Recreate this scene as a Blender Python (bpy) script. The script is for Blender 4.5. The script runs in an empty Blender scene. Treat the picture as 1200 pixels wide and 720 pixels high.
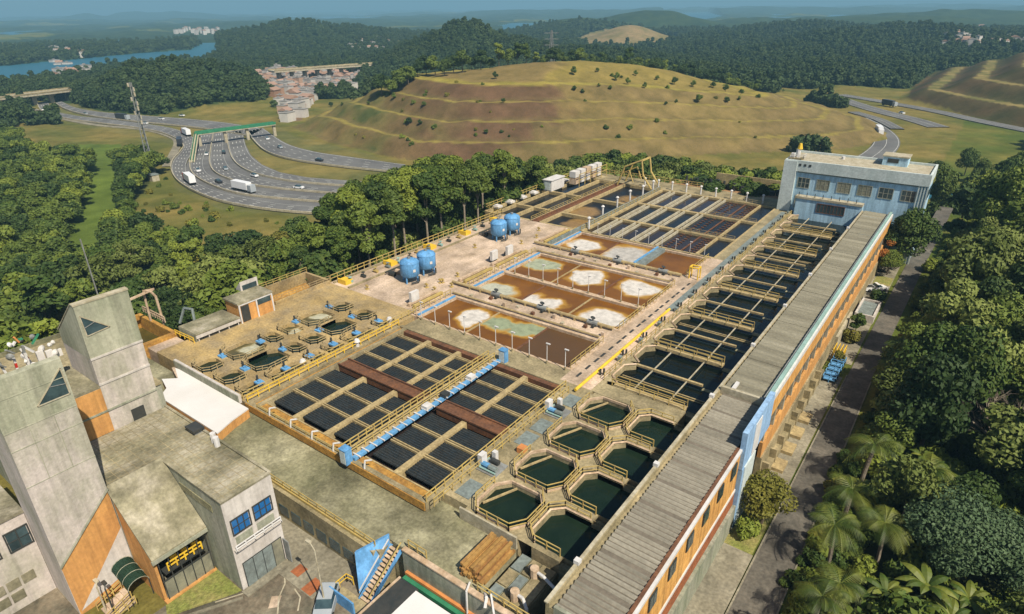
import bpy, bmesh, math, random
import numpy as np
from mathutils import Matrix, Vector
from math import sin, cos, pi, radians, hypot, atan2, sqrt
random.seed(7); RNG = np.random.default_rng(7)
SC = bpy.context.scene; COL = SC.collection

# ------------------------------------------------------------------ camera
YAW, PITCH, ROLL, FPX, CAMH = -0.641354, 0.438881, -0.014366, 745.66, 45.0
def cam_axes():
    f = Vector((sin(YAW)*cos(PITCH), cos(YAW)*cos(PITCH), -sin(PITCH)))
    r = Vector((cos(YAW), -sin(YAW), 0)); u = r.cross(f)
    return r*cos(ROLL)+u*sin(ROLL), -r*sin(ROLL)+u*cos(ROLL), f
CR, CU, CF = cam_axes()
cd = bpy.data.cameras.new('camera'); cam = bpy.data.objects.new('camera', cd); COL.objects.link(cam)
cam.matrix_world = Matrix(((CR.x, CU.x, -CF.x, 0), (CR.y, CU.y, -CF.y, 0), (CR.z, CU.z, -CF.z, CAMH), (0, 0, 0, 1)))
cd.sensor_width = 36; cd.lens = FPX/1200*36; cd.clip_start = 0.5; cd.clip_end = 60000
SC.camera = cam
# ------------------------------------------------------------------ light
SUN = Vector((0.79, -0.26, 1.0)).normalized()
elev = math.asin(SUN.z)
sd = bpy.data.lights.new('sun', 'SUN'); sd.energy = 5.0; sd.angle = radians(0.5); sd.color = (1.0, 0.91, 0.76)
sun = bpy.data.objects.new('sun', sd); COL.objects.link(sun); sun.rotation_euler = SUN.to_track_quat('Z', 'Y').to_euler()
w = bpy.data.worlds.new('World'); SC.world = w; w.use_nodes = True
nt = w.node_tree; bg = nt.nodes['Background']; sky = nt.nodes.new('ShaderNodeTexSky')
sky.sky_type = 'NISHITA'; sky.sun_disc = False; sky.sun_elevation = elev
sky.sun_rotation = atan2(SUN.x, SUN.y); sky.altitude = 700; sky.air_density = 1.0; sky.dust_density = 2.2; sky.ozone_density = 2.5
nt.links.new(sky.outputs[0], bg.inputs[0]); bg.inputs[1].default_value = 0.072
SC.view_settings.view_transform = 'Standard'; SC.view_settings.look = 'None'; SC.view_settings.exposure = 0.42

# ------------------------------------------------------------------ helpers
def at(px, py, z):
    d = CR*((px-600)/FPX) + CU*(-(py-360)/FPX) + CF
    t = (z-CAMH)/d.z
    return (d.x*t, d.y*t)
def along(px, py, dist):                       # point on the sight line at a horizontal distance
    d = CR*((px-600)/FPX) + CU*(-(py-360)/FPX) + CF
    t = dist/hypot(d.x, d.y); return (d.x*t, d.y*t, CAMH+d.z*t)
MATS = {}
def rgb(c): return (c[0], c[1], c[2], 1)
def mat(name, c1, c2=None, sc=0.5, rough=0.85, bump=0.0, bsc=6.0, c3=None, stretch=(1, 1, 1), metal=0.0, spec=0.3, lo=0.35, hi=0.65, rnd=0.0, fine=0.0, streak=0.0, blot=0.0):
    m = bpy.data.materials.new(name); m.use_nodes = True; nt = m.node_tree; n = nt.nodes; L = nt.links
    b = n['Principled BSDF']; b.inputs['Roughness'].default_value = rough; b.inputs['Metallic'].default_value = metal
    b.inputs['Specular IOR Level'].default_value = spec
    MATS[name] = m
    if c2 is None: c2 = tuple(v*0.75 for v in c1)
    g = n.new('ShaderNodeNewGeometry'); mp = n.new('ShaderNodeMapping'); L.new(g.outputs['Position'], mp.inputs[0])
    mp.inputs['Scale'].default_value = stretch
    t = n.new('ShaderNodeTexNoise'); t.inputs['Scale'].default_value = sc; t.inputs['Detail'].default_value = 7; t.inputs['Roughness'].default_value = 0.65
    L.new(mp.outputs[0], t.inputs['Vector'])
    r = n.new('ShaderNodeValToRGB'); L.new(t.outputs[0], r.inputs[0])
    r.color_ramp.elements[0].position = lo; r.color_ramp.elements[0].color = rgb(c1)
    r.color_ramp.elements[1].position = hi; r.color_ramp.elements[1].color = rgb(c2)
    if rnd > 0.15:                       # alike pieces differ in hue as well as in brightness
        oj = n.new('ShaderNodeObjectInfo'); ma = n.new('ShaderNodeMath'); ma.operation = 'MULTIPLY_ADD'; L.new(oj.outputs['Random'], ma.inputs[0]); ma.inputs[1].default_value = 0.5
        mb_ = n.new('ShaderNodeMath'); mb_.operation = 'SUBTRACT'; L.new(t.outputs[0], mb_.inputs[0]); mb_.inputs[1].default_value = 0.25; L.new(mb_.outputs[0], ma.inputs[2]); L.new(ma.outputs[0], r.inputs[0])
    if c3: e = r.color_ramp.elements.new((lo+hi)/2); e.color = rgb(c3)
    out = r.outputs[0]
    if fine:
        t3 = n.new('ShaderNodeTexNoise'); t3.inputs['Scale'].default_value = 3.1; t3.inputs['Detail'].default_value = 8
        L.new(g.outputs['Position'], t3.inputs['Vector'])
        mr = n.new('ShaderNodeMapRange'); mr.inputs[1].default_value = 0.3; mr.inputs[2].default_value = 0.7
        mr.inputs[3].default_value = 1-fine; mr.inputs[4].default_value = 1+fine; L.new(t3.outputs[0], mr.inputs[0])
        mx = n.new('ShaderNodeVectorMath'); mx.operation = 'SCALE'; L.new(out, mx.inputs[0]); L.new(mr.outputs[0], mx.inputs['Scale']); out = mx.outputs[0]
    for amt, scl, str_ in ((streak, 1.3, (1, 1, 0.07)), (blot, 0.16, (1, 1, 1))):
        if not amt: continue
        mp4 = n.new('ShaderNodeMapping'); L.new(g.outputs['Position'], mp4.inputs[0]); mp4.inputs['Scale'].default_value = str_
        t4 = n.new('ShaderNodeTexNoise'); t4.inputs['Scale'].default_value = scl; t4.inputs['Detail'].default_value = 9; t4.inputs['Roughness'].default_value = 0.7
        L.new(mp4.outputs[0], t4.inputs['Vector']); mr = n.new('ShaderNodeMapRange'); mr.inputs[1].default_value = 0.36; mr.inputs[2].default_value = 0.6
        mr.inputs[3].default_value = 1-amt; mr.inputs[4].default_value = 1+amt*0.35; L.new(t4.outputs[0], mr.inputs[0])
        mx = n.new('ShaderNodeVectorMath'); mx.operation = 'SCALE'; L.new(out, mx.inputs[0]); L.new(mr.outputs[0], mx.inputs['Scale']); out = mx.outputs[0]
    if rnd:
        oi = n.new('ShaderNodeObjectInfo'); mr = n.new('ShaderNodeMapRange'); mr.inputs[3].default_value = 1-rnd; mr.inputs[4].default_value = 1+rnd
        L.new(oi.outputs['Random'], mr.inputs[0]); mx = n.new('ShaderNodeVectorMath'); mx.operation = 'SCALE'
        L.new(out, mx.inputs[0]); L.new(mr.outputs[0], mx.inputs['Scale']); out = mx.outputs[0]
    L.new(out, b.inputs['Base Color'])
    if bump:
        t2 = n.new('ShaderNodeTexNoise'); t2.inputs['Scale'].default_value = bsc; t2.inputs['Detail'].default_value = 5
        L.new(g.outputs['Position'], t2.inputs['Vector'])
        bp = n.new('ShaderNodeBump'); bp.inputs['Strength'].default_value = bump; bp.inputs['Distance'].default_value = 0.3
        L.new(t2.outputs[0], bp.inputs['Height']); L.new(bp.outputs[0], b.inputs['Normal'])
    return m
CH = {}
class MB:
    def __init__(s): s.v = []; s.f = []; s.m = []; s.mi = 0
    def add(s, vs, fs):
        o = len(s.v); s.v += [tuple(v) for v in vs]
        for f in fs: s.f.append(tuple(i+o for i in f)); s.m.append(s.mi)
        return s
    def box(s, x0, x1, y0, y1, z0, z1):
        if x0 > x1: x0, x1 = x1, x0
        if y0 > y1: y0, y1 = y1, y0
        return s.add([(x0, y0, z0), (x1, y0, z0), (x1, y1, z0), (x0, y1, z0), (x0, y0, z1), (x1, y0, z1), (x1, y1, z1), (x0, y1, z1)],
                     [(3, 2, 1, 0), (4, 5, 6, 7), (0, 1, 5, 4), (1, 2, 6, 5), (2, 3, 7, 6), (3, 0, 4, 7)])
    def bar(s, p, q, w, h=None):
        h = h or w; p = Vector(p); q = Vector(q); d = q-p
        if d.length < 1e-6: return s
        d.normalize(); a = Vector((0, 0, 1)) if abs(d.z) < 0.95 else Vector((0, 1, 0))
        sx = d.cross(a).normalized(); sy = sx.cross(d).normalized()
        c = [(-w/2, -h/2), (w/2, -h/2), (w/2, h/2), (-w/2, h/2)]
        vs = [p+sx*a+sy*b for a, b in c]+[q+sx*a+sy*b for a, b in c]
        return s.add(vs, [(0, 1, 2, 3), (7, 6, 5, 4), (4, 5, 1, 0), (5, 6, 2, 1), (6, 7, 3, 2), (7, 4, 0, 3)])
    def cyl(s, p, q, r, n=8, r2=None, caps=True):
        r2 = r if r2 is None else r2; p = Vector(p); q = Vector(q); d = (q-p).normalized()
        a = Vector((0, 0, 1)) if abs(d.z) < 0.95 else Vector((0, 1, 0))
        sx = d.cross(a).normalized(); sy = sx.cross(d).normalized()
        vs = [p+(sx*cos(2*pi*i/n)+sy*sin(2*pi*i/n))*r for i in range(n)]+[q+(sx*cos(2*pi*i/n)+sy*sin(2*pi*i/n))*r2 for i in range(n)]
        fs = [(i+n, (i+1) % n+n, (i+1) % n, i) for i in range(n)]
        if caps: fs += [tuple(range(n)), tuple(range(2*n-1, n-1, -1))]
        return s.add(vs, fs)
    def tube(s, pts, r, n=6):
        for a, b in zip(pts, pts[1:]): s.cyl(a, b, r, n)
        return s
    def prism(s, poly, z0, z1):                # polygon counter-clockwise in plan
        n = len(poly)
        return s.add([(x, y, z0) for x, y in poly]+[(x, y, z1) for x, y in poly],
                     [tuple(range(n-1, -1, -1)), tuple(range(n, 2*n))]+[(i, (i+1) % n, (i+1) % n+n, i+n) for i in range(n)])
    def plate(s, outer, inner, z1, z0):        # slab with a hole, matched point lists
        n = len(outer); vs = [(x, y, z1) for x, y in outer]+[(x, y, z1) for x, y in inner]+[(x, y, z0) for x, y in inner]+[(x, y, z0) for x, y in outer]
        fs = []
        for i in range(n):
            j = (i+1) % n; fs += [(i, j, j+n, i+n), (i+n, j+n, j+2*n, i+2*n), (j, i, i+3*n, j+3*n)]
        return s.add(vs, fs)
    def face(s, pts): return s.add(pts, [tuple(range(len(pts)))])
    def rail(s, pts, h=1.05, step=1.5, t=0.07, closed=False, z=None):
        pts = [Vector(p) for p in pts]
        if closed: pts = pts+[pts[0]]
        for a, b in zip(pts, pts[1:]):
            L = (b-a).length; n = max(1, round(L/step))
            for i in range(n+1):
                p = a.lerp(b, i/n); s.bar(p, p+Vector((0, 0, h)), t)
            for k in (0.52, 1.0): s.bar(a+Vector((0, 0, h*k)), b+Vector((0, 0, h*k)), t*0.9)
        return s
    def build(s, name, m, parent=None, smooth=False, kind=None):
        me = bpy.data.meshes.new(name); off = Vector((0, 0, 0)); p = parent
        while p is not None: off += p.location; p = p.parent
        me.from_pydata([(x-off.x, y-off.y, z-off.z) for x, y, z in s.v], [], s.f)
        ms = m if isinstance(m, (list, tuple)) else [m]
        for k in ms: me.materials.append(MATS[k] if isinstance(k, str) else k)
        if len(ms) > 1: me.polygons.foreach_set('material_index', s.m)
        if smooth: me.polygons.foreach_set('use_smooth', [True]*len(me.polygons))
        me.update(); o = bpy.data.objects.new(name, me); COL.objects.link(o)
        if parent is not None: o.parent = parent; CH.setdefault(parent.name, []).append(o)
        if kind: o['kind'] = kind
        return o
def tag(o, label, cat, group=None):
    o['label'] = label; o['category'] = cat
    if group: o['group'] = group
    return o
def thing(name, label, cat, loc=(0, 0, 0), rz=0, group=None):
    o = bpy.data.objects.new(name, None); o.empty_display_size = 0.2; COL.objects.link(o); o.location = loc; o.rotation_euler = (0, 0, rz)
    return tag(o, label, cat, group)
def copy_tree(root, loc, rz=0, sc=None, label=None, parent=None):
    c = root.copy(); COL.objects.link(c)
    if parent is None:
        c.location = loc; c.rotation_euler = (0, 0, rz)
        if sc: c.scale = sc if isinstance(sc, tuple) else (sc, sc, sc)
        if label: c['label'] = label
    else: c.parent = parent
    for ch in CH.get(root.name, ()): copy_tree(ch, None, parent=c)
    return c
def finish(root, loc, rz=0, sc=None):          # a prototype built at the origin goes to its own place
    root.location = loc; root.rotation_euler = (0, 0, rz)
    if sc: root.scale = sc if isinstance(sc, tuple) else (sc, sc, sc)
def struct(name, mb, m): return mb.build(name, m, kind='structure')
# value noise for arrays
_T = RNG.random((256, 256))
def vnoise(x, y, s):
    x = np.asarray(x, float); y = np.asarray(y, float); q_ = s if np.isscalar(s) else 37.0; an = 0.7+q_*1.93; x, y = (x*cos(an)-y*sin(an))/s+1000.37+q_*3.1, (x*sin(an)+y*cos(an))/s+1000.71+q_*1.7
    i = np.floor(x).astype(int); j = np.floor(y).astype(int); fx = x-i; fy = y-j
    fx = fx*fx*(3-2*fx); fy = fy*fy*(3-2*fy)
    a = _T[i % 256, j % 256]; b = _T[(i+1) % 256, j % 256]; c = _T[i % 256, (j+1) % 256]; d = _T[(i+1) % 256, (j+1) % 256]
    return (a*(1-fx)+b*fx)*(1-fy)+(c*(1-fx)+d*fx)*fy
def fbm(x, y, s, o=4):
    t = 0; a = 0.5; n = 0
    for k in range(o): t = t+a*vnoise(x, y, s/2**k); n += a; a *= 0.5
    return t/n
def inpoly(x, y, P):
    x = np.asarray(x); y = np.asarray(y); r = np.zeros(x.shape, bool); n = len(P)
    for i in range(n):
        x0, y0 = P[i][:2]; x1, y1 = P[(i+1) % n][:2]
        if y0 == y1: continue
        c = ((y0 > y) != (y1 > y)) & (x < (x1-x0)*(y-y0)/(y1-y0)+x0); r ^= c
    return r
def dpoly(x, y, P):
    d = np.full(np.shape(x), 1e9); n = len(P)
    for i in range(n):
        x0, y0 = P[i][:2]; x1, y1 = P[(i+1) % n][:2]; dx, dy = x1-x0, y1-y0
        t = np.clip(((x-x0)*dx+(y-y0)*dy)/(dx*dx+dy*dy), 0, 1)
        d = np.minimum(d, np.hypot(x-x0-t*dx, y-y0-t*dy))
    return d
def smooth(a, b, t):
    t = np.clip((t-a)/(b-a), 0, 1); return t*t*(3-2*t)
def screenpoly(pts, z): return [at(px, py, z) for px, py in pts]

# ------------------------------------------------------------------ materials
mat('concrete', (0.36, 0.295, 0.17), (0.20, 0.17, 0.095), 0.35, 0.9, 0.2, fine=0.25, blot=.35)
mat('concrete_moss', (0.36, 0.335, 0.215), (0.15, 0.145, 0.08), 0.13, 0.92, 0.25, c3=(0.225, 0.21, 0.125), lo=0.36, hi=0.64, fine=0.25, blot=.5)
mat('concrete_pink', (0.58, 0.45, 0.34), (0.36, 0.27, 0.18), 0.3, 0.9, 0.1, fine=0.22, stretch=(1, 0.35, 1), blot=.4)
mat('concrete_tan', (0.43, 0.305, 0.125), (0.27, 0.21, 0.12), 0.25, 0.9, 0.2, fine=0.25, blot=.35)
mat('rim', (0.55, 0.42, 0.3), (0.36, 0.25, 0.15), 0.8, 0.85, fine=0.2)
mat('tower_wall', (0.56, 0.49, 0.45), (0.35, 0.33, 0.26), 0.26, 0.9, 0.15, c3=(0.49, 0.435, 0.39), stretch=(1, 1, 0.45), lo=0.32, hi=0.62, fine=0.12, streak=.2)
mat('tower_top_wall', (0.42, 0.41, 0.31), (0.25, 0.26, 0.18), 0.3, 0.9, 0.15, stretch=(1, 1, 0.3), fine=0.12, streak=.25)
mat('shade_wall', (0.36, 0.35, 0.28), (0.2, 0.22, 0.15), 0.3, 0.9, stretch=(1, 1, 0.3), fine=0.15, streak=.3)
mat('white_wall', (0.56, 0.52, 0.48), (0.42, 0.385, 0.34), 0.5, 0.85, stretch=(1, 1, 0.3), fine=0.1, streak=.18)
mat('roof_moss', (0.40, 0.36, 0.27), (0.15, 0.14, 0.085), 0.28, 0.95, 0.2, c3=(0.26, 0.235, 0.155), fine=0.2, blot=.45)
mat('orange_wall', (0.60, 0.31, 0.095), (0.46, 0.23, 0.075), 0.45, 0.85, stretch=(1, 1, 0.5), fine=0.12, streak=.25)
mat('yellow_wall', (0.66, 0.36, 0.1), (0.5, 0.25, 0.07), 0.5, 0.85, fine=0.15, streak=.4)
mat('rust_wall', (0.34, 0.11, 0.04), (0.22, 0.08, 0.035), 0.8, 0.85, fine=0.2)
mat('blue_wall', (0.41, 0.59, 0.71), (0.33, 0.50, 0.61), 0.35, 0.8, stretch=(1, 1, 0.4), fine=0.12, streak=.3)
mat('pale_blue_wall', (0.55, 0.60, 0.58), (0.41, 0.47, 0.45), 0.35, 0.85, stretch=(1, 1, 0.3), fine=0.15)
mat('blue_paint', (0.13, 0.33, 0.60), (0.09, 0.25, 0.46), 0.8, 0.6, fine=0.15, streak=.3)
mat('bright_blue', (0.13, 0.33, 0.58), (0.09, 0.24, 0.42), 1.2, 0.6, fine=0.2)
mat('white_paint', (0.62, 0.61, 0.6), (0.5, 0.48, 0.45), 0.9, 0.6)
mat('panel_blue', (0.30, 0.46, 0.66), (0.22, 0.36, 0.54), 0.5, 0.7, fine=0.12, streak=.25)
mat('leaf_far', (0.026, 0.052, 0.016), (0.050, 0.074, 0.018), 0.03, 0.8, rnd=0.14, lo=0.3, hi=0.7)
mat('membrane', (0.68, 0.67, 0.66), (0.56, 0.54, 0.51), 0.2, 0.8, lo=0.2, hi=0.8)
mat('yellow_paint', (0.50, 0.37, 0.11), (0.34, 0.25, 0.1), 1.0, 0.6, rnd=0.08)
mat('yellow_bright', (0.75, 0.5, 0.04), (0.6, 0.38, 0.04), 1.0, 0.5)
mat('beam', (0.43, 0.335, 0.165), (0.27, 0.205, 0.105), 0.7, 0.85, fine=0.25)
mat('beam_pale', (0.44, 0.40, 0.30), (0.3, 0.26, 0.17), 0.7, 0.85, fine=0.2)
mat('ochre_launder', (0.46, 0.25, 0.05), (0.25, 0.13, 0.035), 0.5, 0.8, fine=0.3)
mat('rust_steel', (0.17, 0.075, 0.035), (0.10, 0.05, 0.03), 0.7, 0.75, fine=0.3)
mat('planks', (0.42, 0.24, 0.07), (0.2, 0.1, 0.035), 1.2, 0.85, rnd=0.3, fine=0.2)
mat('settler', (0.012, 0.017, 0.02), (0.03, 0.032, 0.03), 0.8, 0.55, fine=0.3)
mat('settler_ridge', (0.03, 0.045, 0.055), (0.05, 0.045, 0.035), 1.2, 0.5, fine=0.3)
mat('dark_metal', (0.03, 0.035, 0.035), (0.05, 0.05, 0.045), 1.0, 0.5)
mat('grey_metal', (0.25, 0.26, 0.25), (0.15, 0.15, 0.14), 1.0, 0.5, fine=0.15)
mat('blue_grey_grating', (0.2, 0.24, 0.23), (0.13, 0.15, 0.14), 0.8, 0.7, fine=0.2)
mat('teal_parapet', (0.27, 0.42, 0.38), (0.2, 0.3, 0.26), 0.5, 0.8)
mat('green_paint', (0.04, 0.22, 0.11), (0.025, 0.14, 0.075), 0.7, 0.6)
mat('green_awning', (0.035, 0.085, 0.055), (0.025, 0.06, 0.04), 1.0, 0.5)
mat('orange_paint', (0.62, 0.26, 0.08), (0.45, 0.18, 0.06), 1.0, 0.6)
mat('asphalt', (0.14, 0.125, 0.10), (0.075, 0.07, 0.058), 0.3, 0.9, fine=0.25, blot=.3)
mat('highway_asphalt', (0.155, 0.155, 0.15), (0.095, 0.095, 0.095), 0.05, 0.9, stretch=(1, 1, 1), fine=0.12)
mat('yard', (0.215, 0.195, 0.14), (0.11, 0.105, 0.075), 0.2, 0.92, c3=(0.16, 0.13, 0.09), fine=0.25, blot=.5)
mat('pavement', (0.27, 0.245, 0.18), (0.19, 0.17, 0.12), 0.4, 0.92, fine=0.25, blot=.4)
mat('white_line', (0.6, 0.6, 0.56), (0.4, 0.4, 0.36), 0.3, 0.8)
mat('lawn', (0.17, 0.19, 0.045), (0.26, 0.22, 0.08), 0.5, 0.95, 0.5, fine=0.3)
mat('rubber', (0.02, 0.02, 0.02), None, 1.0, 0.8)
mat('window_glass', (0.015, 0.03, 0.036), (0.05, 0.085, 0.095), 0.6, 0.15, spec=0.6)
mat('blue_glass', (0.02, 0.14, 0.36), (0.015, 0.09, 0.26), 0.7, 0.15, spec=0.6)
mat('blind', (0.25, 0.24, 0.17), (0.13, 0.13, 0.1), 0.9, 0.6)
mat('bark', (0.14, 0.11, 0.08), (0.07, 0.055, 0.04), 2.0, 0.95, fine=0.3)
mat('pale_bark', (0.3, 0.25, 0.19), (0.18, 0.15, 0.11), 2.0, 0.95)
mat('leaf_dark', (0.032, 0.064, 0.011), (0.088, 0.118, 0.015), 0.9, 0.7, rnd=0.28, lo=0.3, hi=0.7)
mat('leaf_mid', (0.050, 0.092, 0.012), (0.128, 0.156, 0.018), 0.9, 0.7, rnd=0.3, lo=0.3, hi=0.7)
mat('leaf_yellow', (0.12, 0.12, 0.014), (0.18, 0.16, 0.022), 1.0, 0.7, rnd=0.2, lo=0.3, hi=0.7)
mat('leaf_palm', (0.05, 0.085, 0.01), (0.12, 0.135, 0.02), 0.8, 0.55, rnd=0.2, lo=0.3, hi=0.7)
mat('leaf_blue', (0.045, 0.08, 0.032), (0.075, 0.115, 0.048), 1.5, 0.7, rnd=0.1)
mat('leaf_light', (0.09, 0.12, 0.02), (0.14, 0.165, 0.035), 0.9, 0.7, rnd=0.25, lo=0.3, hi=0.7)
mat('leaf_orange', (0.30, 0.10, 0.015), (0.42, 0.17, 0.03), 1.0, 0.8)
mat('canvas_white', (0.62, 0.60, 0.57), (0.5, 0.47, 0.44), 0.8, 0.8)
mat('black_bag', (0.02, 0.022, 0.022), (0.045, 0.045, 0.04), 1.0, 0.6)
mat('earth', (0.35, 0.2, 0.09), (0.24, 0.14, 0.07), 0.5, 0.95, fine=0.2)
def water(name, c, c2, rough=0.08, bump=0.04, sc=0.3):
    m = mat(name, c, c2, sc, rough, bump, 2.2, spec=0.22); return m
water('tank_water', (0.006, 0.015, 0.010), (0.012, 0.024, 0.014))
water('filter_water', (0.003, 0.006, 0.006), (0.006, 0.010, 0.008))
water('blue_water', (0.007, 0.013, 0.020), (0.014, 0.015, 0.017), 0.2)
MATS['blue_water'].node_tree.nodes['Principled BSDF'].inputs['Specular IOR Level'].default_value = 0.12
water('dark_water', (0.016, 0.013, 0.013), (0.03, 0.02, 0.018))
water('brown_water', (0.20, 0.080, 0.008), (0.115, 0.045, 0.008), 0.35, 0.02, 0.15)
water('dull_brown_water', (0.085, 0.047, 0.02), (0.10, 0.052, 0.02), 0.35, 0.02, 0.15)
water('green_water', (0.05, 0.045, 0.012), (0.09, 0.07, 0.02), 0.25)
water('lake_water', (0.02, 0.10, 0.15), (0.025, 0.12, 0.17), 0.45, 0.0, 0.002)

# ================================================================== terrain
HILL = [(-352, 245), (-290, 224), (-225, 214), (-161, 246), (-112, 300), (-58, 352), (-40, 388), (-52, 440), (-100, 500), (-170, 530), (-270, 490), (-350, 400), (-380, 310)]
RH = [at(1048, 117, -20), at(1095, 130, -20), at(1150, 141, -20), at(1210, 154, -20), at(1330, 185, -20), along(1360, 120, 760)[:2], along(1200, 90, 850)[:2], along(1090, 95, 800)[:2]]
MOUNDS = []   # cx, cy, height over base, lateral sigma, depth sigma, kind
def mound(px, py, dist, slat, sdep, kind='forest', base=-20):
    x, y, z = along(px, py, dist); MOUNDS.append((x, y, z-base-(5.0 if dist < 2200 and kind == 'forest' else 0), slat*dist/746, sdep, kind, atan2(y, x)))
for a in [(160, 80, 610, 34, 50), (195, 75, 620, 38, 52), (240, 78, 620, 36, 52), (285, 97, 580, 24, 40), (130, 92, 600, 24, 45),
          (300, 38, 1500, 40, 200), (345, 28, 1500, 45, 180), (400, 34, 1550, 45, 220), (450, 40, 1700, 60, 200),
          (545, 27, 860, 40, 90), (512, 42, 880, 34, 100), (600, 48, 830, 45, 100), (680, 60, 760, 60, 80), (482, 60, 800, 26, 70),
          (780, 78, 640, 60, 45), (860, 92, 560, 50, 35), (436, 102, 500, 18, 18),
          (680, 19, 1900, 44, 180), (640, 36, 1700, 40, 200), (760, 12, 2300, 44, 220), (830, 30, 2000, 50, 300),
          (860, 44, 1300, 42, 150), (945, 30, 1550, 50, 200), (1000, 38, 1150, 42, 130), (1075, 32, 1300, 46, 150), (1040, 18, 2400, 70, 350),
          (1140, 42, 1150, 44, 130), (1200, 42, 1400, 70, 250), (1120, 13, 3000, 90, 400), (920, 22, 2600, 60, 350), (980, 78, 720, 50, 60), (1060, 72, 820, 45, 90), (1290, 40, 1300, 70, 250), (925, 58, 930, 34, 80),
          (0, 92, 900, 25, 60), (-60, 92, 900, 40, 60),
          (60, 44, 2600, 60, 250), (150, 40, 2600, 70, 300), (0, 46, 2800, 50, 300), (230, 38, 2700, 60, 300), (290, 28, 3600, 80, 500), (60, 33, 4600, 120, 600), (-80, 34, 4500, 100, 600),
          (370, 23, 4500, 90, 700), (480, 20, 5000, 90, 700), (600, 15, 6000, 90, 800), (730, 12, 6500, 90, 800), (860, 9, 7000, 90, 800), (1020, 9, 7000, 80, 800), (1180, 7, 7000, 90, 800),
          (104, 20, 9000, 12, 700), (118, 22, 9000, 12, 700), (150, 16, 9600, 17, 700), (170, 18, 9600, 14, 700), (198, 15, 9600, 20, 700), (225, 18, 9600, 20, 700), (262, 22, 9600, 26, 700)]:
    mound(*a)
mound(738, 29, 1450, 27, 120, 'bald'); mound(715, 44, 1400, 26, 80, 'bald'); mound(765, 44, 1400, 20, 80, 'bald')
LAKES = [screenpoly([(-80, 108), (30, 100), (52, 98), (95, 90), (130, 80), (200, 77), (238, 75), (258, 66), (255, 50), (238, 50), (222, 58), (160, 62), (90, 69), (0, 77), (-80, 80)], -20),
         screenpoly([(585, 30), (602, 43), (616, 40), (624, 30), (640, 27), (600, 27)], -20),
         screenpoly([(770, 16), (800, 24), (850, 20), (830, 14)], -20), screenpoly([(1120, 16), (1210, 24), (1210, 14)], -20)]
def terrace(d, rise=7.2, run=17.5, bench=4.0, n=4):
    k = np.floor(d/run); f = d-k*run; h = k+smooth(0, run-bench, f)
    return np.where(k >= n, n*rise+0*d, h*rise)
def height(x, y, detail=True):
    x = np.asarray(x, float); y = np.asarray(y, float); r = np.hypot(x, y)
    ox = np.maximum(np.maximum(-92-x, x-70), 0); oy = np.maximum(np.maximum(-80-y, y-180), 0); od = np.hypot(ox, oy)
    z = -8-12*smooth(0, 62, od)
    z = z+smooth(3, 40, od)*(1-smooth(60, 190, od))*(fbm(x, y, 60, 3)-0.5)*5*smooth(0, 30, dpoly(x, y, HWY))*(~inpoly(x, y, HWY))
    yard = smooth(1.5, 0, np.maximum(np.maximum(-110-x, x+24.5), np.maximum(-40-y, y-27.6)))
    z = z+(-5.02-z)*yard
    m = np.zeros_like(z)
    wv = {s: 0.85+0.3*fbm(x, y, s, 3) for s in (60, 150, 600)}
    for (cx, cy, h, sl, sp, kind, az) in MOUNDS:
        dx, dy = x-cx, y-cy; u = dx*cos(az)+dy*sin(az); v = -dx*sin(az)+dy*cos(az)
        e = np.exp(-0.5*((u/sp)**2+(v/sl)**2)*wv[60 if sl < 80 else 150 if sl < 300 else 600])
        m = np.maximum(m, h*e)
    m = np.where(m < 1.0, 0, m-1.0)
    m = m*smooth(0, 38, dpoly(x, y, HWY))*(~inpoly(x, y, HWY))
    z = z+m
    wob = (fbm(x, y, 45, 3)-0.5)*16
    ins = inpoly(x, y, HILL); d = dpoly(x, y, HILL)+wob*0.6
    ue = ((x+225)*0.772+(y-215)*0.635); gs = 1-0.42*smooth(70, 235, ue)-0.12*smooth(-20, -130, ue); hh = terrace(np.maximum(d, 0), 7.0)*gs; top = smooth(70, 120, d)*(1.5+6.5*np.exp(-((ue-120)/85)**2))
    z = np.where(ins & (d > 0), np.maximum(-20+hh+top+(fbm(x, y, 12, 3)-.5)*1.6-np.abs(fbm(x, y, 18, 2)-.5)*2.0, z*0-20), z)
    ins = inpoly(x, y, RH); d = dpoly(x, y, RH)+wob*0.4
    z = np.where(ins & (d > 0), -20+terrace(np.maximum(d, 0), 8, 26, 7, 6), z)
    for P in LAKES:
        z = np.where(inpoly(x, y, P), -30, z)
    if detail:
        far = smooth(1300, 2600, r); z = z+far*(z > -25)*((fbm(x, y, 30+r*0.02, 2)-0.35)*(8+r*0.0035))
        z = z+(z > -25)*smooth(2500, 6000, r)*(fbm(x, y, 900, 3)-0.45)*r*0.009
    return z
GRID = {}
def hz(x, y):
    az = (pi/2-YAW-atan2(y, x)+pi) % (2*pi)-pi; A_, R_, Z_ = GRID['a'], GRID['r'], GRID['z']
    if not (A_[0] < az < A_[-1]): az = min(max(az, A_[0]+1e-4), A_[-1]-1e-4)
    i = int(np.searchsorted(A_, az)-1); r = hypot(x, y); j = int(min(max(np.searchsorted(R_, r)-1, 0), len(R_)-2))
    s = (az-A_[i])/(A_[i+1]-A_[i]); t = min((r-R_[j])/(R_[j+1]-R_[j]), 1)
    return float((Z_[i, j]*(1-s)+Z_[i+1, j]*s)*(1-t)+(Z_[i, j+1]*(1-s)+Z_[i+1, j+1]*s)*t)

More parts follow.
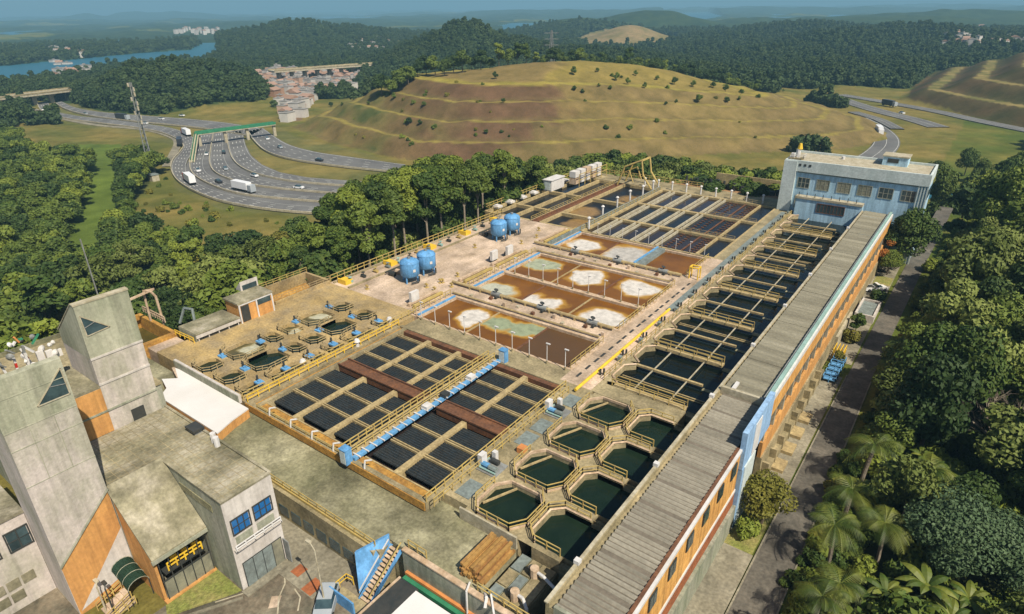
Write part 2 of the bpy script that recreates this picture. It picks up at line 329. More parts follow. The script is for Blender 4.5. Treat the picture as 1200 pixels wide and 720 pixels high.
# forest regions, outlined at mid-crown level
F_LEFT = screenpoly([(-80, 150), (15, 153), (32, 171), (80, 178), (103, 184), (99, 205), (82, 235), (74, 262), (70, 302), (122, 304), (134, 250), (147, 205), (137, 180), (162, 174), (186, 186), (172, 197), (154, 216), (150, 252), (188, 274), (240, 284), (300, 281), (350, 268)], -14) + \
         [(-150, 112), (-118, 150), (-99, 150), (-97, 60), (-108, 46), (-104, 20), (-104, -40), (-300, -40)]
TALL = [(-97, 68), (-97, 146), (-104, 150), (-122, 128), (-122, 100), (-108, 70)]
NORTH = [(-118, 172), (-30, 166), (-30, 222), (-60, 224), (-150, 205)]
RIGHT = [(-3.5, 30), (-4.6, 100), (-4.2, 130), (-3.6, 160), (-2, 185), (14, 215), (40, 228), (120, 200), (120, 0), (20, -20), (4, 10)]
HWY_ = 0
TOWN = screenpoly([(297, 90), (325, 82), (350, 86), (376, 86), (430, 92), (412, 108), (380, 112), (362, 122), (354, 141), (334, 144), (326, 122), (302, 106)], -20)
HWY = screenpoly([(38, 118), (45, 134), (110, 150), (200, 170), (196, 198), (205, 222), (260, 246), (420, 262), (520, 205), (420, 178), (345, 160), (325, 146), (220, 139), (120, 131), (85, 122)], -20)
GRASS_R = screenpoly([(978, 108), (1070, 104), (1062, 118), (1130, 136), (1210, 155), (1210, 200), (1120, 195), (1060, 215), (985, 205), (1000, 180), (1040, 160), (1000, 130)], -20)
def kindmap(x, y):
    """0 forest, 1 dry grass, 2 terraced slopes, 3 brown earth, 4 highway verge"""
    x = np.asarray(x, float); y = np.asarray(y, float); r = np.hypot(x, y); k = np.ones(x.shape, int)
    k[r > 640] = 0
    k[(r > 1900) & (fbm(x, y, 260, 4) > 0.66)] = 1
    for (cx, cy, h, sl, sp, kind, az) in MOUNDS:
        dx, dy = x-cx, y-cy; u = dx*cos(az)+dy*sin(az); v = -dx*sin(az)+dy*cos(az)
        e = h*np.exp(-0.5*((u/sp)**2+(v/sl)**2)) > (5 if kind == 'forest' else 3.0)
        k[e] = 0 if kind == 'forest' else 5
    bald = [m for m in MOUNDS if m[5] == 'bald']
    for (cx, cy, h, sl, sp, kind, az) in bald:
        dx, dy = x-cx, y-cy; u = dx*cos(az)+dy*sin(az); v = -dx*sin(az)+dy*cos(az)
        k[(u < 25) & (u > -3*sp) & (np.abs(v) < 1.9*sl) & (h*np.exp(-0.5*((u/sp)**2+(v/sl)**2)) > 4)] = 5
    for P in (F_LEFT, TALL, NORTH, RIGHT): k[inpoly(x, y, P)] = 0
    k[inpoly(x, y, HILL)] = 2; k[inpoly(x, y, RH)] = 6
    k[inpoly(x, y, TOWN)] = 3; k[inpoly(x, y, GRASS_R)] = 1; k[inpoly(x, y, HWY)] = 4
    return k
def terrain_mesh():
    c0 = pi/2-YAW
    azs = np.concatenate([np.arange(-48, 48, 0.18), np.arange(48, 311, 4.0)])*pi/180
    rs = np.concatenate([[0.5, 6], 16*np.exp(np.arange(0, 140)*0.0182), 200*np.exp(np.arange(0, 160)*0.0078), 697*np.exp(np.arange(0, 175)*0.0182)]); rs = np.append(rs, [22000, 30000])
    A, R = np.meshgrid(c0-azs, rs, indexing='ij'); X = R*np.cos(A); Y = R*np.sin(A)
    Z = height(X, Y); na, nr = X.shape
    Z[:, -2:] = -25
    GRID.update(a=azs, r=rs, z=Z)
    K = kindmap(X.ravel(), Y.ravel()).reshape(X.shape)
    n1 = fbm(X, Y, 22, 4); n2 = fbm(X+500, Y, 90, 4); n3 = fbm(X, Y+900, 9, 3)
    C = np.zeros(X.shape+(4,)); C[..., 3] = 1
    def setc(msk, ca, cb, t):
        t = np.clip(t, 0, 1)[..., None]; c = np.array(ca)*(1-t)+np.array(cb)*t
        C[msk, :3] = c[msk]
    f = lambda n, a=0.35, b=0.65: (n-a)/(b-a)
    setc(K == 0, (0.022, 0.042, 0.014), (0.045, 0.07, 0.02), f(n1)); near = (K == 0) & (R < 400); setc(near, (0.02, 0.03, 0.01), (0.05, 0.06, 0.02), f(n1))
    setc(K == 1, (0.17, 0.155, 0.035), (0.085, 0.115, 0.02), f(n1, 0.3, 0.7))
    slope = (K == 1) & (X < -15) & (R < 640); setc(slope, (0.22, 0.17, 0.05), (0.12, 0.125, 0.03), f(n1, .3, .7)); setc((K == 1) & inpoly(X, Y, screenpoly([(90, 165), (140, 165), (140, 310), (60, 310)], -18)), (0.13, 0.18, 0.03), (0.10, 0.14, 0.025), f(n1))
    setc(K == 3, (0.2, 0.13, 0.08), (0.09, 0.09, 0.04), f(n1)); setc(K == 4, (0.21, 0.17, 0.055), (0.13, 0.13, 0.045), f(n1))
    setc(K == 5, (0.30, 0.21, 0.1), (0.20, 0.16, 0.06), f(n1))
    # terraced hill: ochre benches, brown slopes, olive scrub in the west, dark burnt patch in the middle
    d = dpoly(X, Y, HILL)+(fbm(X, Y, 45, 3)-0.5)*16*0.6; fr = (np.maximum(d, 0) % 17.5)/17.5; h2 = K == 2
    ue = ((X+225)*0.772+(Y-215)*0.635); base = np.zeros(X.shape+(3,)); base[:] = (0.175, 0.125, 0.048)
    def blend(ca, t): base[:] = base*(1-t[..., None])+np.array(ca)*t[..., None]
    blend((0.23, 0.17, 0.065), smooth(40, 160, ue)*0.8); blend((0.165, 0.12, 0.052), smooth(.42, .62, n1)*.7)
    blend((0.125, 0.07, 0.042), smooth(.44, .56, n2+0.25*(n3-.5))*smooth(-30, 30, ue)*smooth(150, 90, ue)*(d < 74)*.85)
    blend((0.14, 0.13, 0.04), smooth(60, -20, ue)*smooth(.38, .6, n1)*(d < 55)*.75); blend((0.085, 0.10, 0.03), smooth(90, 0, ue)*smooth(.6, .68, n1)*(d < 70))
    blend((0.15, 0.115, 0.045), smooth(.0, .05, fr)*smooth(.22, .1, fr)*(d < 74)*.6)
    blend((0.28, 0.215, 0.052), smooth(66, 76, d)*(0.55+.45*smooth(.4, .6, n2))); blend((0.20, 0.14, 0.06), smooth(72, 80, d)*smooth(.52, .6, n2)*.8)
    blend((0.28, 0.22, 0.058), smooth(.76, .82, fr)*smooth(1.02, .95, fr)*(d < 72)*(.6+.4*smooth(.3, .5, n3))); blend((0.31, 0.25, 0.055), smooth(64, 67, d)*smooth(76, 71, d))
    C[h2, :3] = base[h2]
    d = dpoly(X, Y, RH)+(fbm(X, Y, 45, 3)-0.5)*16*0.4; fr = (np.maximum(d, 0) % 26)/26; h6 = K == 6
    setc(h6, (0.11, 0.075, 0.035), (0.07, 0.065, 0.025), f(n1)); setc(h6 & (fr > 0.7), (0.26, 0.2, 0.075), (0.15, 0.14, 0.045), f(n3))
    lw = Z < -27; C[lw, :3] = (0.05, 0.08, 0.07)
    verts = np.stack([X, Y, Z], -1).reshape(-1, 3)
    i = np.arange(na)[:, None]; j = np.arange(nr-1)[None, :]; i2 = (i+1) % na
    q = np.stack([i*nr+j, i2*nr+j, i2*nr+j+1, i*nr+j+1], -1).reshape(-1, 4)[:, ::-1]
    q = q[:, [0, 1, 2, 3]]
    me = bpy.data.meshes.new('ground'); me.vertices.add(len(verts)); me.vertices.foreach_set('co', verts.ravel())
    me.loops.add(q.size); me.loops.foreach_set('vertex_index', q.ravel()); me.polygons.add(len(q))
    me.polygons.foreach_set('loop_start', np.arange(0, q.size, 4)); me.update(calc_edges=True); me.validate()
    a = me.color_attributes.new('Col', 'FLOAT_COLOR', 'POINT'); a.data.foreach_set('color', C.reshape(-1))
    me.polygons.foreach_set('use_smooth', [True]*len(me.polygons))
    nrm = me.polygons[1000].normal
    if nrm.z < 0: me.flip_normals()
    m = mat('ground_cover', (1, 1, 1), (0.62, 0.66, 0.6), 0.12, 0.95, 0.55, bsc=0.9, fine=0.22); nt = m.node_tree; L = nt.links
    b = nt.nodes['Principled BSDF']; src = b.inputs['Base Color'].links[0].from_socket
    at_ = nt.nodes.new('ShaderNodeAttribute'); at_.attribute_name = 'Col'
    mx = nt.nodes.new('ShaderNodeVectorMath'); mx.operation = 'MULTIPLY'; L.new(src, mx.inputs[0]); L.new(at_.outputs['Color'], mx.inputs[1]); L.new(mx.outputs[0], b.inputs['Base Color'])
    b.inputs['Specular IOR Level'].default_value = 0.1
    me.materials.append(m); o = bpy.data.objects.new('ground', me); COL.objects.link(o); o['kind'] = 'structure'
terrain_mesh()
for P in LAKES[:1]:
    xs = [p[0] for p in P]; ys = [p[1] for p in P]
struct('lake', MB().face([(-9000, -2000, -21), (3500, -2000, -21), (3500, 12000, -21), (-9000, 12000, -21)]), 'lake_water')
bpy.data.objects['lake'].location = (0, 0, 0)
# ------------------------------------------------------------------ air
hz_b = MB().box(-16000, 14000, -9000, 19000, -60, 330).build('haze', mat('haze_air', (1, 1, 1)), kind='stuff')
hm = MATS['haze_air']; hn = hm.node_tree; hn.nodes.clear(); ho = hn.nodes.new('ShaderNodeOutputMaterial'); hv = hn.nodes.new('ShaderNodeVolumePrincipled')
hv.inputs['Color'].default_value = (0.30, 0.60, 0.80, 1); hv.inputs['Density'].default_value = 0.00021; hv.inputs['Anisotropy'].default_value = 0.0
hn.links.new(hv.outputs[0], ho.inputs['Volume'])
# ------------------------------------------------------------------ roads
def catmull(P, n=6):
    P = [np.array(p, float) for p in P]; P = [2*P[0]-P[1]]+P+[2*P[-1]-P[-2]]; out = []
    for i in range(1, len(P)-2):
        for k in range(n):
            t = k/n; a, b, c, d = P[i-1:i+3]
            out.append(0.5*((2*b)+(-a+c)*t+(2*a-5*b+4*c-d)*t*t+(-a+3*b-3*c+d)*t**3))
    out.append(P[-2]); return out
def ribbon(mb, A, B, z, th=0.35):
    for (a, b, c, d) in zip(A, B, A[1:], B[1:]):
        mb.add([(a[0], a[1], z), (c[0], c[1], z), (d[0], d[1], z), (b[0], b[1], z)], [(0, 1, 2, 3)])
    for E_ in (A, B):
        for p, q in zip(E_, E_[1:]): mb.add([(p[0], p[1], z), (q[0], q[1], z), (q[0], q[1], z-th), (p[0], p[1], z-th)], [(0, 1, 2, 3)])
marks = MB(); barr = MB(); CW = []
def carriageway(E1, E2, z=-19.6, lanes=4, barrier=True):
    A = catmull([at(*p, z) for p in E1]); B = catmull([at(*p, z) for p in E2]); mb = MB(); ribbon(mb, A, B, z, 0.6)
    struct('highway', mb, 'highway_asphalt'); CW.append((A, B, z))
    for t in (0.06, 0.94):
        ribbon(marks, [a*(1-t)+b*t for a, b in zip(A, B)], [a*(1-t-0.014)+b*(t+0.014) for a, b in zip(A, B)], z+0.02, 0)
    for k in range(1, lanes):
        t = 0.06+0.88*k/lanes
        for i in range(0, len(A)-1, 2):
            a = A[i]*(1-t)+B[i]*t; b = A[i+1]*(1-t)+B[i+1]*t; d = (b-a)/np.linalg.norm(b-a); nrm = np.array([-d[1], d[0]])*0.14; b = a+(b-a)*0.6
            marks.add([(*(a-nrm), z+.02), (*(b-nrm), z+.02), (*(b+nrm), z+.02), (*(a+nrm), z+.02)], [(0, 1, 2, 3)])
    if barrier:
        for p, q in zip(A, A[1:]): barr.bar((p[0], p[1], z+.35), (q[0], q[1], z+.35), 0.35, 0.8)
carriageway([(43, 121), (50, 131), (75, 139), (110, 144), (150, 149), (185, 155), (206, 163), (215, 171), (211, 179), (203, 188), (201, 200), (210, 214), (235, 228), (270, 239), (330, 248), (420, 254)],
            [(56, 119), (62, 129), (85, 135), (120, 139), (160, 144), (195, 149), (218, 156), (229, 165), (226, 177), (219, 190), (219, 202), (229, 213), (251, 223), (290, 232), (340, 240), (420, 244)])
apron = [at(*p, -19.7) for p in [(232, 158), (284, 153), (288, 170), (294, 182), (307, 193), (328, 202), (360, 208), (425, 213), (425, 254), (330, 248), (270, 239), (235, 228), (212, 212), (220, 190), (228, 175)]]
struct('highway', MB().face([(x, y, -19.72) for x, y in apron][::-1]), 'highway_asphalt')
carriageway([(232, 160), (229, 176), (223, 192), (226, 204), (242, 215), (272, 226), (312, 232), (420, 241)], [(247, 158), (242, 174), (238, 190), (242, 202), (257, 211), (287, 220), (330, 227), (420, 233)])
carriageway([(250, 158), (247, 176), (246, 192), (254, 204), (280, 214), (320, 221), (420, 230)], [(262, 156), (262, 176), (266, 191), (278, 202), (308, 211), (350, 217), (420, 223)])
carriageway([(266, 156), (268, 174), (275, 190), (293, 202), (328, 211), (370, 216), (425, 220)], [(284, 153), (288, 170), (294, 182), (307, 193), (328, 202), (360, 208), (425, 213)])
carriageway([(290, 154), (298, 166), (312, 178), (340, 187), (400, 196), (470, 203)], [(308, 150), (322, 160), (340, 170), (370, 178), (410, 184), (475, 193)])
carriageway([(64, 121), (78, 129), (105, 136), (150, 142), (200, 147), (245, 152), (292, 160)], [(72, 119), (88, 126), (115, 131), (160, 135), (215, 139), (265, 144), (308, 151)])
def road(name, pts, z, wd, m='highway_asphalt', lanes=2):
    C = catmull([at(*p, z) for p in pts]); A = []; B = []
    for i, c in enumerate(C):
        d = C[min(i+1, len(C)-1)]-C[max(i-1, 0)]; d = d/np.linalg.norm(d); n = np.array([-d[1], d[0]])*wd/2; A.append(c+n); B.append(c-n)
    mb = MB(); ribbon(mb, A, B, z, 0.6); struct(name, mb, m); CW.append((A, B, z))
    for t in (0.05, 0.5, 0.95): ribbon(marks, [a*(1-t)+b*t for a, b in zip(A, B)], [a*(1-t-0.016)+b*(t+0.016) for a, b in zip(A, B)], z+0.02, 0)
road('highway', [(977, 113), (1000, 121), (1030, 130), (1070, 140), (1100, 149)], -19.6, 12)
road('highway', [(985, 111), (1045, 121), (1100, 131), (1150, 142), (1230, 158)], -19.5, 10)
road('highway', [(1000, 131), (1030, 140), (1052, 151)], -19.4, 7)
road('highway', [(1004, 138), (1022, 147), (1036, 158), (1039, 168), (1030, 179), (1010, 192)], -19.6, 12)
road('highway', [(690, 55), (740, 58), (790, 66), (840, 74)], -19.0, 16)
road('highway', [(-60, 190), (0, 185)], -19.4, 4)
marks.build('lane_marking', 'white_line', kind='structure'); barr.build('median_barrier', 'beam_pale', kind='structure')
road_strip = MB()
# bare side track and yellow-green track left of the highway
road('dirt_track', [(40, 128), (60, 136), (110, 146), (170, 152), (200, 160), (208, 167), (203, 180), (195, 195)], -19.7, 4, 'pavement')
# footbridge
fb = thing('footbridge', 'long green footbridge crossing over the motorway lanes on concrete piers', 'footbridge', (*at(285, 166, -20), -20))
p0 = Vector((*at(230, 158, -13.5), -13.5)); p1 = Vector((*at(322, 146, -13.5), -13.5))
MB().bar(p0, p1, 3.0, 0.5).build('deck', 'beam_pale', fb)
dn = (p1-p0).normalized(); sn = Vector((-dn.y, dn.x, 0))*1.45
for s_ in (-1, 1):
    g = MB(); g.bar(p0+sn*s_+Vector((0, 0, .9)), p1+sn*s_+Vector((0, 0, .9)), 0.2, 1.4); g.build('side_panel', 'green_paint', fb)
for t in (0.02, 0.34, 0.62, 0.98):
    q = p0.lerp(p1, t); MB().box(q.x-.5, q.x+.5, q.y-.8, q.y+.8, -20.2, -13.7).build('pier', 'beam_pale', fb)
r1 = Vector((*at(225, 190, -19.4), -19.4)); g = MB(); g.bar(p0, r1, 2.6, 0.4); g.build('ramp', 'beam_pale', fb)
g = MB(); g.bar(p0+Vector((1.2, 0, .8)), r1+Vector((1.2, 0, .8)), 0.2, 1.2); g.bar(p0+Vector((-1.2, 0, .8)), r1+Vector((-1.2, 0, .8)), 0.2, 1.2); g.build('ramp_side_panel', 'green_paint', fb)
# overpass and viaduct
def viaduct(name, label, a, b, z, wd, npier, zb):
    A = Vector((*at(*a, z), z)); B = Vector((*at(*b, z), z)); t = thing(name, label, 'bridge', (A.x, A.y, zb))
    MB().bar(A, B, wd, 1.6).build('deck', 'beam_pale', t); d = (B-A).normalized(); s = Vector((-d.y, d.x, 0))*wd/2
    for k in (-1, 1): MB().bar(A+s*k+Vector((0, 0, 1.2)), B+s*k+Vector((0, 0, 1.2)), 0.4, 1.0).build('parapet', 'concrete', t)
    for i in range(npier):
        q = A.lerp(B, (i+.5)/npier); m_ = MB(); m_.bar(q-s*0.7+Vector((0, 0, -1.4)), q+s*0.7+Vector((0, 0, -1.4)), 2.4, 1.6); m_.box(q.x-1.6, q.x+1.6, q.y-1.6, q.y+1.6, zb, z-1.2); m_.build('pier', 'beam_pale', t)
    return t
viaduct('road_overpass', 'long low concrete road bridge crossing the motorway near the lake', (-40, 120), (104, 103), -12, 14, 7, -21)
viaduct('road_viaduct', 'pale concrete viaduct on tall piers standing behind the tightly packed houses', (318, 84), (446, 75), -8, 16, 9, -21)
# ------------------------------------------------------------------ vehicles on the motorway
def mini_car(c, truck=0):
    m = MB()
    if truck:
        m.box(-6.2, 3.6, -1.25, 1.25, 1.1, 3.9); m.mi = 1; m.box(4.0, 6.2, -1.2, 1.2, .6, 3.2); m.mi = 2
        for x in (-5, -3.8, 2.4, 5): m.cyl((x, -1.28, .5), (x, -.9, .5), .5, 8); m.cyl((x, .9, .5), (x, 1.28, .5), .5, 8)
        m.box(-6, 6, -.9, .9, .6, 1.05)
    else:
        m.prism([(-2.1, -.85), (2.1, -.85), (2.25, 0), (2.1, .85), (-2.1, .85)], .35, .95); m.mi = 1
        m.add([(-1.7, -.75, .95), (1.1, -.75, .95), (1.1, .75, .95), (-1.7, .75, .95), (-1.2, -.62, 1.45), (.4, -.62, 1.45), (.4, .62, 1.45), (-1.2, .62, 1.45)], [(4, 5, 6, 7), (0, 1, 5, 4), (1, 2, 6, 5), (2, 3, 7, 6), (3, 0, 4, 7)]); m.mi = 2
        for x in (-1.35, 1.35): m.cyl((x, -.9, .35), (x, -.6, .35), .34, 8); m.cyl((x, .6, .35), (x, .9, .35), .34, 8)
    return m
mat('car_white', (0.75, 0.75, 0.75), (0.7, 0.7, 0.7), rough=0.3); mat('car_red', (0.45, 0.03, 0.02), (0.4, 0.03, 0.02), rough=0.3); mat('car_dark', (0.03, 0.035, 0.04), (0.04, 0.04, 0.05), rough=0.3); mat('car_silver', (0.35, 0.38, 0.4), (0.3, 0.33, 0.35), rough=0.3)
VEH = [('t', 222, 212, 'car_white', 'car_red', 'red and white lorry on the outer curve of the motorway', 0), ('t', 218, 157, 'car_white', 'car_red', 'red lorry with white box entering the motorway bend', 0),
       ('t', 211, 168, 'car_dark', 'car_dark', 'dark van on the side track beside the motorway bend', 0), ('t', 144, 139, 'car_dark', 'car_silver', 'dark lorry on the upper motorway lanes below the wooded hill', 5),
       ('c', 242, 180, 'car_white', 0, 'white car just past the green footbridge', 1), ('c', 189, 139, 'car_white', 0, 'white van on the upper motorway lanes below the wooded hill', 5), ('c', 213, 135, 'car_white', 0, 'white car on the far upper motorway lane left of the footbridge', 5),
       ('c', 264, 197, 'car_silver', 0, 'silver car in the third group of motorway lanes', 2), ('c', 298, 205, 'car_white', 0, 'white car in the fourth group of motorway lanes', 3), ('c', 313, 162, 'car_white', 0, 'white car just beyond the right end of the footbridge', 4),
       ('c', 328, 172, 'car_silver', 0, 'silver car on the innermost motorway lanes', 4), ('c', 374, 187, 'car_dark', 0, 'dark car on the innermost lanes below the terraced hill', 4), ('c', 350, 219, 'car_white', 0, 'white car nearest the tall trees on the motorway', 2),
       ('c', 50, 128, 'car_white', 0, 'white car leaving the overpass by the lake', 0), ('c', 232, 199, 'car_white', 0, 'white car on the second lanes below the footbridge ramp', 1), ('c', 256, 212, 'car_dark', 0, 'dark car halfway round the second group of lanes', 1), ('t', 286, 222, 'car_white', 'car_silver', 'white box lorry low on the second group of lanes', 1), ('c', 275, 152, 'car_silver', 0, 'silver car just before the footbridge on the upper lanes', 5), ('c', 170, 144, 'car_white', 0, 'white car left of the mast on the upper lanes', 5), ('c', 262, 178, 'car_dark', 0, 'dark car between the footbridge piers', 2), ('c', 100, 133, 'car_silver', 0, 'silver car on the upper lanes near the overpass', 5),
       ('t', 1030, 155, 'car_white', 'car_white', 'white lorry on the curved road right of the terraced hill', 9), ('t', 1042, 123, 'car_dark', 'car_silver', 'dark blue lorry on the straight road below the right terraces', 7), ('c', 1057, 132, 'car_white', 0, 'white car on the straight road below the right terraces', 6)]
for (k, px, py, c1, c2, lab, ci) in VEH:
    A, B, z = CW[ci]; x, y = at(px, py, z+.8); M_ = [(a+b)/2 for a, b in zip(A, B)]
    i = min(range(len(M_)), key=lambda i: (M_[i][0]-x)**2+(M_[i][1]-y)**2); i = min(max(i, 1), len(M_)-2); d = M_[i+1]-M_[i-1]
    o = (mini_car(0, 1).build('lorry', [c1, c2, 'rubber']) if k == 't' else mini_car(0).build('car', [c1, 'window_glass', 'rubber']))
    o.location = (x, y, z+0.02); o.rotation_euler = (0, 0, atan2(d[1], d[0])+(pi if ci == 0 else 0)); tag(o, lab, 'lorry' if k == 't' else 'car', 'vehicles on the motorway')
# ------------------------------------------------------------------ houses
mat('roof_tile', (0.32, 0.2, 0.14), (0.26, 0.17, 0.13), 0.4, 0.9, rnd=0.3); mat('brick_house', (0.38, 0.22, 0.14), (0.34, 0.24, 0.18), 0.3, 0.9, rnd=0.35); mat('house_white', (0.5, 0.47, 0.43), (0.42, 0.4, 0.37), 0.3, 0.9, rnd=0.15); mat('roof_grey', (0.3, 0.29, 0.27), (0.2, 0.19, 0.18), 0.3, 0.9, rnd=0.3)
def house(wm, rm, L=9, W=7, H=5, gable=True):
    t = thing('house', '', 'house'); w_ = MB().box(-L/2, L/2, -W/2, W/2, -8, H); w_.build('wall', wm, t); r = MB()
    if gable:
        r.add([(-L/2-.4, -W/2-.5, H), (L/2+.4, -W/2-.5, H), (L/2+.4, W/2+.5, H), (-L/2-.4, W/2+.5, H), (-L/2-.4, 0, H+W*.28), (L/2+.4, 0, H+W*.28)], [(0, 1, 5, 4), (2, 3, 4, 5), (1, 2, 5), (3, 0, 4), (3, 2, 1, 0)])
    else: r.box(-L/2-.2, L/2+.2, -W/2-.2, W/2+.2, H, H+.3); r.box(-1.2, .8, -1, 1, H+.3, H+1.6)
    r.build('roof', rm, t)
    return t
protos = [house('brick_house', 'roof_tile'), house('house_white', 'roof_tile', 8, 8, 6), house('house_white', 'roof_grey', 10, 7, 6.5, False), house('brick_house', 'roof_grey', 7, 6, 6, False), house('house_white', 'roof_tile', 12, 8, 4.5)]
used = [False]*5
def put_house(i, x, y, z, rz, sc, label, group):
    if not used[i]: used[i] = True; o = protos[i]; finish(o, (x, y, z), rz, sc)
    else: o = copy_tree(protos[i], (x, y, z), rz, sc)
    o['label'] = label; o['group'] = group
HL = {0: 'brick house with tiled roof among the tightly packed houses', 1: 'white two storey house with tiled roof among the tightly packed houses', 2: 'white flat roofed house among the tightly packed houses', 3: 'brick flat roofed house among the tightly packed houses', 4: 'long white house with tiled roof among the tightly packed houses', 5: 'small low brick house among the tightly packed houses'}
HG = {0: 'brick tiled houses of the hillside town', 1: 'white tiled houses of the hillside town', 2: 'white flat houses of the hillside town', 3: 'brick flat houses of the hillside town', 4: 'long white houses of the hillside town', 5: 'small brick houses of the hillside town'}
rr = random.Random(3); pts = []
txs = [p[0] for p in TOWN]; tys = [p[1] for p in TOWN]
for _ in range(6000):
    px = rr.uniform(295, 432); py = rr.uniform(82, 145); x, y = at(px, py, -20)
    if not inpoly(np.array([x]), np.array([y]), TOWN)[0]: continue
    if any((x-a)**2+(y-b)**2 < 85 for a, b in pts): continue
    pts.append((x, y))
    if len(pts) >= 300: break
for x, y in pts:
    i = rr.choice([0, 1, 2, 2, 3, 3, 4, 2]); put_house(i, x, y, hz(x, y), rr.choice([0.3, 1.87])+rr.uniform(-.25, .25), rr.uniform(.6, 1.1), HL[i], HG[i])
def cluster(poly, n, sc, where, seed):
    rr = random.Random(seed); k = 0; P = poly; got = []
    while k < n:
        px = rr.uniform(min(p[0] for p in P), max(p[0] for p in P)); py = rr.uniform(min(p[1] for p in P), max(p[1] for p in P)); k += 1
        x, y, _z = along(px, py, 1); 
        # march the sight line to the ground
        dd = 500
        while dd < 6000:
            X, Y, Zr = along(px, py, dd)
            if Zr <= hz(X, Y): break
            dd *= 1.02
        i = rr.choice([1, 2, 2, 2, 4]); put_house(i, X, Y, hz(X, Y)+4.5, rr.uniform(0, 3), sc*rr.uniform(.8, 1.2), {1: 'white tiled house', 2: 'white flat roofed house', 4: 'long white house'}[i]+' '+where, {1: 'white tiled houses ', 2: 'white flat houses ', 4: 'long white houses '}[i]+where)
cluster([(62, 56), (112, 68)], 30, .95, 'on the far shore of the lake', 1)
cluster([(205, 36), (256, 42)], 30, 1.1, 'on the wooded ridge beyond the lake', 2)
cluster([(408, 50), (466, 64)], 24, .8, 'among woods left of the green hilltop', 3)
cluster([(1105, 36), (1200, 60)], 48, .9, 'on the forested slope at far right', 4)
cluster([(66, 80), (104, 100)], 16, 1.0, 'beside the lake above the overpass', 5)

# ================================================================== the plant
OCT = [(-1, -.52), (-.62, -1), (.66, -1), (1, -.5), (1, .52), (.62, 1), (-.62, 1), (-1, .52)]
OCTB = [(-1, -1), (-.62, -1), (.62, -1), (1, -1), (1, 1), (.62, 1), (-.62, 1), (-1, 1)]
def cell_plate(mb, x0, x1, y0, y1, hx, hy, z1, z0, cx=None, cy=None, cut=None):
    """rectangular slab cell with an eight sided opening of half size hx, hy"""
    cx = (x0+x1)/2 if cx is None else cx; cy = (y0+y1)/2 if cy is None else cy
    inner = [(cx+a*hx, cy+b*hy) for a, b in OCT]
    outer = [(x0, y0), (inner[1][0], y0), (inner[2][0], y0), (x1, y0), (x1, y1), (inner[5][0], y1), (inner[6][0], y1), (x0, y1)]
    mb.plate(outer, inner, z1, z0); return inner
B = -8.0
# --- deck slabs (tops at z=0 except the low front deck)
struct('front_deck', MB().box(-70, -37.4, 28, 34.4, B, -1.2).box(-37.4, -26.6, 29.7, 34.4, B, -1.2).box(-37, -33.6, 34.4, 36.6, B, -1.2).box(-33.6, -26.6, 34.4, 35.74, B, -1.2).box(-94, -70, 28, 33.8, B, -1.2), 'concrete_moss')
struct('pink_deck', MB().box(-91, -69.2, 66.2, 117.6, B, 0), 'concrete_pink')
struct('side_deck', MB().box(-38.6, -33.9, 62.2, 117.5, B, 0), 'concrete_pink')
struct('cross_deck', MB().box(-69.2, -38.6, 74.9, 79.2, B, 0).box(-69.2, -38.6, 100.8, 105.3, B, 0), 'concrete_pink')
struct('cross_deck', MB().box(-67.2, -38.6, 61.5, 65.0, B, 0.0).box(-38.6, -33.6, 61.5, 62.2, B, 0.0).box(-37, -33.2, 36.6, 61.5, B, 0), 'concrete')
struct('north_deck', MB().box(-96, -33, 160.6, 168, B, 0).box(-37.9, -33.9, 117.5, 160.6, B, 0), 'concrete')
# edge railing along the west side
wr = MB().rail([(-91, 66.5, 0), (-90.8, 118, 0), (-96.5, 119, 0), (-96.5, 168, 0), (-60, 168, 0)], 1.3, 1.6, 0.11)
tag(wr.build('guard_rail', 'yellow_paint'), 'long yellow guard rail along the tree side edge of the pink deck', 'railing')
fr = MB().rail([(-69, 28.15, -1.2), (-37.6, 28.15, -1.2)], 0.9, 1.4, 0.09); fr.box(-69, -37.6, 28.0, 28.35, -1.2, -0.95)
tag(fr.build('guard_rail', 'yellow_paint'), 'yellow guard rail along the edge of the mossy front deck', 'railing')

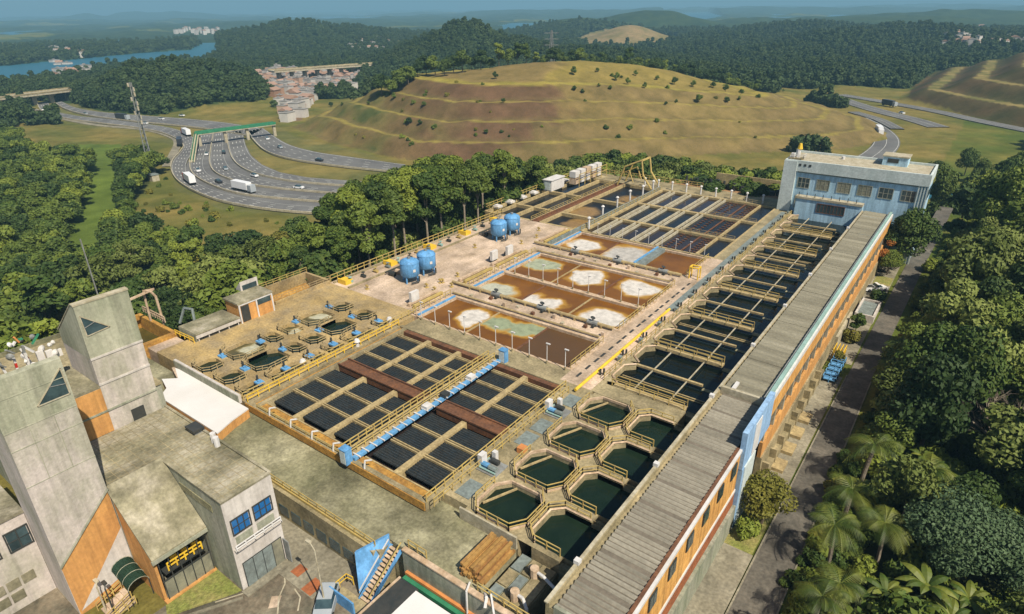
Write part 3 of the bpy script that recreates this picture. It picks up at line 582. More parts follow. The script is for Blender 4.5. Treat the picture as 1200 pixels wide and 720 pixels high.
# --- brown sludge basins
def rail_obj(pts, parent, h=1.05, step=1.5, t=0.07, closed=False, m='yellow_paint', name='railing'):
    return MB().rail(pts, h, step, t, closed).build(name, m, parent)
def foam_mat(name, blobs, base='brown_water', tint=(0.62, 0.60, 0.55), edge=(0.40, 0.22, 0.03)):
    """sludge water with floating foam: noisy outlined patches, whitish inside, ochre rim"""
    m = MATS[base].copy(); m.name = name; MATS[name] = m; nt = m.node_tree; n = nt.nodes; L = nt.links; b = n['Principled BSDF']
    src = b.inputs['Base Color'].links[0].from_socket; g = n.new('ShaderNodeNewGeometry')
    nz = n.new('ShaderNodeTexNoise'); nz.inputs['Scale'].default_value = 0.24; nz.inputs['Detail'].default_value = 4; L.new(g.outputs['Position'], nz.inputs['Vector'])
    sb = n.new('ShaderNodeVectorMath'); sb.operation = 'SUBTRACT'; L.new(nz.outputs['Color'], sb.inputs[0]); sb.inputs[1].default_value = (.5, .5, .5)
    sc_ = n.new('ShaderNodeVectorMath'); sc_.operation = 'SCALE'; sc_.inputs['Scale'].default_value = 4.6; L.new(sb.outputs[0], sc_.inputs[0])
    ad = n.new('ShaderNodeVectorMath'); ad.operation = 'ADD'; L.new(g.outputs['Position'], ad.inputs[0]); L.new(sc_.outputs[0], ad.inputs[1])
    cur = None
    for (cx, cy, rx, ry) in blobs:
        mp = n.new('ShaderNodeMapping'); mp.vector_type = 'POINT'; mp.inputs['Location'].default_value = (-cx/rx, -cy/ry, 0); mp.inputs['Scale'].default_value = (1/rx, 1/ry, 0); L.new(ad.outputs[0], mp.inputs[0])
        ln = n.new('ShaderNodeVectorMath'); ln.operation = 'LENGTH'; L.new(mp.outputs[0], ln.inputs[0])
        if cur is None: cur = ln.outputs['Value']
        else: mn = n.new('ShaderNodeMath'); mn.operation = 'MINIMUM'; L.new(cur, mn.inputs[0]); L.new(ln.outputs['Value'], mn.inputs[1]); cur = mn.outputs[0]
    def mixc(fac_lo, fac_hi, ca, cb_socket):
        mr = n.new('ShaderNodeMapRange'); mr.inputs[1].default_value = fac_lo; mr.inputs[2].default_value = fac_hi; L.new(cur, mr.inputs[0])
        mx = n.new('ShaderNodeMix'); mx.data_type = 'RGBA'; L.new(mr.outputs[0], mx.inputs[0]); L.new(cb_socket, mx.inputs[7]); mx.inputs[6].default_value = rgb(ca); return mx.outputs[2]
    c = mixc(1.0, 1.28, edge, src)
    nz2 = n.new('ShaderNodeTexNoise'); nz2.inputs['Scale'].default_value = 1.2; nz2.inputs['Detail'].default_value = 6; L.new(g.outputs['Position'], nz2.inputs['Vector'])
    mr = n.new('ShaderNodeMapRange'); mr.inputs[1].default_value = 0.82; mr.inputs[2].default_value = 1.04; L.new(cur, mr.inputs[0])
    rp = n.new('ShaderNodeValToRGB'); rp.color_ramp.elements[0].position = .35; rp.color_ramp.elements[0].color = rgb(tuple(v*0.72 for v in tint)); rp.color_ramp.elements[1].position = .6; rp.color_ramp.elements[1].color = rgb(tint); L.new(nz2.outputs[0], rp.inputs[0])
    mx = n.new('ShaderNodeMix'); mx.data_type = 'RGBA'; L.new(mr.outputs[0], mx.inputs[0]); L.new(rp.outputs[0], mx.inputs[6]); L.new(c, mx.inputs[7]); L.new(mx.outputs[2], b.inputs['Base Color'])
    b.inputs['Roughness'].default_value = 0.35
X3 = [-67.6, -58.2, -48.6, -39.2]
G_ = (0.27, 0.31, 0.19)
CELLS = {0: [([(-60.8, 70.6, 2.5, 3.6)], None), ([(-56.2, 71.6, 3.4, 2.2), (-51, 72.0, 3.4, 2.2)], G_), (None, 'dull')],
         1: [([(-64.6, 81.2, 4.2, 3.0)], (0.44, 0.44, 0.34)), ([(-57.4, 81.2, 2.4, 3.0), (-53.2, 82.2, 2.8, 2.6)], None), ([(-43.2, 82.4, 4.2, 3.2)], None)],
         2: [([(-64.5, 96.5, 3.6, 2.8)], (0.34, 0.37, 0.25)), ([(-54.0, 96.0, 3.4, 3.8)], None), ([(-44, 96.6, 4.0, 3.2)], None)],
         3: [([(-63.4, 111.0, 4.0, 3.6)], None), ([(-53.5, 110.5, 5.0, 5.4)], (0.47, 0.44, 0.39)), ([(-41, 106.5, 3, 1.0)], (0.5, 0.35, 0.15))]}
YR = [(65.4, 74.5), (79.6, 88.3), (89.3, 100.4), (105.7, 116.6)]
BL = ['nearest brown sludge basin beside the dark panel basin', 'second brown sludge basin with large round foam at its end', 'third brown sludge basin behind the row of white lamp posts', 'farthest brown sludge basin with a wide foam covered cell']
for k, (y0, y1) in enumerate(YR):
    t = thing('sludge_basin', BL[k], 'basin', (-53.4, (y0+y1)/2, B), 0, 'sludge basins')
    ya = y0-.4 if k != 1 else 79.2; yb = y1+.4 if k != 1 else 88.8
    if k == 2: ya = 88.8
    MB().box(-69.2, -67.6, ya, yb, B, 0.05).box(-39.2, -38.6, ya, yb, B, 0.05).box(-67.6, -39.2, ya, y0, B, 0.05).box(-67.6, -39.2, y1, yb, B, 0.05).build('wall', 'rim', t)
    MB().box(-67.6, -39.2, y0, y1, B, -2.5).build('floor', 'concrete', t)
    for j in range(3):
        blobs, tint = CELLS[k][j]
        if blobs: foam_mat('foam_%d_%d' % (k, j), blobs, tint=tint or (0.62, 0.58, 0.52), base='brown_water' if (k, j) != (0, 2) else 'dull_brown_water'); mm = 'foam_%d_%d' % (k, j)
        else: mm = 'dull_brown_water' if tint == 'dull' else 'brown_water'
        MB().face([(X3[j]+.05, y0, -0.4), (X3[j+1]-.05, y0, -0.4), (X3[j+1]-.05, y1, -0.4), (X3[j]+.05, y1, -0.4)]).build('water', mm, t)
        if j: MB().box(X3[j]-.16, X3[j]+.16, y0, y1, -2, -0.3).build('divider', 'concrete_tan' if (k+j) % 2 else 'rust_steel', t)
    rail_obj([(-68.9, y0, 0.05), (-68.9, y1, 0.05)], t, 1.1, 1.3, 0.09)
    MB().box(-68.05, -67.7, y0, y1, 0.05, 0.3).build('launder', 'bright_blue', t)
    rail_obj([(-38.9, y0, 0.05), (-38.9, y1, 0.05)], t, 1.1, 1.3, 0.08)
    if k == 3: MB().box(-49.6, -47.9, y0, y1, -.6, 0.3).build('channel', 'blue_grey_grating', t); MB().box(-49.7, -49.35, y0, y1, 0.3, 0.5).build('launder', 'bright_blue', t)
# pipes and clutter on the two pink cross decks
for k, (ya, yb) in enumerate(((74.9, 79.2), (100.8, 105.3))):
    t = MB(); t.tube([(-72, yb-.6, .5), (-39.5, yb-.55, .5)], 0.28, 8); t.tube([(-69, ya+.35, .35), (-40, ya+.35, .35)], 0.16, 6)
    for i in range(12): t.box(-68+i*2.4, -67.7+i*2.4, yb-.9, yb-.3, 0, .5)
    tag(t.build('pipeline', 'beam'), ['long rusty pipeline on the pink deck behind the nearest brown basin', 'long rusty pipeline on the far pink deck between brown basins'][k], 'pipe', 'pipelines on the pink decks')
    for i in range(3):
        x = -62+i*9.5; v = thing('valve_set', ['left', 'middle', 'right'][i]+' dark valve cluster on the '+['nearer', 'farther'][k]+' pink deck', 'valve', (x, yb-.6, 0), 0, 'valve clusters on the pink decks')
        MB().cyl((x-.9, yb-.6, .5), (x+.9, yb-.6, .5), .42, 10).build('flange', 'grey_metal', v)
        MB().cyl((x, yb-.6, .5), (x, yb-.6, 1.3), .12, 6).cyl((x-.02, yb-.6, 1.3), (x, yb-.6, 1.36), .4, 10).build('hand_wheel', 'dark_metal', v)
        MB().cyl((x+.5, yb-1.6, .3), (x+.5, yb-.6, .3), .25, 8).build('branch_pipe', 'dark_metal', v)
    for i in range(9):
        x = -66+i*3.1+(i % 3)*.5; o = MB().box(x, x+.5, ya+1.2+(i % 2)*.9, ya+1.7+(i % 2)*.9, 0, .3+.2*(i % 3)).build('concrete_block', ['beam_pale', 'rust_steel', 'concrete_pink'][i % 3])
        tag(o, 'small '+['pale', 'rusty', 'pinkish'][i % 3]+' block lying on the '+['nearer', 'farther'][k]+' pink deck', 'block', ['nearer ', 'farther '][k]+['pale', 'rusty', 'pinkish'][i % 3]+' deck blocks')
# --- lamp posts (white, slim) beside the basins
def post(x, y, z=0.05, h=3.2):
    t = thing('lamp_post', '', 'lamp post', (0, 0, 0))
    MB().cyl((0, 0, 0), (0, 0, h), .06, 6).build('pole', 'white_paint', t); MB().cyl((0, 0, 0), (0, 0, .5), .14, 6).build('base', 'concrete', t)
    MB().box(-.14, .5, -.1, .1, h-.05, h+.08).build('lamp_head', 'white_paint', t); return t
PP = post(0, 0); first = True
def put_post(x, y, z, rz, sc, label, grp):
    global first
    if first: o = PP; finish(o, (x, y, z), rz, sc); first = False
    else: o = copy_tree(PP, (x, y, z), rz, sc)
    o['label'] = label; o['group'] = grp
nth = ['first', 'second', 'third', 'fourth', 'fifth', 'sixth', 'seventh', 'eighth', 'ninth', 'tenth']
for i in range(10): put_post(-66.3+i*3.0, 64.6, 0, 0, 1, nth[i]+' white lamp post from the left between the panel basin and brown basin', 'lamp posts by the nearest brown basin')
for i in range(9): put_post(-65.5+i*3.15, 88.8, 0.05, 0, 1, nth[i]+' white lamp post from the left on the wall between brown basins', 'lamp posts between brown basins')
for i in range(9): put_post(-64+i*3.0, 117.3, 0, 0, .8, nth[i]+' lamp post from the left in front of the far channels', 'lamp posts before the far channels')
# white stubby vents (far deck)
def vent():
    t = thing('vent_pipe', '', 'vent'); MB().cyl((0, 0, 0), (0, 0, 2.2), .22, 8).build('pipe', 'white_paint', t); MB().cyl((0, 0, 2.2), (0, 0, 2.5), .42, 8, .2).build('cap', 'white_paint', t); return t
VP = vent(); vfirst = True
def put_vent(x, y, z, sc, label, grp):
    global vfirst
    if vfirst: o = VP; finish(o, (x, y, z), 0, sc); vfirst = False
    else: o = copy_tree(VP, (x, y, z), 0, sc)
    o['label'] = label; o['group'] = grp
for i, (px, py) in enumerate([(690, 268), (706, 254), (723, 243), (738, 235), (753, 229), (765, 223)]):
    x, y = at(px, py, 0); put_vent(x, y, 0, 1.1, nth[i]+' white capped vent counted from the near end beside the far channels', 'vents beside the far channels')
for i in range(10): put_vent(-74+i*4.0, 161.4, 0, .95, nth[i]+' white capped vent from the left along the far edge of the plant', 'vents along the far edge')
# --- small posts with frames at the front of the panel basin (pinkish white hooks)
def hook():
    t = thing('davit_post', '', 'post'); MB().tube([(0, 0, -1.0), (0, -.25, .1), (.05, -.1, 1.0), (.7, .3, 1.15)], .11, 6).build('pole', 'white_paint', t); MB().box(-.16, .16, -.2, .12, -1.2, -.9).build('base_plate', 'white_paint', t); return t
hp = hook()
for i, px in enumerate((-63.2, -59.0, -55.0, -51.2, -46.0)):
    o = hp if i == 0 else copy_tree(hp, (0, 0, 0))
    o.location = (px, 34.7, 0); o['label'] = nth[i]+' bent white post from the left on the front wall of the panel basin'; o['group'] = 'bent posts on the panel basin'

# --- big settling basin with dark panels
t = thing('settling_basin', 'large rectangular basin full of dark slatted panels with rusty cross troughs', 'basin', (-51.8, 48, B))
MB().box(-68.4, -36.9, 34.4, 35.0, B, 0).box(-68.4, -67.6, 35.0, 61.0, B, 0).box(-66.6, -66.0, 35.0, 60.9, B, .12).box(-37.4, -36.9, 35, 60.9, B, .02).box(-67.6, -36.9, 61.0, 61.5, B, 0.05).build('wall', 'concrete', t)
MB().box(-68.3, -37.0, 34.28, 34.4, -1.0, -.05).build('front_facing', 'ochre_launder', t)
MB().box(-67.5, -66.7, 35, 61, -.6, -.35).build('side_launder', 'ochre_launder', t)
MB().box(-66.0, -37.4, 35.05, 35.9, -.8, -.12).build('front_launder', 'ochre_launder', t)
MB().box(-66.0, -37.4, 60.2, 60.95, -.8, -.1).build('end_trough', 'rust_steel', t)
MB().face([(-66, 35, -1.1), (-37.4, 35, -1.1), (-37.4, 61, -1.1), (-66, 61, -1.1)]).build('water', 'dark_water', t)
MB().face([(-66, 35, -3), (-37.4, 35, -3), (-37.4, 61, -3), (-66, 61, -3)]).build('floor', 'concrete', t)
rail_obj([(-68.0, 34.6, 0), (-68.0, 61.2, 0)], t, 1.0, 1.6, 0.1, m='yellow_bright'); rail_obj([(-36.95, 34.6, 0), (-36.95, 61, 0)], t, 1.0, 1.4, 0.1); rail_obj([(-35.9, 34.6, 0), (-35.9, 60, 0)], t, 1.0, 1.4, 0.09)
rail_obj([(-66, 34.6, 0), (-50.4, 34.6, 0)], t, .5, 2, 0.08)
cols = [(-66.0, -60.86), (-60.14, -54.96), (-54.24, -50.2), (-47.6, -43.16), (-42.44, -37.5)]
for x in (-60.5, -54.6, -42.8): MB().box(x-.36, x+.36, 35.9, 47.4, -1.1, -.02).build('beam', 'beam', t); MB().box(x-.36, x+.36, 49.4, 60.2, -1.1, -.02).build('beam', 'beam', t)
MB().box(-66.0, -50.2, 47.5, 49.3, -.9, .05).box(-66, -50.2, 47.42, 47.62, .1, .3).box(-66, -50.2, 49.2, 49.38, .1, .3).build('cross_trough', 'rust_steel', t)
MB().box(-47.5, -37.5, 47.5, 49.3, -.9, .1).box(-47.5, -37.5, 47.42, 47.62, .1, .3).box(-47.5, -37.5, 49.2, 49.38, .1, .3).build('cross_trough', 'rust_steel', t)
def panel_mb(w, l):
    m = MB(); m.box(-w/2, w/2, -l/2, l/2, -.35, -.2); m.mi = 1; n = 8
    for i in range(n): y = -l/2+(i+.5)*l/n; m.box(-w/2, w/2, y-.035, y+.035, -.2, -.13)
    return m
pm = {}
def settler(x0, x1, y0, y1):
    w_, l_ = round(x1-x0, 2), round(y1-y0, 2); key = (w_, l_)
    if key not in pm:
        o = panel_mb(w_, l_).build('settler_panel', ['settler', 'settler_ridge']); pm[key] = o.data
    else: o = bpy.data.objects.new('settler_panel', pm[key]); COL.objects.link(o)
    o.parent = t; o.location = Vector(((x0+x1)/2, (y0+y1)/2, -.12))-t.location
for (x0, x1) in cols:
    for ys in ((35.9, 47.4), (49.4, 60.2)):
        L = (ys[1]-ys[0]); seg = L/3.28
        for k in range(3):
            a = ys[0]+.28*seg*(ys[0] < 40)+k*seg*1.0+.05; b_ = a+seg*.8; settler(x0+.08, x1-.08, a, b_)
            if b_+.7 < ys[1]:
                MB().box(x0, x1, b_+.08, b_+.22, -.35, -.06).box(x0, x1, b_+.42, b_+.56, -.35, -.06).build('collector_pipe', 'beam', t)
        MB().box(x0, x1, ys[0]+.02, ys[0]+.2, -.45, -.06).build('collector_pipe', 'beam', t)
# central gangway with the blue channel
t = thing('gangway', 'narrow railed gangway with a bright blue channel across the dark panel basin', 'walkway', (-49, 48, 0.1))
MB().box(-50.1, -48.5, 34.6, 61.4, .02, .2).build('walkway', 'beam', t)
rail_obj([(-50.0, 34.8, .2), (-50.0, 61.2, .2)], t, 1.0, 1.2, 0.11); rail_obj([(-48.9, 34.8, .2), (-48.9, 61.2, .2)], t, 1.0, 1.2, 0.09)
MB().box(-48.35, -47.75, 34.7, 61.2, .05, .4).build('channel', 'bright_blue', t)
g = MB()
for i in range(22): y = 35.2+i*1.2; g.box(-48.6, -47.4, y-.07, y+.07, .4, .52)
g.build('channel_bracket', 'white_paint', t, kind='stuff')
for i, y in enumerate((46.5, 49.8, 55)): MB().box(-48.5, -47.6, y-.5, y+.5, .4, .9).build('gate_box', 'white_paint' if i != 1 else 'dark_metal', t)
def cabinet(x, y, z, label, m='blue_paint'):
    t = thing('control_cabinet', label, 'cabinet', (x, y, z), 0, 'blue control cabinets'); MB().box(x-.5, x+.5, y-.45, y+.45, z, z+1.9).build('body', m, t)
    MB().box(x-.42, x+.42, y-.5, y-.45, z+.15, z+1.75).build('door', 'pale_blue_wall', t); MB().box(x-.55, x+.55, y-.52, y+.5, z+1.9, z+1.98).build('top', m, t)
cabinet(-48.6, 34.2, -.2, 'blue control cabinet at the near end of the gangway'); cabinet(-47.6, 61.6, 0, 'blue control cabinet at the far end of the gangway')

# --- octagonal tanks
PER = 6.5
YO = [39.2+PER*i for i in range(4)]
OL = ['nearest', 'second', 'third', 'farthest']
for i, yc in enumerate(YO):
    t = thing('octagonal_tank', OL[i]+' open octagonal water tank of the left row with yellow railings', 'tank', (-29.8, yc, B), 0, 'octagonal water tanks')
    m = MB(); inner = cell_plate(m, -33.2, -26.55, yc-PER/2, yc+PER/2, 2.9, 2.75, 0, -3); m.build('walkway', 'concrete', t)
    m = MB(); m.plate([(-29.87+(a*3.05), yc+b*2.9) for a, b in OCT], [(-29.87+(a*2.87), yc+b*2.72) for a, b in OCT], .22, -.1); m.build('coping', 'rim', t)
    MB().face([(x, y, -.6) for x, y in inner]).build('water', 'tank_water', t); MB().face([(x, y, -2.9) for x, y in inner]).build('floor', 'concrete', t)
    MB().bar((-32.4, yc-1.2, -.2), (-30.8, yc+2.5, -.2), .16, .2).build('baffle', 'beam', t)
    R = [(-29.87+a*3.12, yc+b*2.97, .02) for a, b in OCT]
    rail_obj([R[7], R[0], R[1], R[2], R[3], R[4], R[5]], t, 1.0, 1.5, 0.09)
    if i == 0: MB().box(-33.6, -26.6, 35.75, 35.95, -1.2, .25).build('front_wall', 'beam_pale', t)
    t = thing('octagonal_tank', OL[i]+' open octagonal water tank of the right row half under the gallery shade', 'tank', (-23.3, yc, B), 0, 'octagonal water tanks')
    m = MB(); inn = [(-26.0, yc-1.6), (-25.0, yc-2.6), (-19.3, yc-2.6), (-19.3, yc+2.6), (-25.0, yc+2.6), (-26.0, yc+1.6)]
    m.add([(-26.55, yc-PER/2, 0), (-25.0, yc-PER/2, 0), (-25, yc-2.6, 0), (-26, yc-1.6, 0), (-26, yc+1.6, 0), (-25, yc+2.6, 0), (-25, yc+PER/2, 0), (-26.55, yc+PER/2, 0)], [(0, 1, 2, 3), (0, 3, 4, 7), (7, 4, 5, 6)])
    for (a, b_) in zip(inn[3:], inn[4:]+inn[:1]): m.add([(*a, 0), (*b_, 0), (*b_, -3), (*a, -3)], [(0, 1, 2, 3)])
    for (a, b_) in zip(inn[:2], inn[1:3]): m.add([(*a, 0), (*b_, 0), (*b_, -3), (*a, -3)], [(0, 1, 2, 3)])
    for s_ in (-1, 1): m.box(-25.0, -22.0, yc+s_*2.6, yc+s_*PER/2*.9999, -3, 0.0)
    m.build('walkway', 'concrete', t)
    [MB().box(-22.0, -19.3, a, b_, -3, -.5).build('sunken_beam', 'concrete_moss', t) for a, b_ in ((yc+2.75, yc+PER/2), (yc-PER/2, yc-2.75))]
    MB().tube([(-25.0, yc-2.7, .2), (-26.1, yc-1.6, .2), (-26.1, yc+1.6, .2), (-25, yc+2.7, .2), (-22.1, yc+2.7, .2)], .13, 4).build('coping', 'rim', t)
    MB().face([(x, y, -.6) for x, y in inn]).build('water', 'tank_water', t)
    rail_obj([(-22.2, yc-2.75, 0), (-25.1, yc-2.75, 0), (-26.3, yc-1.6, 0), (-26.3, yc+1.6, 0), (-25.1, yc+2.75, 0), (-22.2, yc+2.75, 0)], t, 1.0, 1.3, 0.09)
    MB().rail([(-21.9, yc+2.85, -.7), (-19.3, yc+2.85, -.7)], .8, 1.3, .06).build('railing', 'concrete_tan', t)
# equipment between the settling basin and the tanks
def skid(x, y, label, sc=1):
    t = thing('pump_skid', label, 'pump', (x, y, 0), 0, 'pump skids beside the tanks')
    MB().box(x-1.3, x+1.3, y-1.2, y+1.2, .01, .12).build('base', 'grey_metal', t)
    for i, (a, b_) in enumerate(((-.6, -.4), (.5, -.5), (0, .6))): MB().cyl((x+a-.5, y+b_, .5), (x+a+.5, y+b_, .5), .28, 8).box(x+a-.4, x+a+.4, y+b_-.2, y+b_+.2, .12, .4).build('motor', ['bright_blue', 'blue_grey_grating', 'dark_metal'][i], t)
    MB().tube([(x-1.1, y+.9, .3), (x-1.1, y-.9, .3), (x+1.1, y-.9, .3)], .1, 6).build('pipe', 'teal_parapet', t)
    MB().box(x-1.5, x-.9, y-.6, y+.3, .2, 1.5).build('panel_box', 'white_paint', t); MB().box(x-.7, x-.2, y+.9, y+1.4, .1, 1.3).build('panel_box', 'white_paint', t)
skid(-34.8, 42.6, 'nearest blue and grey pump skid with white boxes beside the octagonal tanks'); skid(-34.6, 55.4, 'second blue and grey pump skid with white boxes beside the octagonal tanks')
for i, y in enumerate((38.6, 48.9, 52.0, 58.6)):
    tag(MB().box(-35.6, -33.7, y-1.3, y+1.3, .01, .06).build('hatch_cover', 'blue_grey_grating'), nth[i]+' grey metal hatch cover from the front beside the octagonal tanks', 'hatch', 'hatch covers')
tag(MB().box(-34.2, -33.3, 46.3, 47.2, 0, .7).build('crate', 'orange_paint'), 'small orange crate between the second hatch cover and the tanks', 'crate')

# --- filter bays
YF0, YF1 = 65.4, 156.4; NB = 14; BP = (YF1-YF0)/NB
struct('cross_deck', MB().box(-33.2, -22.0, 62.05, YF0-.65, B, 0).box(-33.9, -33.2, 62.2, YF0, B, -0.01), 'concrete')
struct('filter_floor', MB().face([(-34, 62, -3.2), (-18, 62, -3.2), (-18, 157, -3.2), (-34, 157, -3.2)]), 'concrete_moss')
for i in range(NB):
    y0 = YF0+i*BP; y1 = y0+BP
    t = thing('filter_bay', '%s dark water filter bay counted from the octagonal tanks' % ((nth+['eleventh', 'twelfth', 'thirteenth', 'fourteenth'])[i]), 'filter bay', (-27, y0+BP/2, B), 0, 'filter bays')
    xs = -33.2; mb = MB()
    mb.add([(-33.9, y0, 0), (-33.2, y0, 0), (-32.0, y0+.35, 0), (-33.2, y0+1.6, 0), (-33.2, y1-1.6, 0), (-32.0, y1-.35, 0), (-33.2, y1, 0), (-33.9, y1, 0)], [(0, 1, 2, 3), (0, 3, 4, 7), (7, 4, 5, 6)])
    for a, b_ in (((-32.0, y0+.35), (-33.2, y0+1.6)), ((-33.2, y0+1.6), (-33.2, y1-1.6)), ((-33.2, y1-1.6), (-32.0, y1-.35))): mb.add([(*a, 0), (*b_, 0), (*b_, -3), (*a, -3)], [(0, 1, 2, 3)])
    mb.build('ledge', 'concrete', t)
    MB().tube([(-32.0, y0+.4, .12), (-33.3, y0+1.6, .12), (-33.3, y1-1.6, .12), (-32.0, y1-.4, .12)], .14, 4).build('coping', 'rim', t)
    MB().face([(-33.15, y0+.1, -.8), (-19.2, y0+.1, -.8), (-19.2, y1-.1, -.8), (-33.15, y1-.1, -.8)]).build('water', 'filter_water', t)
    if i % 2 == 0:   # railed walkway on the near edge
        MB().box(-32.1, -22.2, y0-.52, y0+.52, -.3, 0.0).build('walkway', 'beam', t); MB().box(-22.2, -19.3, y0-.5, y0+.5, -1.6, -.7).build('sunken_beam', 'concrete_moss', t)
        rail_obj([(-32.2, y0-.55, 0), (-22.3, y0-.55, 0)], t, 1.0, 1.9, 0.09); rail_obj([(-32.2, y0+.55, 0), (-22.3, y0+.55, 0)], t, 1.0, 1.9, 0.09)
    else: MB().box(-32.1, -22.6, y0-.18, y0+.18, -.35, -.05).build('beam', 'beam', t); MB().box(-22.6, -19.3, y0-.3, y0+.3, -1.6, -.72).build('sunken_beam', 'concrete_moss', t)
    if i % 3 == 0: MB().box(-32.8, -20, y0+BP*.48, y0+BP*.48+.14, -.9, -.7).box(-32.8, -20, y0+BP*.48+.5, y0+BP*.48+.64, -.9, -.7).build('wash_trough', ['beam', 'shade_wall', 'rust_steel'][i % 3], t)
    for xx in (-29.6, -24.7): MB().box(xx-.07, xx+.07, y0+(.63 if i % 2 == 0 else .29), y1-(.29 if i % 2 == 0 else .63), -.3, -.15).build('cross_tie', 'beam_pale', t)
    for a in (-34.4, -34.75): MB().cyl((a, y0+1.2+(a+34.4), 0), (a, y0+1.2+(a+34.4), .9), .16, 6).build('valve_stem', 'dark_metal', t)
    MB().box(-34.6, -34.1, y1-1.1, y1-.5, 0, .8).build('valve_box', 'blue_grey_grating', t)
rail_w = MB().rail([(-33.7, 65.4, 0), (-33.7, 156, 0)], 1.0, 1.6, .085); tag(rail_w.build('guard_rail', 'yellow_paint'), 'long yellow guard rail along the left ends of the filter bays', 'railing')
tag(MB().tube([(-35.2, 60.5, .45), (-35.3, 90, .45)], .22, 8).build('pipeline', 'yellow_bright'), 'bright yellow pipe along the side deck left of the filter bays', 'pipe')
tag(MB().box(-35.9, -34.95, 90.3, 156, .02, .3).build('cable_tray', 'blue_grey_grating'), 'long grey blue cable tray left of the far filter bays', 'cable tray')
for i in range(18):
    y = 64+i*2.2+(i % 3)*.2; tag(MB().box(-37.3, -36.95, y, y+1.3, .004, .03).build('drain_slot', 'dark_metal'), 'dark drain slot in the pinkish side deck left of the filter bays', 'drain', 'drain slots in the side deck')
y = 110; tag(MB().tube([(-38.2, 106.4, 0), (-38.2, 106.4, 2.2), (-36.6, 106.4, 2.2), (-36.6, 106.4, 0)], .12, 6).tube([(-38.2, 105.2, 0), (-38.2, 105.2, 2.2), (-36.6, 105.2, 2.2), (-36.6, 105.2, 0)], .12, 6).bar((-38.2, 105.2, 2.2), (-38.2, 106.4, 2.2), .2).bar((-36.6, 105.2, 2.2), (-36.6, 106.4, 2.2), .2).build('hoist_frame', 'yellow_bright'), 'small bright yellow hoist frame at the corner of the far brown basin', 'frame')

# --- far channels (three rows of troughs)
far_x = (-70.0)
ROWS = [(118.2, 130.0), (131.0, 144.6), (145.6, 160.0)]
struct('channel_floor', MB().face([(-96, 118, -2.5), (-37.9, 118, -2.5), (-37.9, 161, -2.5), (-96, 161, -2.5)]), 'concrete_moss')
for k, (y0, y1) in enumerate(ROWS):
    t = thing('channel_basin', OL[k if k < 2 else 3]+' row of dark water channels beyond the brown basins', 'basin', (-52, (y0+y1)/2, B), 0, 'rows of far channels')
    MB().box(-68, -38, y1, y1+(1.0 if k < 2 else .6), B, 0).box(-68, -38, y0-(.7 if k == 0 else 0.0)-.001, y0, B, 0).box(-38.4, -37.9, y0, y1, B, 0).box(-68.6, -68, y0-.3, y1+.6, B, 0).build('wall', 'beam', t)
    MB().face([(-68, y0, -.5), (-38, y0, -.5), (-38, y1, -.5), (-68, y1, -.5)]).build('water', ['dark_water', 'blue_water', 'dark_water'][k], t)
    for x in (-65.8, -61.2, -56.6, -52.0):
        for dx in (0, 1.15): MB().box(x+dx-.15, x+dx+.15, y0, y1, -1.2, .02).build('beam', 'beam_pale', t)
    for x in (-45.6,): MB().box(x-.12, x+.12, y0, y1, -1.2, -.3).build('beam', 'rust_steel', t)
    MB().box(-42.2, -41.8, y0, y1, -1.2, .02).build('beam', 'beam', t)
    MB().face([(-41.8, y0, -.48), (-38.4, y0, -.48), (-38.4, y1, -.48), (-41.8, y1, -.48)]).build('water', 'blue_water', t)
    for x in (-49.3, -47.7, -44, -43):
        m_ = MB()
        for i in range(9): yy = y0+(i+.5)*(y1-y0)/9; m_.box(x-.35, x+.35, yy-.12, yy+.12, -.49, -.35)
        m_.build('trough_notch', 'rust_steel', t, kind='stuff')
    rail_obj([(-50, y1+.3, 0), (-38.4, y1+.3, 0)], t, .9, 1.8, 0.08, m='beam')
for k, (x0, x1, lab) in enumerate(((-95.6, -82.4, 'left far basin of blue water cells beside the tree side railing'), (-79.4, -68.8, 'middle far basin with dark pools and brown sediment'))):
    t = thing('far_basin', lab, 'basin', ((x0+x1)/2, 139, B))
    MB().box(x0-.5, x0, 118, 161, B, .02).box(x1, x1+.5, 118, 161, B, .02).box(x0, x1, 160.2, 161, B, 0).box(x0, x1, 117.7, 118.4, B, 0).build('wall', 'beam', t)
    for j, (a, b_) in enumerate(((118.4, 127), (127.8, 142), (142.8, 160.2))):
        if k == 0:
            for q, (xa, xb) in enumerate(((x0, x0+2.2), (x0+2.6, x0+7.4), (x0+8.0, x1))): MB().face([(xa, a, -.8), (xb, a, -.8), (xb, b_, -.8), (xa, b_, -.8)]).build('water', ['concrete_pink', 'blue_water', 'blue_water'][q] if q else 'tank_water', t)
            MB().box(x0+2.2, x0+2.6, a, b_, -1.5, 0).box(x0+7.4, x0+8, a, b_, -1.5, 0).build('beam', 'beam', t)
        else:
            foam = 'sediment_%d' % j; foam_mat(foam, [((x0+x1)/2+(2, -2, 2.5)[j], (a+b_)/2+(1, -2, -3)[j], 3.6, 4.2)], 'blue_water', tint=(0.26, 0.16, 0.06), edge=(0.14, 0.09, 0.035))
            MB().face([(x0, a, -.8), (x1, a, -.8), (x1, b_, -.8), (x0, b_, -.8)]).build('water', foam, t)
        if j < 2: MB().box(x0, x1, b_, b_+.8, -1.5, 0).build('beam', 'beam', t)
    rail_obj([(x1+.25, 118, 0), (x1+.25, 160, 0)], t, .9, 2, .08)
tag(MB().box(-81.9, -79.9, 118, 161, B, -.4).box(-81.9, -81.6, 118, 161, -.4, .1).box(-80.2, -79.9, 118, 161, -.4, .1).build('long_trough', 'rust_steel'), 'long dark rusty trough between the two far basins', 'trough')
tag(MB().box(-69.0, -68.65, 105, 160, .0, .9).build('parapet', 'blue_grey_grating'), 'long grey parapet on the left side of the far channels', 'wall')
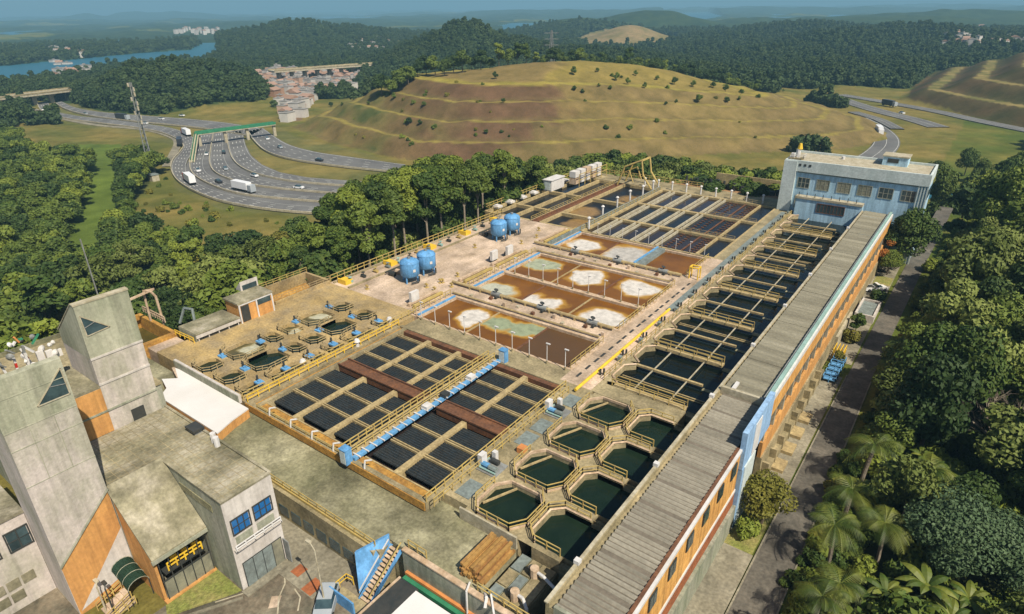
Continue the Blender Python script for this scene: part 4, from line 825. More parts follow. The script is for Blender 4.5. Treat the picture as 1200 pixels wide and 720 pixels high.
for i in range(7):
    y = 121+i*5.3; tag(MB().box(-96.0, -94.2, y, y+1.9, .02, .45).box(-95.7, -94.6, y+.3, y+1.5, .45, .7).build('bulk_bag', 'canvas_white'), 'white bulk bag on the tree side edge of the far basins', 'bag', 'white bulk bags in a row')

# ================================================================== pipe gallery building
t = thing('gallery_building', 'long low gallery building with grey corrugated roof and orange and yellow side walls', 'building', (-16, 92, B))
def corrugated(x0, x1, y0, y1, z, per, h, slope=0.0):  # dirt lies in the valleys
    m = MB(); n = int((y1-y0)/per); prof = [(0, 0), (.28, h), (.5, h), (.78, 0)]
    P = [(y0+(i+a)*per, b) for i in range(n) for a, b in prof]+[(y1, 0)]
    for (ya, za), (yb, zb) in zip(P, P[1:]):
        m.mi = 1 if (za < .01 and zb < .01) else 0; m.add([(x0, ya, z+za), (x1, ya, z+za-slope), (x1, yb, z+zb-slope), (x0, yb, z+zb)], [(0, 1, 2, 3)])
    return m
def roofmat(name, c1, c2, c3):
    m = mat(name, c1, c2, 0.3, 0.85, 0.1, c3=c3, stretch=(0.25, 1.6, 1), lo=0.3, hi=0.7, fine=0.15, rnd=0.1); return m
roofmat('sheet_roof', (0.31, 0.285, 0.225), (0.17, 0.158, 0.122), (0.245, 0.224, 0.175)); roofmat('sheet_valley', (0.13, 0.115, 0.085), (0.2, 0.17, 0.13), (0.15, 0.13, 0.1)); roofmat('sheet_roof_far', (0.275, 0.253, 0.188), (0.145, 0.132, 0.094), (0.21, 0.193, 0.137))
# roof sheets: lengths laid one after another, each a part
ys = [29.8+i*3.72 for i in range(11)]
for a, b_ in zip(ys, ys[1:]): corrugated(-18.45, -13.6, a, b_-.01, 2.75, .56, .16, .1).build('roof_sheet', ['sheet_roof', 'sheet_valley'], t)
ys = [67.6+i*4.47 for i in range(21)]
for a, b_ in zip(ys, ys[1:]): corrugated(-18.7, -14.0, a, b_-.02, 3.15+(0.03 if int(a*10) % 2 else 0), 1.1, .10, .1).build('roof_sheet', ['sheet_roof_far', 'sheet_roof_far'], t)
MB().box(-19.25, -18.9, 29.6, 157, B, 3.0).box(-18.9, -18.5, 29.6, 67, B, 2.6).build('side_wall', 'concrete', t)
MB().box(-19.32, -19.0, 29.5, 157, 3.0, 3.12).build('coping', 'beam_pale', t)
MB().box(-18.5, -13.5, 29.6, 29.9, B, 2.9).build('end_wall', 'shade_wall', t)
for i in range(8): y = 34+i*15.3; MB().box(-19.4, -18.9, y, y+.5, 3.1, 3.5).build('vent_block', 'white_paint', t)
MB().box(-18.9, -13.9, 67.05, 67.45, 2.6, 3.55).build('step_parapet', 'beam_pale', t); MB().box(-17.75, -17.35, 67.4, 69.2, 3.3, 3.6).build('step_parapet', 'white_paint', t)
MB().box(-13.62, -13.3, 29.6, 57.5, 2.3, 2.85).build('gutter', 'rust_steel', t); MB().box(-13.3, -13.02, 29.6, 57.5, 2.5, 2.8).build('fascia', 'white_paint', t)
MB().box(-13.35, -13.15, 29.6, 57.5, -2.5, 2.5).build('yellow_facade', 'yellow_wall', t)
MB().box(-13.3, -13.05, 29.6, 57.5, -2.85, -2.5).build('string_course', 'white_paint', t)
MB().box(-13.3, -13.1, 29.6, 57.5, -4.7, -2.85).build('rust_band', 'rust_wall', t); MB().box(-13.35, -12.75, 29.6, 58, B, -4.7).build('plinth', 'shade_wall', t)
for i in range(7):
    y = 31.5+i*3.9; f = MB().box(-13.14, -13.04, y, y+1.5, .3, 1.9).build('window', 'dark_metal', t); MB().box(-13.03, -13.0, y+.08, y+.7, .4, 1.8).box(-13.03, -13.0, y+.8, y+1.42, .4, 1.8).build('pane', 'window_glass', f)
MB().box(-13.3, -12.75, 57.5, 67.2, .2, 4.9).build('blue_panel', 'panel_blue', t); MB().box(-13.25, -12.6, 58.2, 61.8, B, .2).build('white_panel', 'pale_blue_wall', t); MB().box(-13.35, -12.7, 57.55, 58.2, B, .2).build('blue_fin', 'panel_blue', t)
MB().box(-12.75, -12.68, 60.4, 62.6, 0.3, 4.4).build('white_stripe', 'white_paint', t)
# far half of the facade
MB().box(-14.0, -13.75, 67.2, 157, 2.4, 3.6).build('gutter', 'grey_metal', t); MB().box(-13.75, -13.35, 67.2, 157, 3.0, 3.75).build('parapet', 'teal_parapet', t); MB().box(-13.35, -13.1, 67.2, 157, 2.6, 3.3).build('fascia', 'white_paint', t)
MB().box(-13.5, -13.15, 67.2, 157, .2, 2.6).build('upper_band', 'yellow_wall', t); MB().box(-13.8, -13.6, 67.2, 157, -2.4, .2).build('recess', 'dark_metal', t)
MB().box(-13.5, -13.1, 67.2, 157, -4.6, -2.4).build('lower_band', 'orange_wall', t); MB().box(-13.6, -12.9, 67.2, 157, B, -4.6).build('plinth', 'concrete', t)
for i in range(22): y = 68+i*4.05; f = MB().box(-13.6, -13.5, y, y+2.9, -2.2, 0.0).build('window', 'grey_metal', t); MB().box(-13.5, -13.47, y+.1, y+1.4, -2.1, -.1).box(-13.5, -13.47, y+1.5, y+2.8, -2.1, -.1).build('pane', 'window_glass', f)
for i in range(22): y = 67.5+i*4.05; MB().box(-13.6, -13.18, y, y+.4, -2.4, .2).build('column', 'beam_pale', t)
for i in range(9): y = 68+i*3.3; MB().box(-12.9, -12.1, y, y+.35, B, -5.6).build('buttress', 'concrete', t)
MB().box(-12.9, -12.2, 67, 98, B, -6.9).build('ledge', 'concrete', t)

# ================================================================== blue building
t = thing('blue_building', 'pale blue three storey block with flat roof and six square upper windows', 'building', (-23, 164, B))
MB().box(-37.6, -8.2, 159.3, 171, B, 11.4).build('body', 'blue_wall', t)
MB().box(-37.7, -8.0, 158.85, 159.3, 9.6, 12.1).box(-37.7, -37.3, 159.3, 171.2, 9.6, 12.1).box(-8.4, -8.0, 159.3, 171.2, 9.6, 12.1).box(-37.3, -8.4, 170.8, 171.2, 9.6, 12.1).build('parapet', 'pale_blue_wall', t)
MB().box(-37.3, -8.4, 159.3, 170.8, 11.4, 11.62).build('roof', 'beam_pale', t)
MB().box(-37.8, -34.9, 158.6, 159.3, B, 11.9).build('stair_shaft', 'pale_blue_wall', t)
MB().box(-34.6, -9.9, 159.1, 159.3, 9.3, 9.5).build('string_course', 'blue_grey_grating', t)
for i in range(4): MB().box(-35.6+i*1.1, -35.1+i*1.1, 158.78, 158.86, 10.9, 11.4).build('vent_hole', 'dark_metal', t)
WX = [(-34.2, -31.7), (-30, -27.4), (-25.6, -22.9), (-21.3, -18.6), (-17.1, -14.4), (-12.7, -10.1)]
def window(t, x0, x1, y, z0, z1, nv, nh, gm, fm='grey_metal', name='window'):
    f = MB(); f.box(x0-.12, x1+.12, y-.1, y, z0-.12, z0).box(x0-.12, x1+.12, y-.1, y, z1, z1+.12).box(x0-.12, x0, y-.1, y, z0, z1).box(x1, x1+.12, y-.1, y, z0, z1)
    for i in range(1, nv): x = x0+(x1-x0)*i/nv; f.box(x-.05, x+.05, y-.07, y, z0, z1)
    for i in range(1, nh): z = z0+(z1-z0)*i/nh; f.box(x0, x1, y-.06, y, z-.04, z+.04)
    f = f.build(name, fm, t)
    for i in range(nv): xa = x0+(x1-x0)*i/nv; xb = x0+(x1-x0)*(i+1)/nv; MB().box(xa+.06, xb-.06, y-.03, y-.005, z0, z1).build('pane', gm, f)
    return f
for i, (a, b_) in enumerate(WX): window(t, a, b_, 159.29, 5.9, 8.1, 3, 2, 'blind' if i in (1, 2, 3) else 'window_glass', 'shade_wall')
window(t, -34.1, -31.4, 159.29, 1.0, 3.8, 2, 2, 'window_glass', 'shade_wall')
for i in range(4): MB().box(-9.9+i*.55, -9.65+i*.55, 158.95, 159.3, B, 9.6).build('fin', 'pale_blue_wall', t)
MB().box(-18.6, -13.6, 166.5, 170.5, 11.6, 13.6).build('roof_hut', 'blue_wall', t); MB().box(-18.8, -13.4, 166.3, 170.7, 13.6, 13.85).build('hut_roof', 'beam_pale', t); MB().box(-17.6, -15.4, 166.42, 166.52, 12.3, 13.2).build('hut_window', 'dark_metal', t)
for i in range(5): MB().box(-8.2, -8.12, 160.5+i*2.1, 161.6+i*2.1, 5.9, 8.0).build('side_window', 'window_glass', t)
MB().cyl((-27, 168, 11.6), (-27, 168, 12.3), .4, 8).build('roof_dome', 'white_paint', t)
v = thing('roof_equipment', 'white equipment with a yellow cap at the left corner of the blue building roof', 'equipment', (-36, 160.5, 11.6))
MB().box(-37.2, -34.4, 159.6, 162, 11.62, 12.4).build('platform', 'concrete', v); MB().cyl((-35.6, 161, 12.4), (-35.6, 161, 14.3), .5, 8).build('mast', 'white_paint', v); MB().cyl((-35.4, 161.1, 14.3), (-35.4, 161.1, 15.6), .62, 8, .3).build('cap', 'yellow_bright', v)
MB().rail([(-37, 159.8, 12.3), (-34, 159.8, 12.3), (-34, 162, 12.3)], .9, .9, .08).build('railing', 'white_paint', v); MB().box(-36.9, -36.2, 160, 160.7, 12.4, 13.4).build('cabinet', 'canvas_white', v)
w2 = thing('side_wing', 'low pale blue wing with wide barred window at the end of the filter bays', 'building', (-26.5, 157, B))
MB().box(-33.4, -19.3, 156.8, 158.6, B, 3.9).build('body', 'blue_wall', w2); MB().box(-33.6, -19.3, 156.6, 158.55, 3.9, 4.4).build('roof', 'beam_pale', w2)
window(w2, -28.6, -22.8, 156.79, 1.3, 3.2, 8, 1, 'window_glass', 'rust_steel')
for i in range(8): MB().cyl((-33+i*1.75, 157.2, 4.4), (-33+i*1.75, 157.2, 5.3), .09, 5).build('stub', 'dark_metal', w2)

# ================================================================== concrete buildings at lower left
def prism_y(m, prof, y0, y1):    # profile in (x, z), extruded along y
    n = len(prof); m.add([(x, y0, z) for x, z in prof]+[(x, y1, z) for x, z in prof], [tuple(range(n)), tuple(range(2*n-1, n-1, -1))]+[(i+n, (i+1) % n+n, (i+1) % n, i) for i in range(n)])
    return m
def tri_window(t, pts, x):
    """triangular window on a +x face, pts (y,z)"""
    f = MB(); n = 3
    for i in range(3): a, b_ = pts[i], pts[(i+1) % 3]; f.bar((x+.03, a[0], a[1]), (x+.03, b_[0], b_[1]), .09)
    f = f.build('window', 'beam_pale', t); MB().add([(x+.02, y, z) for y, z in pts]+[(x-.2, y, z) for y, z in pts], [(0, 1, 2), (5, 4, 3)]).build('pane', 'window_glass', f)
    cy = sum(p[0] for p in pts)/3; MB().bar((x+.06, pts[0][0]*.5+pts[1][0]*.5, pts[0][1]*.5+pts[1][1]*.5), (x+.06, pts[2][0]*.6+pts[0][0]*.4, pts[2][1]*.6+pts[0][1]*.4), .05).build('glazing_bar', 'grey_metal', f)
t = thing('concrete_tower', 'tall weathered concrete tower with triangular corner window rising behind the mossy flat roof', 'tower', (-68, 21.5, -5))
prism_y(MB(), [(-66.02, -5), (-66.02, 14.2), (-72.5, 14.2), (-72.5, -5)], 19.02, 23.98).build('shaft', 'tower_wall', t)
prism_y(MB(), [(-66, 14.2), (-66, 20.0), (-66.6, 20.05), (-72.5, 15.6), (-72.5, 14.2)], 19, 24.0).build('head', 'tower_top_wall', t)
for z in (14.1, 11.2): MB().box(-66.02, -65.94, 18.98, 24.02, z, z+.22).build('ledge', 'white_wall', t)
MB().box(-66.02, -65.9, 14.5, 24.0, 8.2, 8.4).build('ledge', 'shade_wall', t)
prism_y(MB(), [(-65.95, 19.95), (-65.95, 20.12), (-66.6, 20.16), (-72.6, 15.75), (-72.6, 15.6), (-66.6, 20.04)], 18.94, 24.06).build('roof_edge', 'beam_pale', t)
tri_window(t, [(19.25, 18.9), (21.5, 16.9), (19.35, 16.7)], -66.0)
MB().box(-66.02, -65.94, 21.0, 22.3, 5.85, 7.2).build('door', 'dark_metal', t); MB().cyl((-69, 22.3, 18), (-69, 22.3, 25.2), .07, 5).build('antenna_rod', 'grey_metal', t)
MB().box(-70.5, -69.2, 18.9, 19.02, 7, 11).build('side_opening', 'orange_wall', t)
t = thing('orange_link_block', 'low block with orange brick-coloured wall between the two concrete towers', 'building', (-69, 16.6, 0))
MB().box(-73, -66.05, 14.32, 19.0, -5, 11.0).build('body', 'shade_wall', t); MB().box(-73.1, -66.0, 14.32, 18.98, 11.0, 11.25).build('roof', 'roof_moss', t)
MB().box(-66.05, -65.98, 16.2, 19.0, 5.85, 10.9).build('wall_panel', 'orange_wall', t); MB().box(-66.05, -65.96, 15.2, 16.2, 5.85, 9.3).build('opening', 'rust_wall', t)
t = thing('concrete_tower', 'tall weathered concrete tower with triangular window at the left edge beside the orange gable', 'tower', (-59.5, 11.7, -5))
MB().box(-62, -56.7, 9.02, 14.28, -5, 15.2).build('shaft', 'tower_wall', t)
prism_y(MB(), [(-56.7, 15.2), (-56.7, 19.7), (-57.3, 19.8), (-62, 17.2), (-62, 15.2)], 9.0, 14.3).build('head', 'tower_top_wall', t)
tri_window(t, [(14.05, 18.9), (11.7, 16.4), (14.1, 16.4)], -56.7)
for z in (18.0, 13.4, 9.8, 15.1): MB().box(-56.72, -56.67, 9, 14.3, z, z+.06).build('joint', 'tower_top_wall', t)
for y in (10.7, 12.5): MB().box(-56.71, -56.675, y, y+.05, 9.8, 15.1).build('joint', 'tower_top_wall', t)
# orange facing with white wedge
m = MB(); m.add([(-56.68, 9.05, -5), (-56.68, 14.25, -5), (-56.68, 14.25, 6.1), (-56.68, 9.05, .95)], [(0, 1, 2, 3)]); m.build('orange_facing', 'orange_wall', t)
m = MB(); m.add([(-56.66, 9.2, -4.6), (-56.66, 14.3, -3.2), (-56.66, 14.3, 1.6)], [(0, 1, 2)]); m.build('white_wedge', 'white_wall', t)
MB().bar((-56.6, 9.0, .95), (-56.6, 14.3, 6.15), .14).build('facing_trim', 'shade_wall', t)
t = thing('gable_hall', 'small hall with mossy sloping roof, orange gable and glazed front beside the tower', 'building', (-54, 16.8, -5))
prism_y(MB(), [(-56.6, -5), (-51.7, -5), (-51.7, .6), (-56.6, 5.4)], 14.35, 14.6).build('gable_wall', 'orange_wall', t)
MB().add([(-57.0, 14.2, 6.2), (-51.2, 14.2, .7), (-51.2, 19.38, .7), (-57.0, 19.38, 6.2), (-57.0, 14.2, 5.9), (-51.2, 14.2, .4), (-51.2, 19.38, .4), (-57.0, 19.38, 5.9)], [(0, 1, 2, 3), (7, 6, 5, 4), (0, 4, 5, 1), (1, 5, 6, 2), (2, 6, 7, 3), (3, 7, 4, 0)]).build('roof', 'roof_moss', t)
MB().box(-51.35, -51.1, 14.15, 19.38, .15, .55).build('eave_beam', 'shade_wall', t)
MB().box(-56.5, -51.6, 14.6, 19.3, -5, -4.9).build('floor', 'pavement', t)
for i in range(6): y = 14.65+i*.9; MB().box(-51.62, -51.5, y, y+.08, -5, .2).build('mullion', 'dark_metal', t)
for z in (-4.9, -2.6, -.1): MB().box(-51.62, -51.48, 14.6, 19.25, z, z+.1).build('transom', 'dark_metal', t)
for i in range(5): y = 14.73+i*.9; MB().box(-51.58, -51.56, y, y+.82, -4.8, -2.6).build('pane', 'blind', t)
MB().box(-51.8, -51.3, 14.3, 19.3, -5.0, -4.75).build('brick_base', 'orange_wall', t)
v = thing('yellow_machine', 'bright yellow pump frame standing inside the glazed front of the small hall', 'machine', (-52.4, 17, -2.5))
MB().rail([(-52.3, 15.6, -2.4), (-52.3, 18.9, -2.4)], .9, .9, .12).build('frame', 'yellow_bright', v); MB().box(-54, -52.2, 15.2, 19.1, -2.6, -2.45).build('platform', 'dark_metal', v)
for y in (16.4, 17.5, 18.5): MB().cyl((-52.9, y, -2.4), (-52.9, y, -.9), .16, 8).box(-53.1, -52.6, y-.3, y+.3, -1.7, -1.3).build('column', 'yellow_bright', v)
# awning with barrel top
v = thing('entrance_awning', 'dark green barrel shaped awning over the steps at the orange gable', 'awning', (-55, 13.3, -2.5))
m = MB(); n = 8; c = lambda q, t_: (-56.6+3.0*t_, 13.3-.95*cos(q), -2.35-.7*t_+.75*sin(q))
for i in range(n): a, b_ = pi*i/n, pi*(i+1)/n; m.add([c(a, 0), c(a, 1), c(b_, 1), c(b_, 0)], [(0, 1, 2, 3), (3, 2, 1, 0)])
m.build('cover', 'green_awning', v)
for t_ in (.02, .33, .66, .99): MB().tube([tuple(Vector(c(pi*i/8, t_))+Vector((0, 0, .02))) for i in range(9)], .035, 5).build('hoop', 'shade_wall', v)
for y in (12.35, 14.2): MB().cyl((-53.65, y, -5), (-53.65, y, -3.0), .05, 6).build('leg', 'dark_metal', v)
v = thing('entrance_steps', 'short concrete steps with yellow handrails below the green awning', 'steps', (-54, 12, -5))
for i in range(5): MB().box(-55.8, -53.9, 10.4+i*.45, 10.85+i*.45, -5, -4.85+i*.16).build('step', 'concrete_pink', v)
for x in (-55.9, -53.8, -53.0): MB().rail([(x, 10.2, -5), (x, 12.5, -4.2)], .95, .7, .08).build('handrail', 'yellow_paint', v)
# office block
t = thing('office_block', 'long concrete block with mossy flat roof and a white end wall with blue windows', 'building', (-56, 22, -5))
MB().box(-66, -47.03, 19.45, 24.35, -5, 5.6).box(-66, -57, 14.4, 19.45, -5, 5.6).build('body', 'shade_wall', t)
MB().box(-65.98, -46.9, 19.4, 24.4, 5.6, 5.82).box(-65.98, -57.02, 14.35, 19.4, 5.6, 5.82).build('roof', 'roof_moss', t)
MB().box(-66, -46.8, 24.25, 24.5, 5.82, 6.0).box(-57, -46.8, 19.3, 19.5, 5.82, 5.95).box(-47, -46.8, 19.5, 24.25, 5.82, 5.98).build('roof_edge', 'roof_moss', t)
g = MB()
for i in range(22): x = -65.5+i*.85; g.box(x, x+.05, 14.5 if x < -57.1 else 19.55, 24.2, 5.82, 5.835)
for i in range(11): y = 14.8+i*.86; g.box(-65.9, -57.1 if y < 19.5 else -47.1, y, y+.05, 5.82, 5.832)
g.build('roof_joint', 'concrete', t, kind='stuff')
MB().box(-47.03, -46.95, 19.4, 24.45, -5, 5.6).build('end_wall', 'white_wall', t)
def window_x(t, x, y0, y1, z0, z1, nv, nh, gm, fm):
    f = MB(); f.box(x, x+.1, y0-.1, y1+.1, z0-.1, z0).box(x, x+.1, y0-.1, y1+.1, z1, z1+.1).box(x, x+.1, y0-.1, y0, z0, z1).box(x, x+.1, y1, y1+.1, z0, z1)
    for i in range(1, nv): y = y0+(y1-y0)*i/nv; f.box(x, x+.08, y-.05, y+.05, z0, z1)
    for i in range(1, nh): z = z0+(z1-z0)*i/nh; f.box(x, x+.07, y0, y1, z-.04, z+.04)
    f = f.build('window', fm, t)
    for i in range(nv):
        for j in range(nh):
            ya = y0+(y1-y0)*i/nv; yb = y0+(y1-y0)*(i+1)/nv; za = z0+(z1-z0)*j/nh; zb = z0+(z1-z0)*(j+1)/nh; MB().box(x+.005, x+.035, ya+.05, yb-.05, za+.04, zb-.04).build('pane', gm, f)
    return f
window_x(t, -46.95, 19.85, 21.6, 1.7, 3.3, 3, 2, 'blue_glass', 'dark_metal'); window_x(t, -46.95, 22.1, 23.9, 1.8, 3.35, 3, 2, 'blue_glass', 'dark_metal')
for (a, b_) in ((19.9, 21.6), (22.1, 23.9)): MB().box(-46.95, -46.9, a, b_, .3, 1.3).build('louvre', 'shade_wall', t)
MB().box(-46.95, -46.5, 19.5, 24.4, 0.0, .15).build('balcony_slab', 'white_wall', t); MB().rail([(-46.55, 19.6, 0), (-46.55, 24.3, 0)], .7, .9, .1).build('balcony_rail', 'white_paint', t)
f = MB().box(-46.95, -46.85, 19.9, 24.1, -4.9, -1.9).build('garage_door', 'dark_metal', t)
for i in range(4): MB().box(-46.85, -46.8, 19.95+i*1.03, 20.9+i*1.03, -4.85, -1.95).build('door_leaf', 'blue_grey_grating' if i < 3 else 'blind', f)
MB().box(-46.9, -46.0, 24.2, 24.3, -4.9, -2.2).build('open_door', 'grey_metal', t)
MB().box(-54.5, -49, 19.37, 19.45, 3.6, 4.4).build('stain_band', 'concrete_moss', t)
v = thing('roof_unit', 'dark box with white cans standing at the edge of the mossy flat roof', 'equipment', (-58.5, 23.6, 5.8)); MB().box(-59.6, -57.9, 23.2, 24.4, 6.3, 6.5).build('panel', 'dark_metal', v); MB().box(-59.4, -58.2, 23.4, 24.2, 5.82, 6.3).build('frame', 'grey_metal', v)
for i in range(2): MB().cyl((-55.6+i*.9, 24.0-.2*i, 5.82), (-55.6+i*.9, 24.0-.2*i, 6.9), .28, 8).build('can', 'white_paint', v)
# left edge building
t = thing('white_end_building', 'pale concrete building at the left edge with dark windows and mossy roof', 'building', (-68, 2, -5))
MB().box(-75, -62.02, -14, 9.0, -5, 4.5).build('body', 'tower_wall', t); MB().box(-75.2, -61.9, -14, 9.05, 4.5, 4.8).build('roof', 'roof_moss', t)
window_x(t, -62.02, 7.1, 8.8, 1.2, 3.2, 2, 2, 'window_glass', 'dark_metal'); window_x(t, -62.02, 4.6, 6.3, 1.2, 3.2, 2, 2, 'window_glass', 'dark_metal')
for (a, b_, c_, d_) in ((4.6, 5.6, -2.6, -1.6), (5.8, 6.8, -2.6, -1.6), (7.0, 8.0, -2.6, -1.6), (5.8, 6.8, -4, -3), (4.6, 5.6, -4, -3)): MB().box(-62.02, -61.95, a, b_, c_, d_).build('block_grille', 'roof_moss', t)
# terrace roofs behind the towers
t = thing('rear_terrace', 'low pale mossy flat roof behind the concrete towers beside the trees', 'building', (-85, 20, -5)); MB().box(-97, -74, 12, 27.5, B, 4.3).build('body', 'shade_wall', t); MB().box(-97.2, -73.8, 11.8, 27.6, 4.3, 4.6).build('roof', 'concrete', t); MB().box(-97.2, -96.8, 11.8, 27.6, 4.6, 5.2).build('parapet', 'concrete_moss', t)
# antenna cluster
t = thing('antenna_cluster', 'jumble of white dishes and red white lattice bars behind the left tower', 'antenna', (-71, 15.5, 11.2))
rr = random.Random(11)
for k in range(7):
    a = Vector((-70.8+rr.uniform(-.8, 1.2), 12.4+k*.62, 11.2)); b_ = a+Vector((rr.uniform(-.9, .3), rr.uniform(-.9, .6), rr.uniform(4.5, 8.2)-k*.35))
    for s_ in range(7): MB().bar(a.lerp(b_, s_/7), a.lerp(b_, (s_+1)/7), .2).build('lattice_bar', ['white_paint', 'car_red'][s_ % 2] if k % 3 == 0 else ['white_paint', 'grey_metal', 'canvas_white'][(k+s_) % 3], t)
for k in range(46):
    c = Vector((-71+rr.uniform(-1.2, 1.6), 12.4+rr.uniform(0, 5.0), 11.8+rr.uniform(0, 5.4))); c.z = min(c.z, 18.6-(c.y-12.4)*.55); n_ = Vector((1, rr.uniform(-.9, .9), rr.uniform(-.3, .8))).normalized()
    if k % 3: MB().cyl(c, c+n_*.2, rr.uniform(.18, .42), 9, .1).build('dish', ['white_paint', 'canvas_white', 'grey_metal', 'white_paint', 'dark_metal'][k % 5], t)
    else: MB().bar(c, c+Vector((rr.uniform(-.3, .3), rr.uniform(-.7, .9), rr.uniform(-.3, 1.0))), .28, .14).build('panel_antenna', ['white_paint', 'green_paint', 'grey_metal', 'orange_paint', 'car_red', 'blue_paint'][(k//3) % 6], t)
for k in range(3): MB().box(-70.2, -69.9, 15.9+k*.75, 16.5+k*.75, 13.4+k*.3, 15.2-k*.25).build('white_panel', 'canvas_white', t)

# ================================================================== floc tank deck
XC = [(-84.2, -77.9, -81.0), (-77.9, -72.8, -75.5), (-72.8, -69.25, -70.8)]
YB = [(34.5, 39.4, 'dark'), (39.4, 45.7, 'foam'), (45.7, 48.8, 'dark'), (48.8, 52.4, 'foam2'), (52.4, 58.3, 'foam'), (58.3, 63.0, 'dark')]
struct('cross_deck', MB().box(-84.2, -69.25, 63.0, 66.2, B, 0).box(-91, -84.2, 34.5, 66.2, B, 0).box(-69.25, -68.45, 34.4, 66.2, B, 0).box(-84.2, -69.25, 33.8, 34.5, B, 0), 'concrete_tan')
t = thing('mixing_basin', 'ochre concrete mixing basin with many small railed openings beside the dark panels', 'basin', (-77, 49, B))
mat('murky_water', (0.05, 0.05, 0.02), (0.09, 0.08, 0.04), 0.5, 0.15, 0.04, 2.5)
foam_mat('mix_foam', [(-81.5, 43.6, 1.6, 1.3), (-81.5, 56.5, 1.5, 1.4), (-80.7, 50.8, 1.3, 1.0)], 'murky_water', tint=(0.45, 0.44, 0.32), edge=(0.2, 0.17, 0.08))
for i, (x0, x1, cx) in enumerate(XC):
    for j, (y0, y1, kd) in enumerate(YB):
        big = j in (1, 4); hx = (2.45 if big else 1.85) if i < 2 else 1.2; hy = min((y1-y0)/2-.4, 2.75 if big else 1.6)
        m = MB(); inner = cell_plate(m, x0, x1, y0, y1, hx, hy, 0, -2.4, cx=cx); m.build('deck_cell', 'concrete_tan', t)
        MB().face([(x, y, -.55) for x, y in inner]).build('water', 'mix_foam' if kd != 'dark' and i == 0 else 'tank_water', t)
        R = [(cx+a*(hx+.18), (y0+y1)/2+b*(hy+.18), 0) for a, b in OCT]; rail_obj([R[0], R[1], R[2], R[3], R[4]], t, .8, 1.1, .09, m='beam')
rail_obj([(-69.0, 34.6, 0), (-69.0, 66, 0)], t, 1.0, 1.6, .09)
def mixer():
    t = thing('mixer_motor', '', 'motor'); MB().box(-.75, .75, -.6, .6, 0, .3).build('base', 'bright_blue', t); MB().cyl((0, 0, .3), (0, 0, .6), .28, 8).build('gearbox', 'bright_blue', t); MB().cyl((-.6, .1, .3), (-.6, .1, 1.2), .2, 8).build('motor', 'dark_metal', t); MB().cyl((-.9, .3, .0), (-.9, .3, 1.2), .06, 5).build('stem', 'dark_metal', t); return t
MXP = [(-81.7, 39.4), (-81.1, 45.2), (-82.3, 52.5), (-82.5, 59.3), (-75.8, 39.2), (-76.2, 45.7), (-76.8, 52.7), (-76.3, 58.9), (-70.9, 38.2), (-71.1, 42.5), (-71.3, 46.7), (-71.4, 51.0), (-71.3, 55.4), (-71.6, 60.2)]
mp_ = mixer()
for i, (x, y) in enumerate(MXP):
    o = mp_ if i == 0 else copy_tree(mp_, (x, y, .01)); o.location = (x, y, .01); o.scale = (.78, .78, .78)
    row, k = ('row nearest the trees', i) if i < 4 else ('middle row', i-4) if i < 8 else ('row beside the dark panel basin', i-8)
    o['label'] = nth[k]+' blue mixer motor from the near end in the '+row; o['group'] = 'blue mixer motors'
for i, (px, py) in enumerate(((419, 406), (356, 430), (457, 380))):
    x, y = at(px, py, 0); tag(MB().cyl((x, y, 0), (x, y, .8), .28, 8).cyl((x, y, .8), (x, y, 1.2), .5, 8, .3).build('vent_hood', 'white_paint'), ['middle', 'nearest', 'farthest'][i]+' white vent hood between mixing basin and yellow launder', 'vent')
# white roof
t = thing('white_roof_building', 'low building with a bright white membrane roof and orange side beside the mixing basin', 'building', (-75, 31, B))
WR = [(-65.0, 28.6), (-66.0, 31.2), (-66.6, 35.0), (-83.2, 35.4), (-84.0, 33.6), (-81.0, 32.4), (-82.6, 31.0), (-79.8, 30.2), (-78.4, 28.6)]; WR = [(x, min(y, 33.75)) if y < 33.8 else (x, 33.75) for x, y in WR]
MB().prism([(x, y) for x, y in WR], B, -.05).build('body', 'orange_wall', t); MB().prism(WR, -.05, .12).build('roof', 'membrane', t)
MB().prism([(-84.6, 33.4), (-80.6, 32.2), (-79.4, 33.75), (-84.6, 33.75)], B, .02).build('broken_edge', 'concrete_pink', t); MB().box(-84.4, -68.6, 33.8, 34.15, .0, 1.2).build('parapet', 'white_wall', t); MB().box(-84.4, -68.6, 33.76, 33.8, .14, 1.1).build('parapet_face', 'shade_wall', t)
# brick hut, low slab building
t = thing('brick_hut', 'small orange brick hut with grey roof and raised skylight beside the trees', 'building', (-91, 50.3, 0))
MB().box(-92.9, -89.1, 47.2, 53.2, B, 3.2).build('wall', 'orange_wall', t); MB().box(-93.1, -88.95, 47.0, 53.4, 3.2, 3.5).build('roof', 'roof_moss', t)
for y in (47.15, 50.2, 53.05): MB().box(-89.12, -88.98, y, y+.22, 0, 3.2).build('post', 'white_paint', t)
MB().box(-89.12, -88.99, 47.2, 53.2, 2.95, 3.2).build('lintel', 'white_paint', t); MB().box(-89.12, -89.04, 50.5, 52.9, 2.0, 2.9).build('window', 'window_glass', t); MB().box(-89.12, -89.04, 47.5, 48.9, 0.1, 2.8).build('doorway', 'dark_metal', t)
MB().add([(-94.6, 50.3, 3.5), (-93.0, 50.3, 3.5), (-93.0, 53.5, 3.5), (-94.6, 53.5, 3.5), (-93.0, 50.3, 5.1), (-93.0, 53.5, 5.1)], [(0, 1, 4), (2, 3, 5), (0, 4, 5, 3), (1, 2, 5, 4), (3, 2, 1, 0)]).build('skylight', 'white_wall', t); MB().box(-93.0, -92.92, 50.6, 53.2, 3.6, 4.4).build('skylight_window', 'window_glass', t)
t = thing('slab_shed', 'low shed with a wide mossy slab roof and dark slot windows beside the brick hut', 'building', (-91, 43, 0))
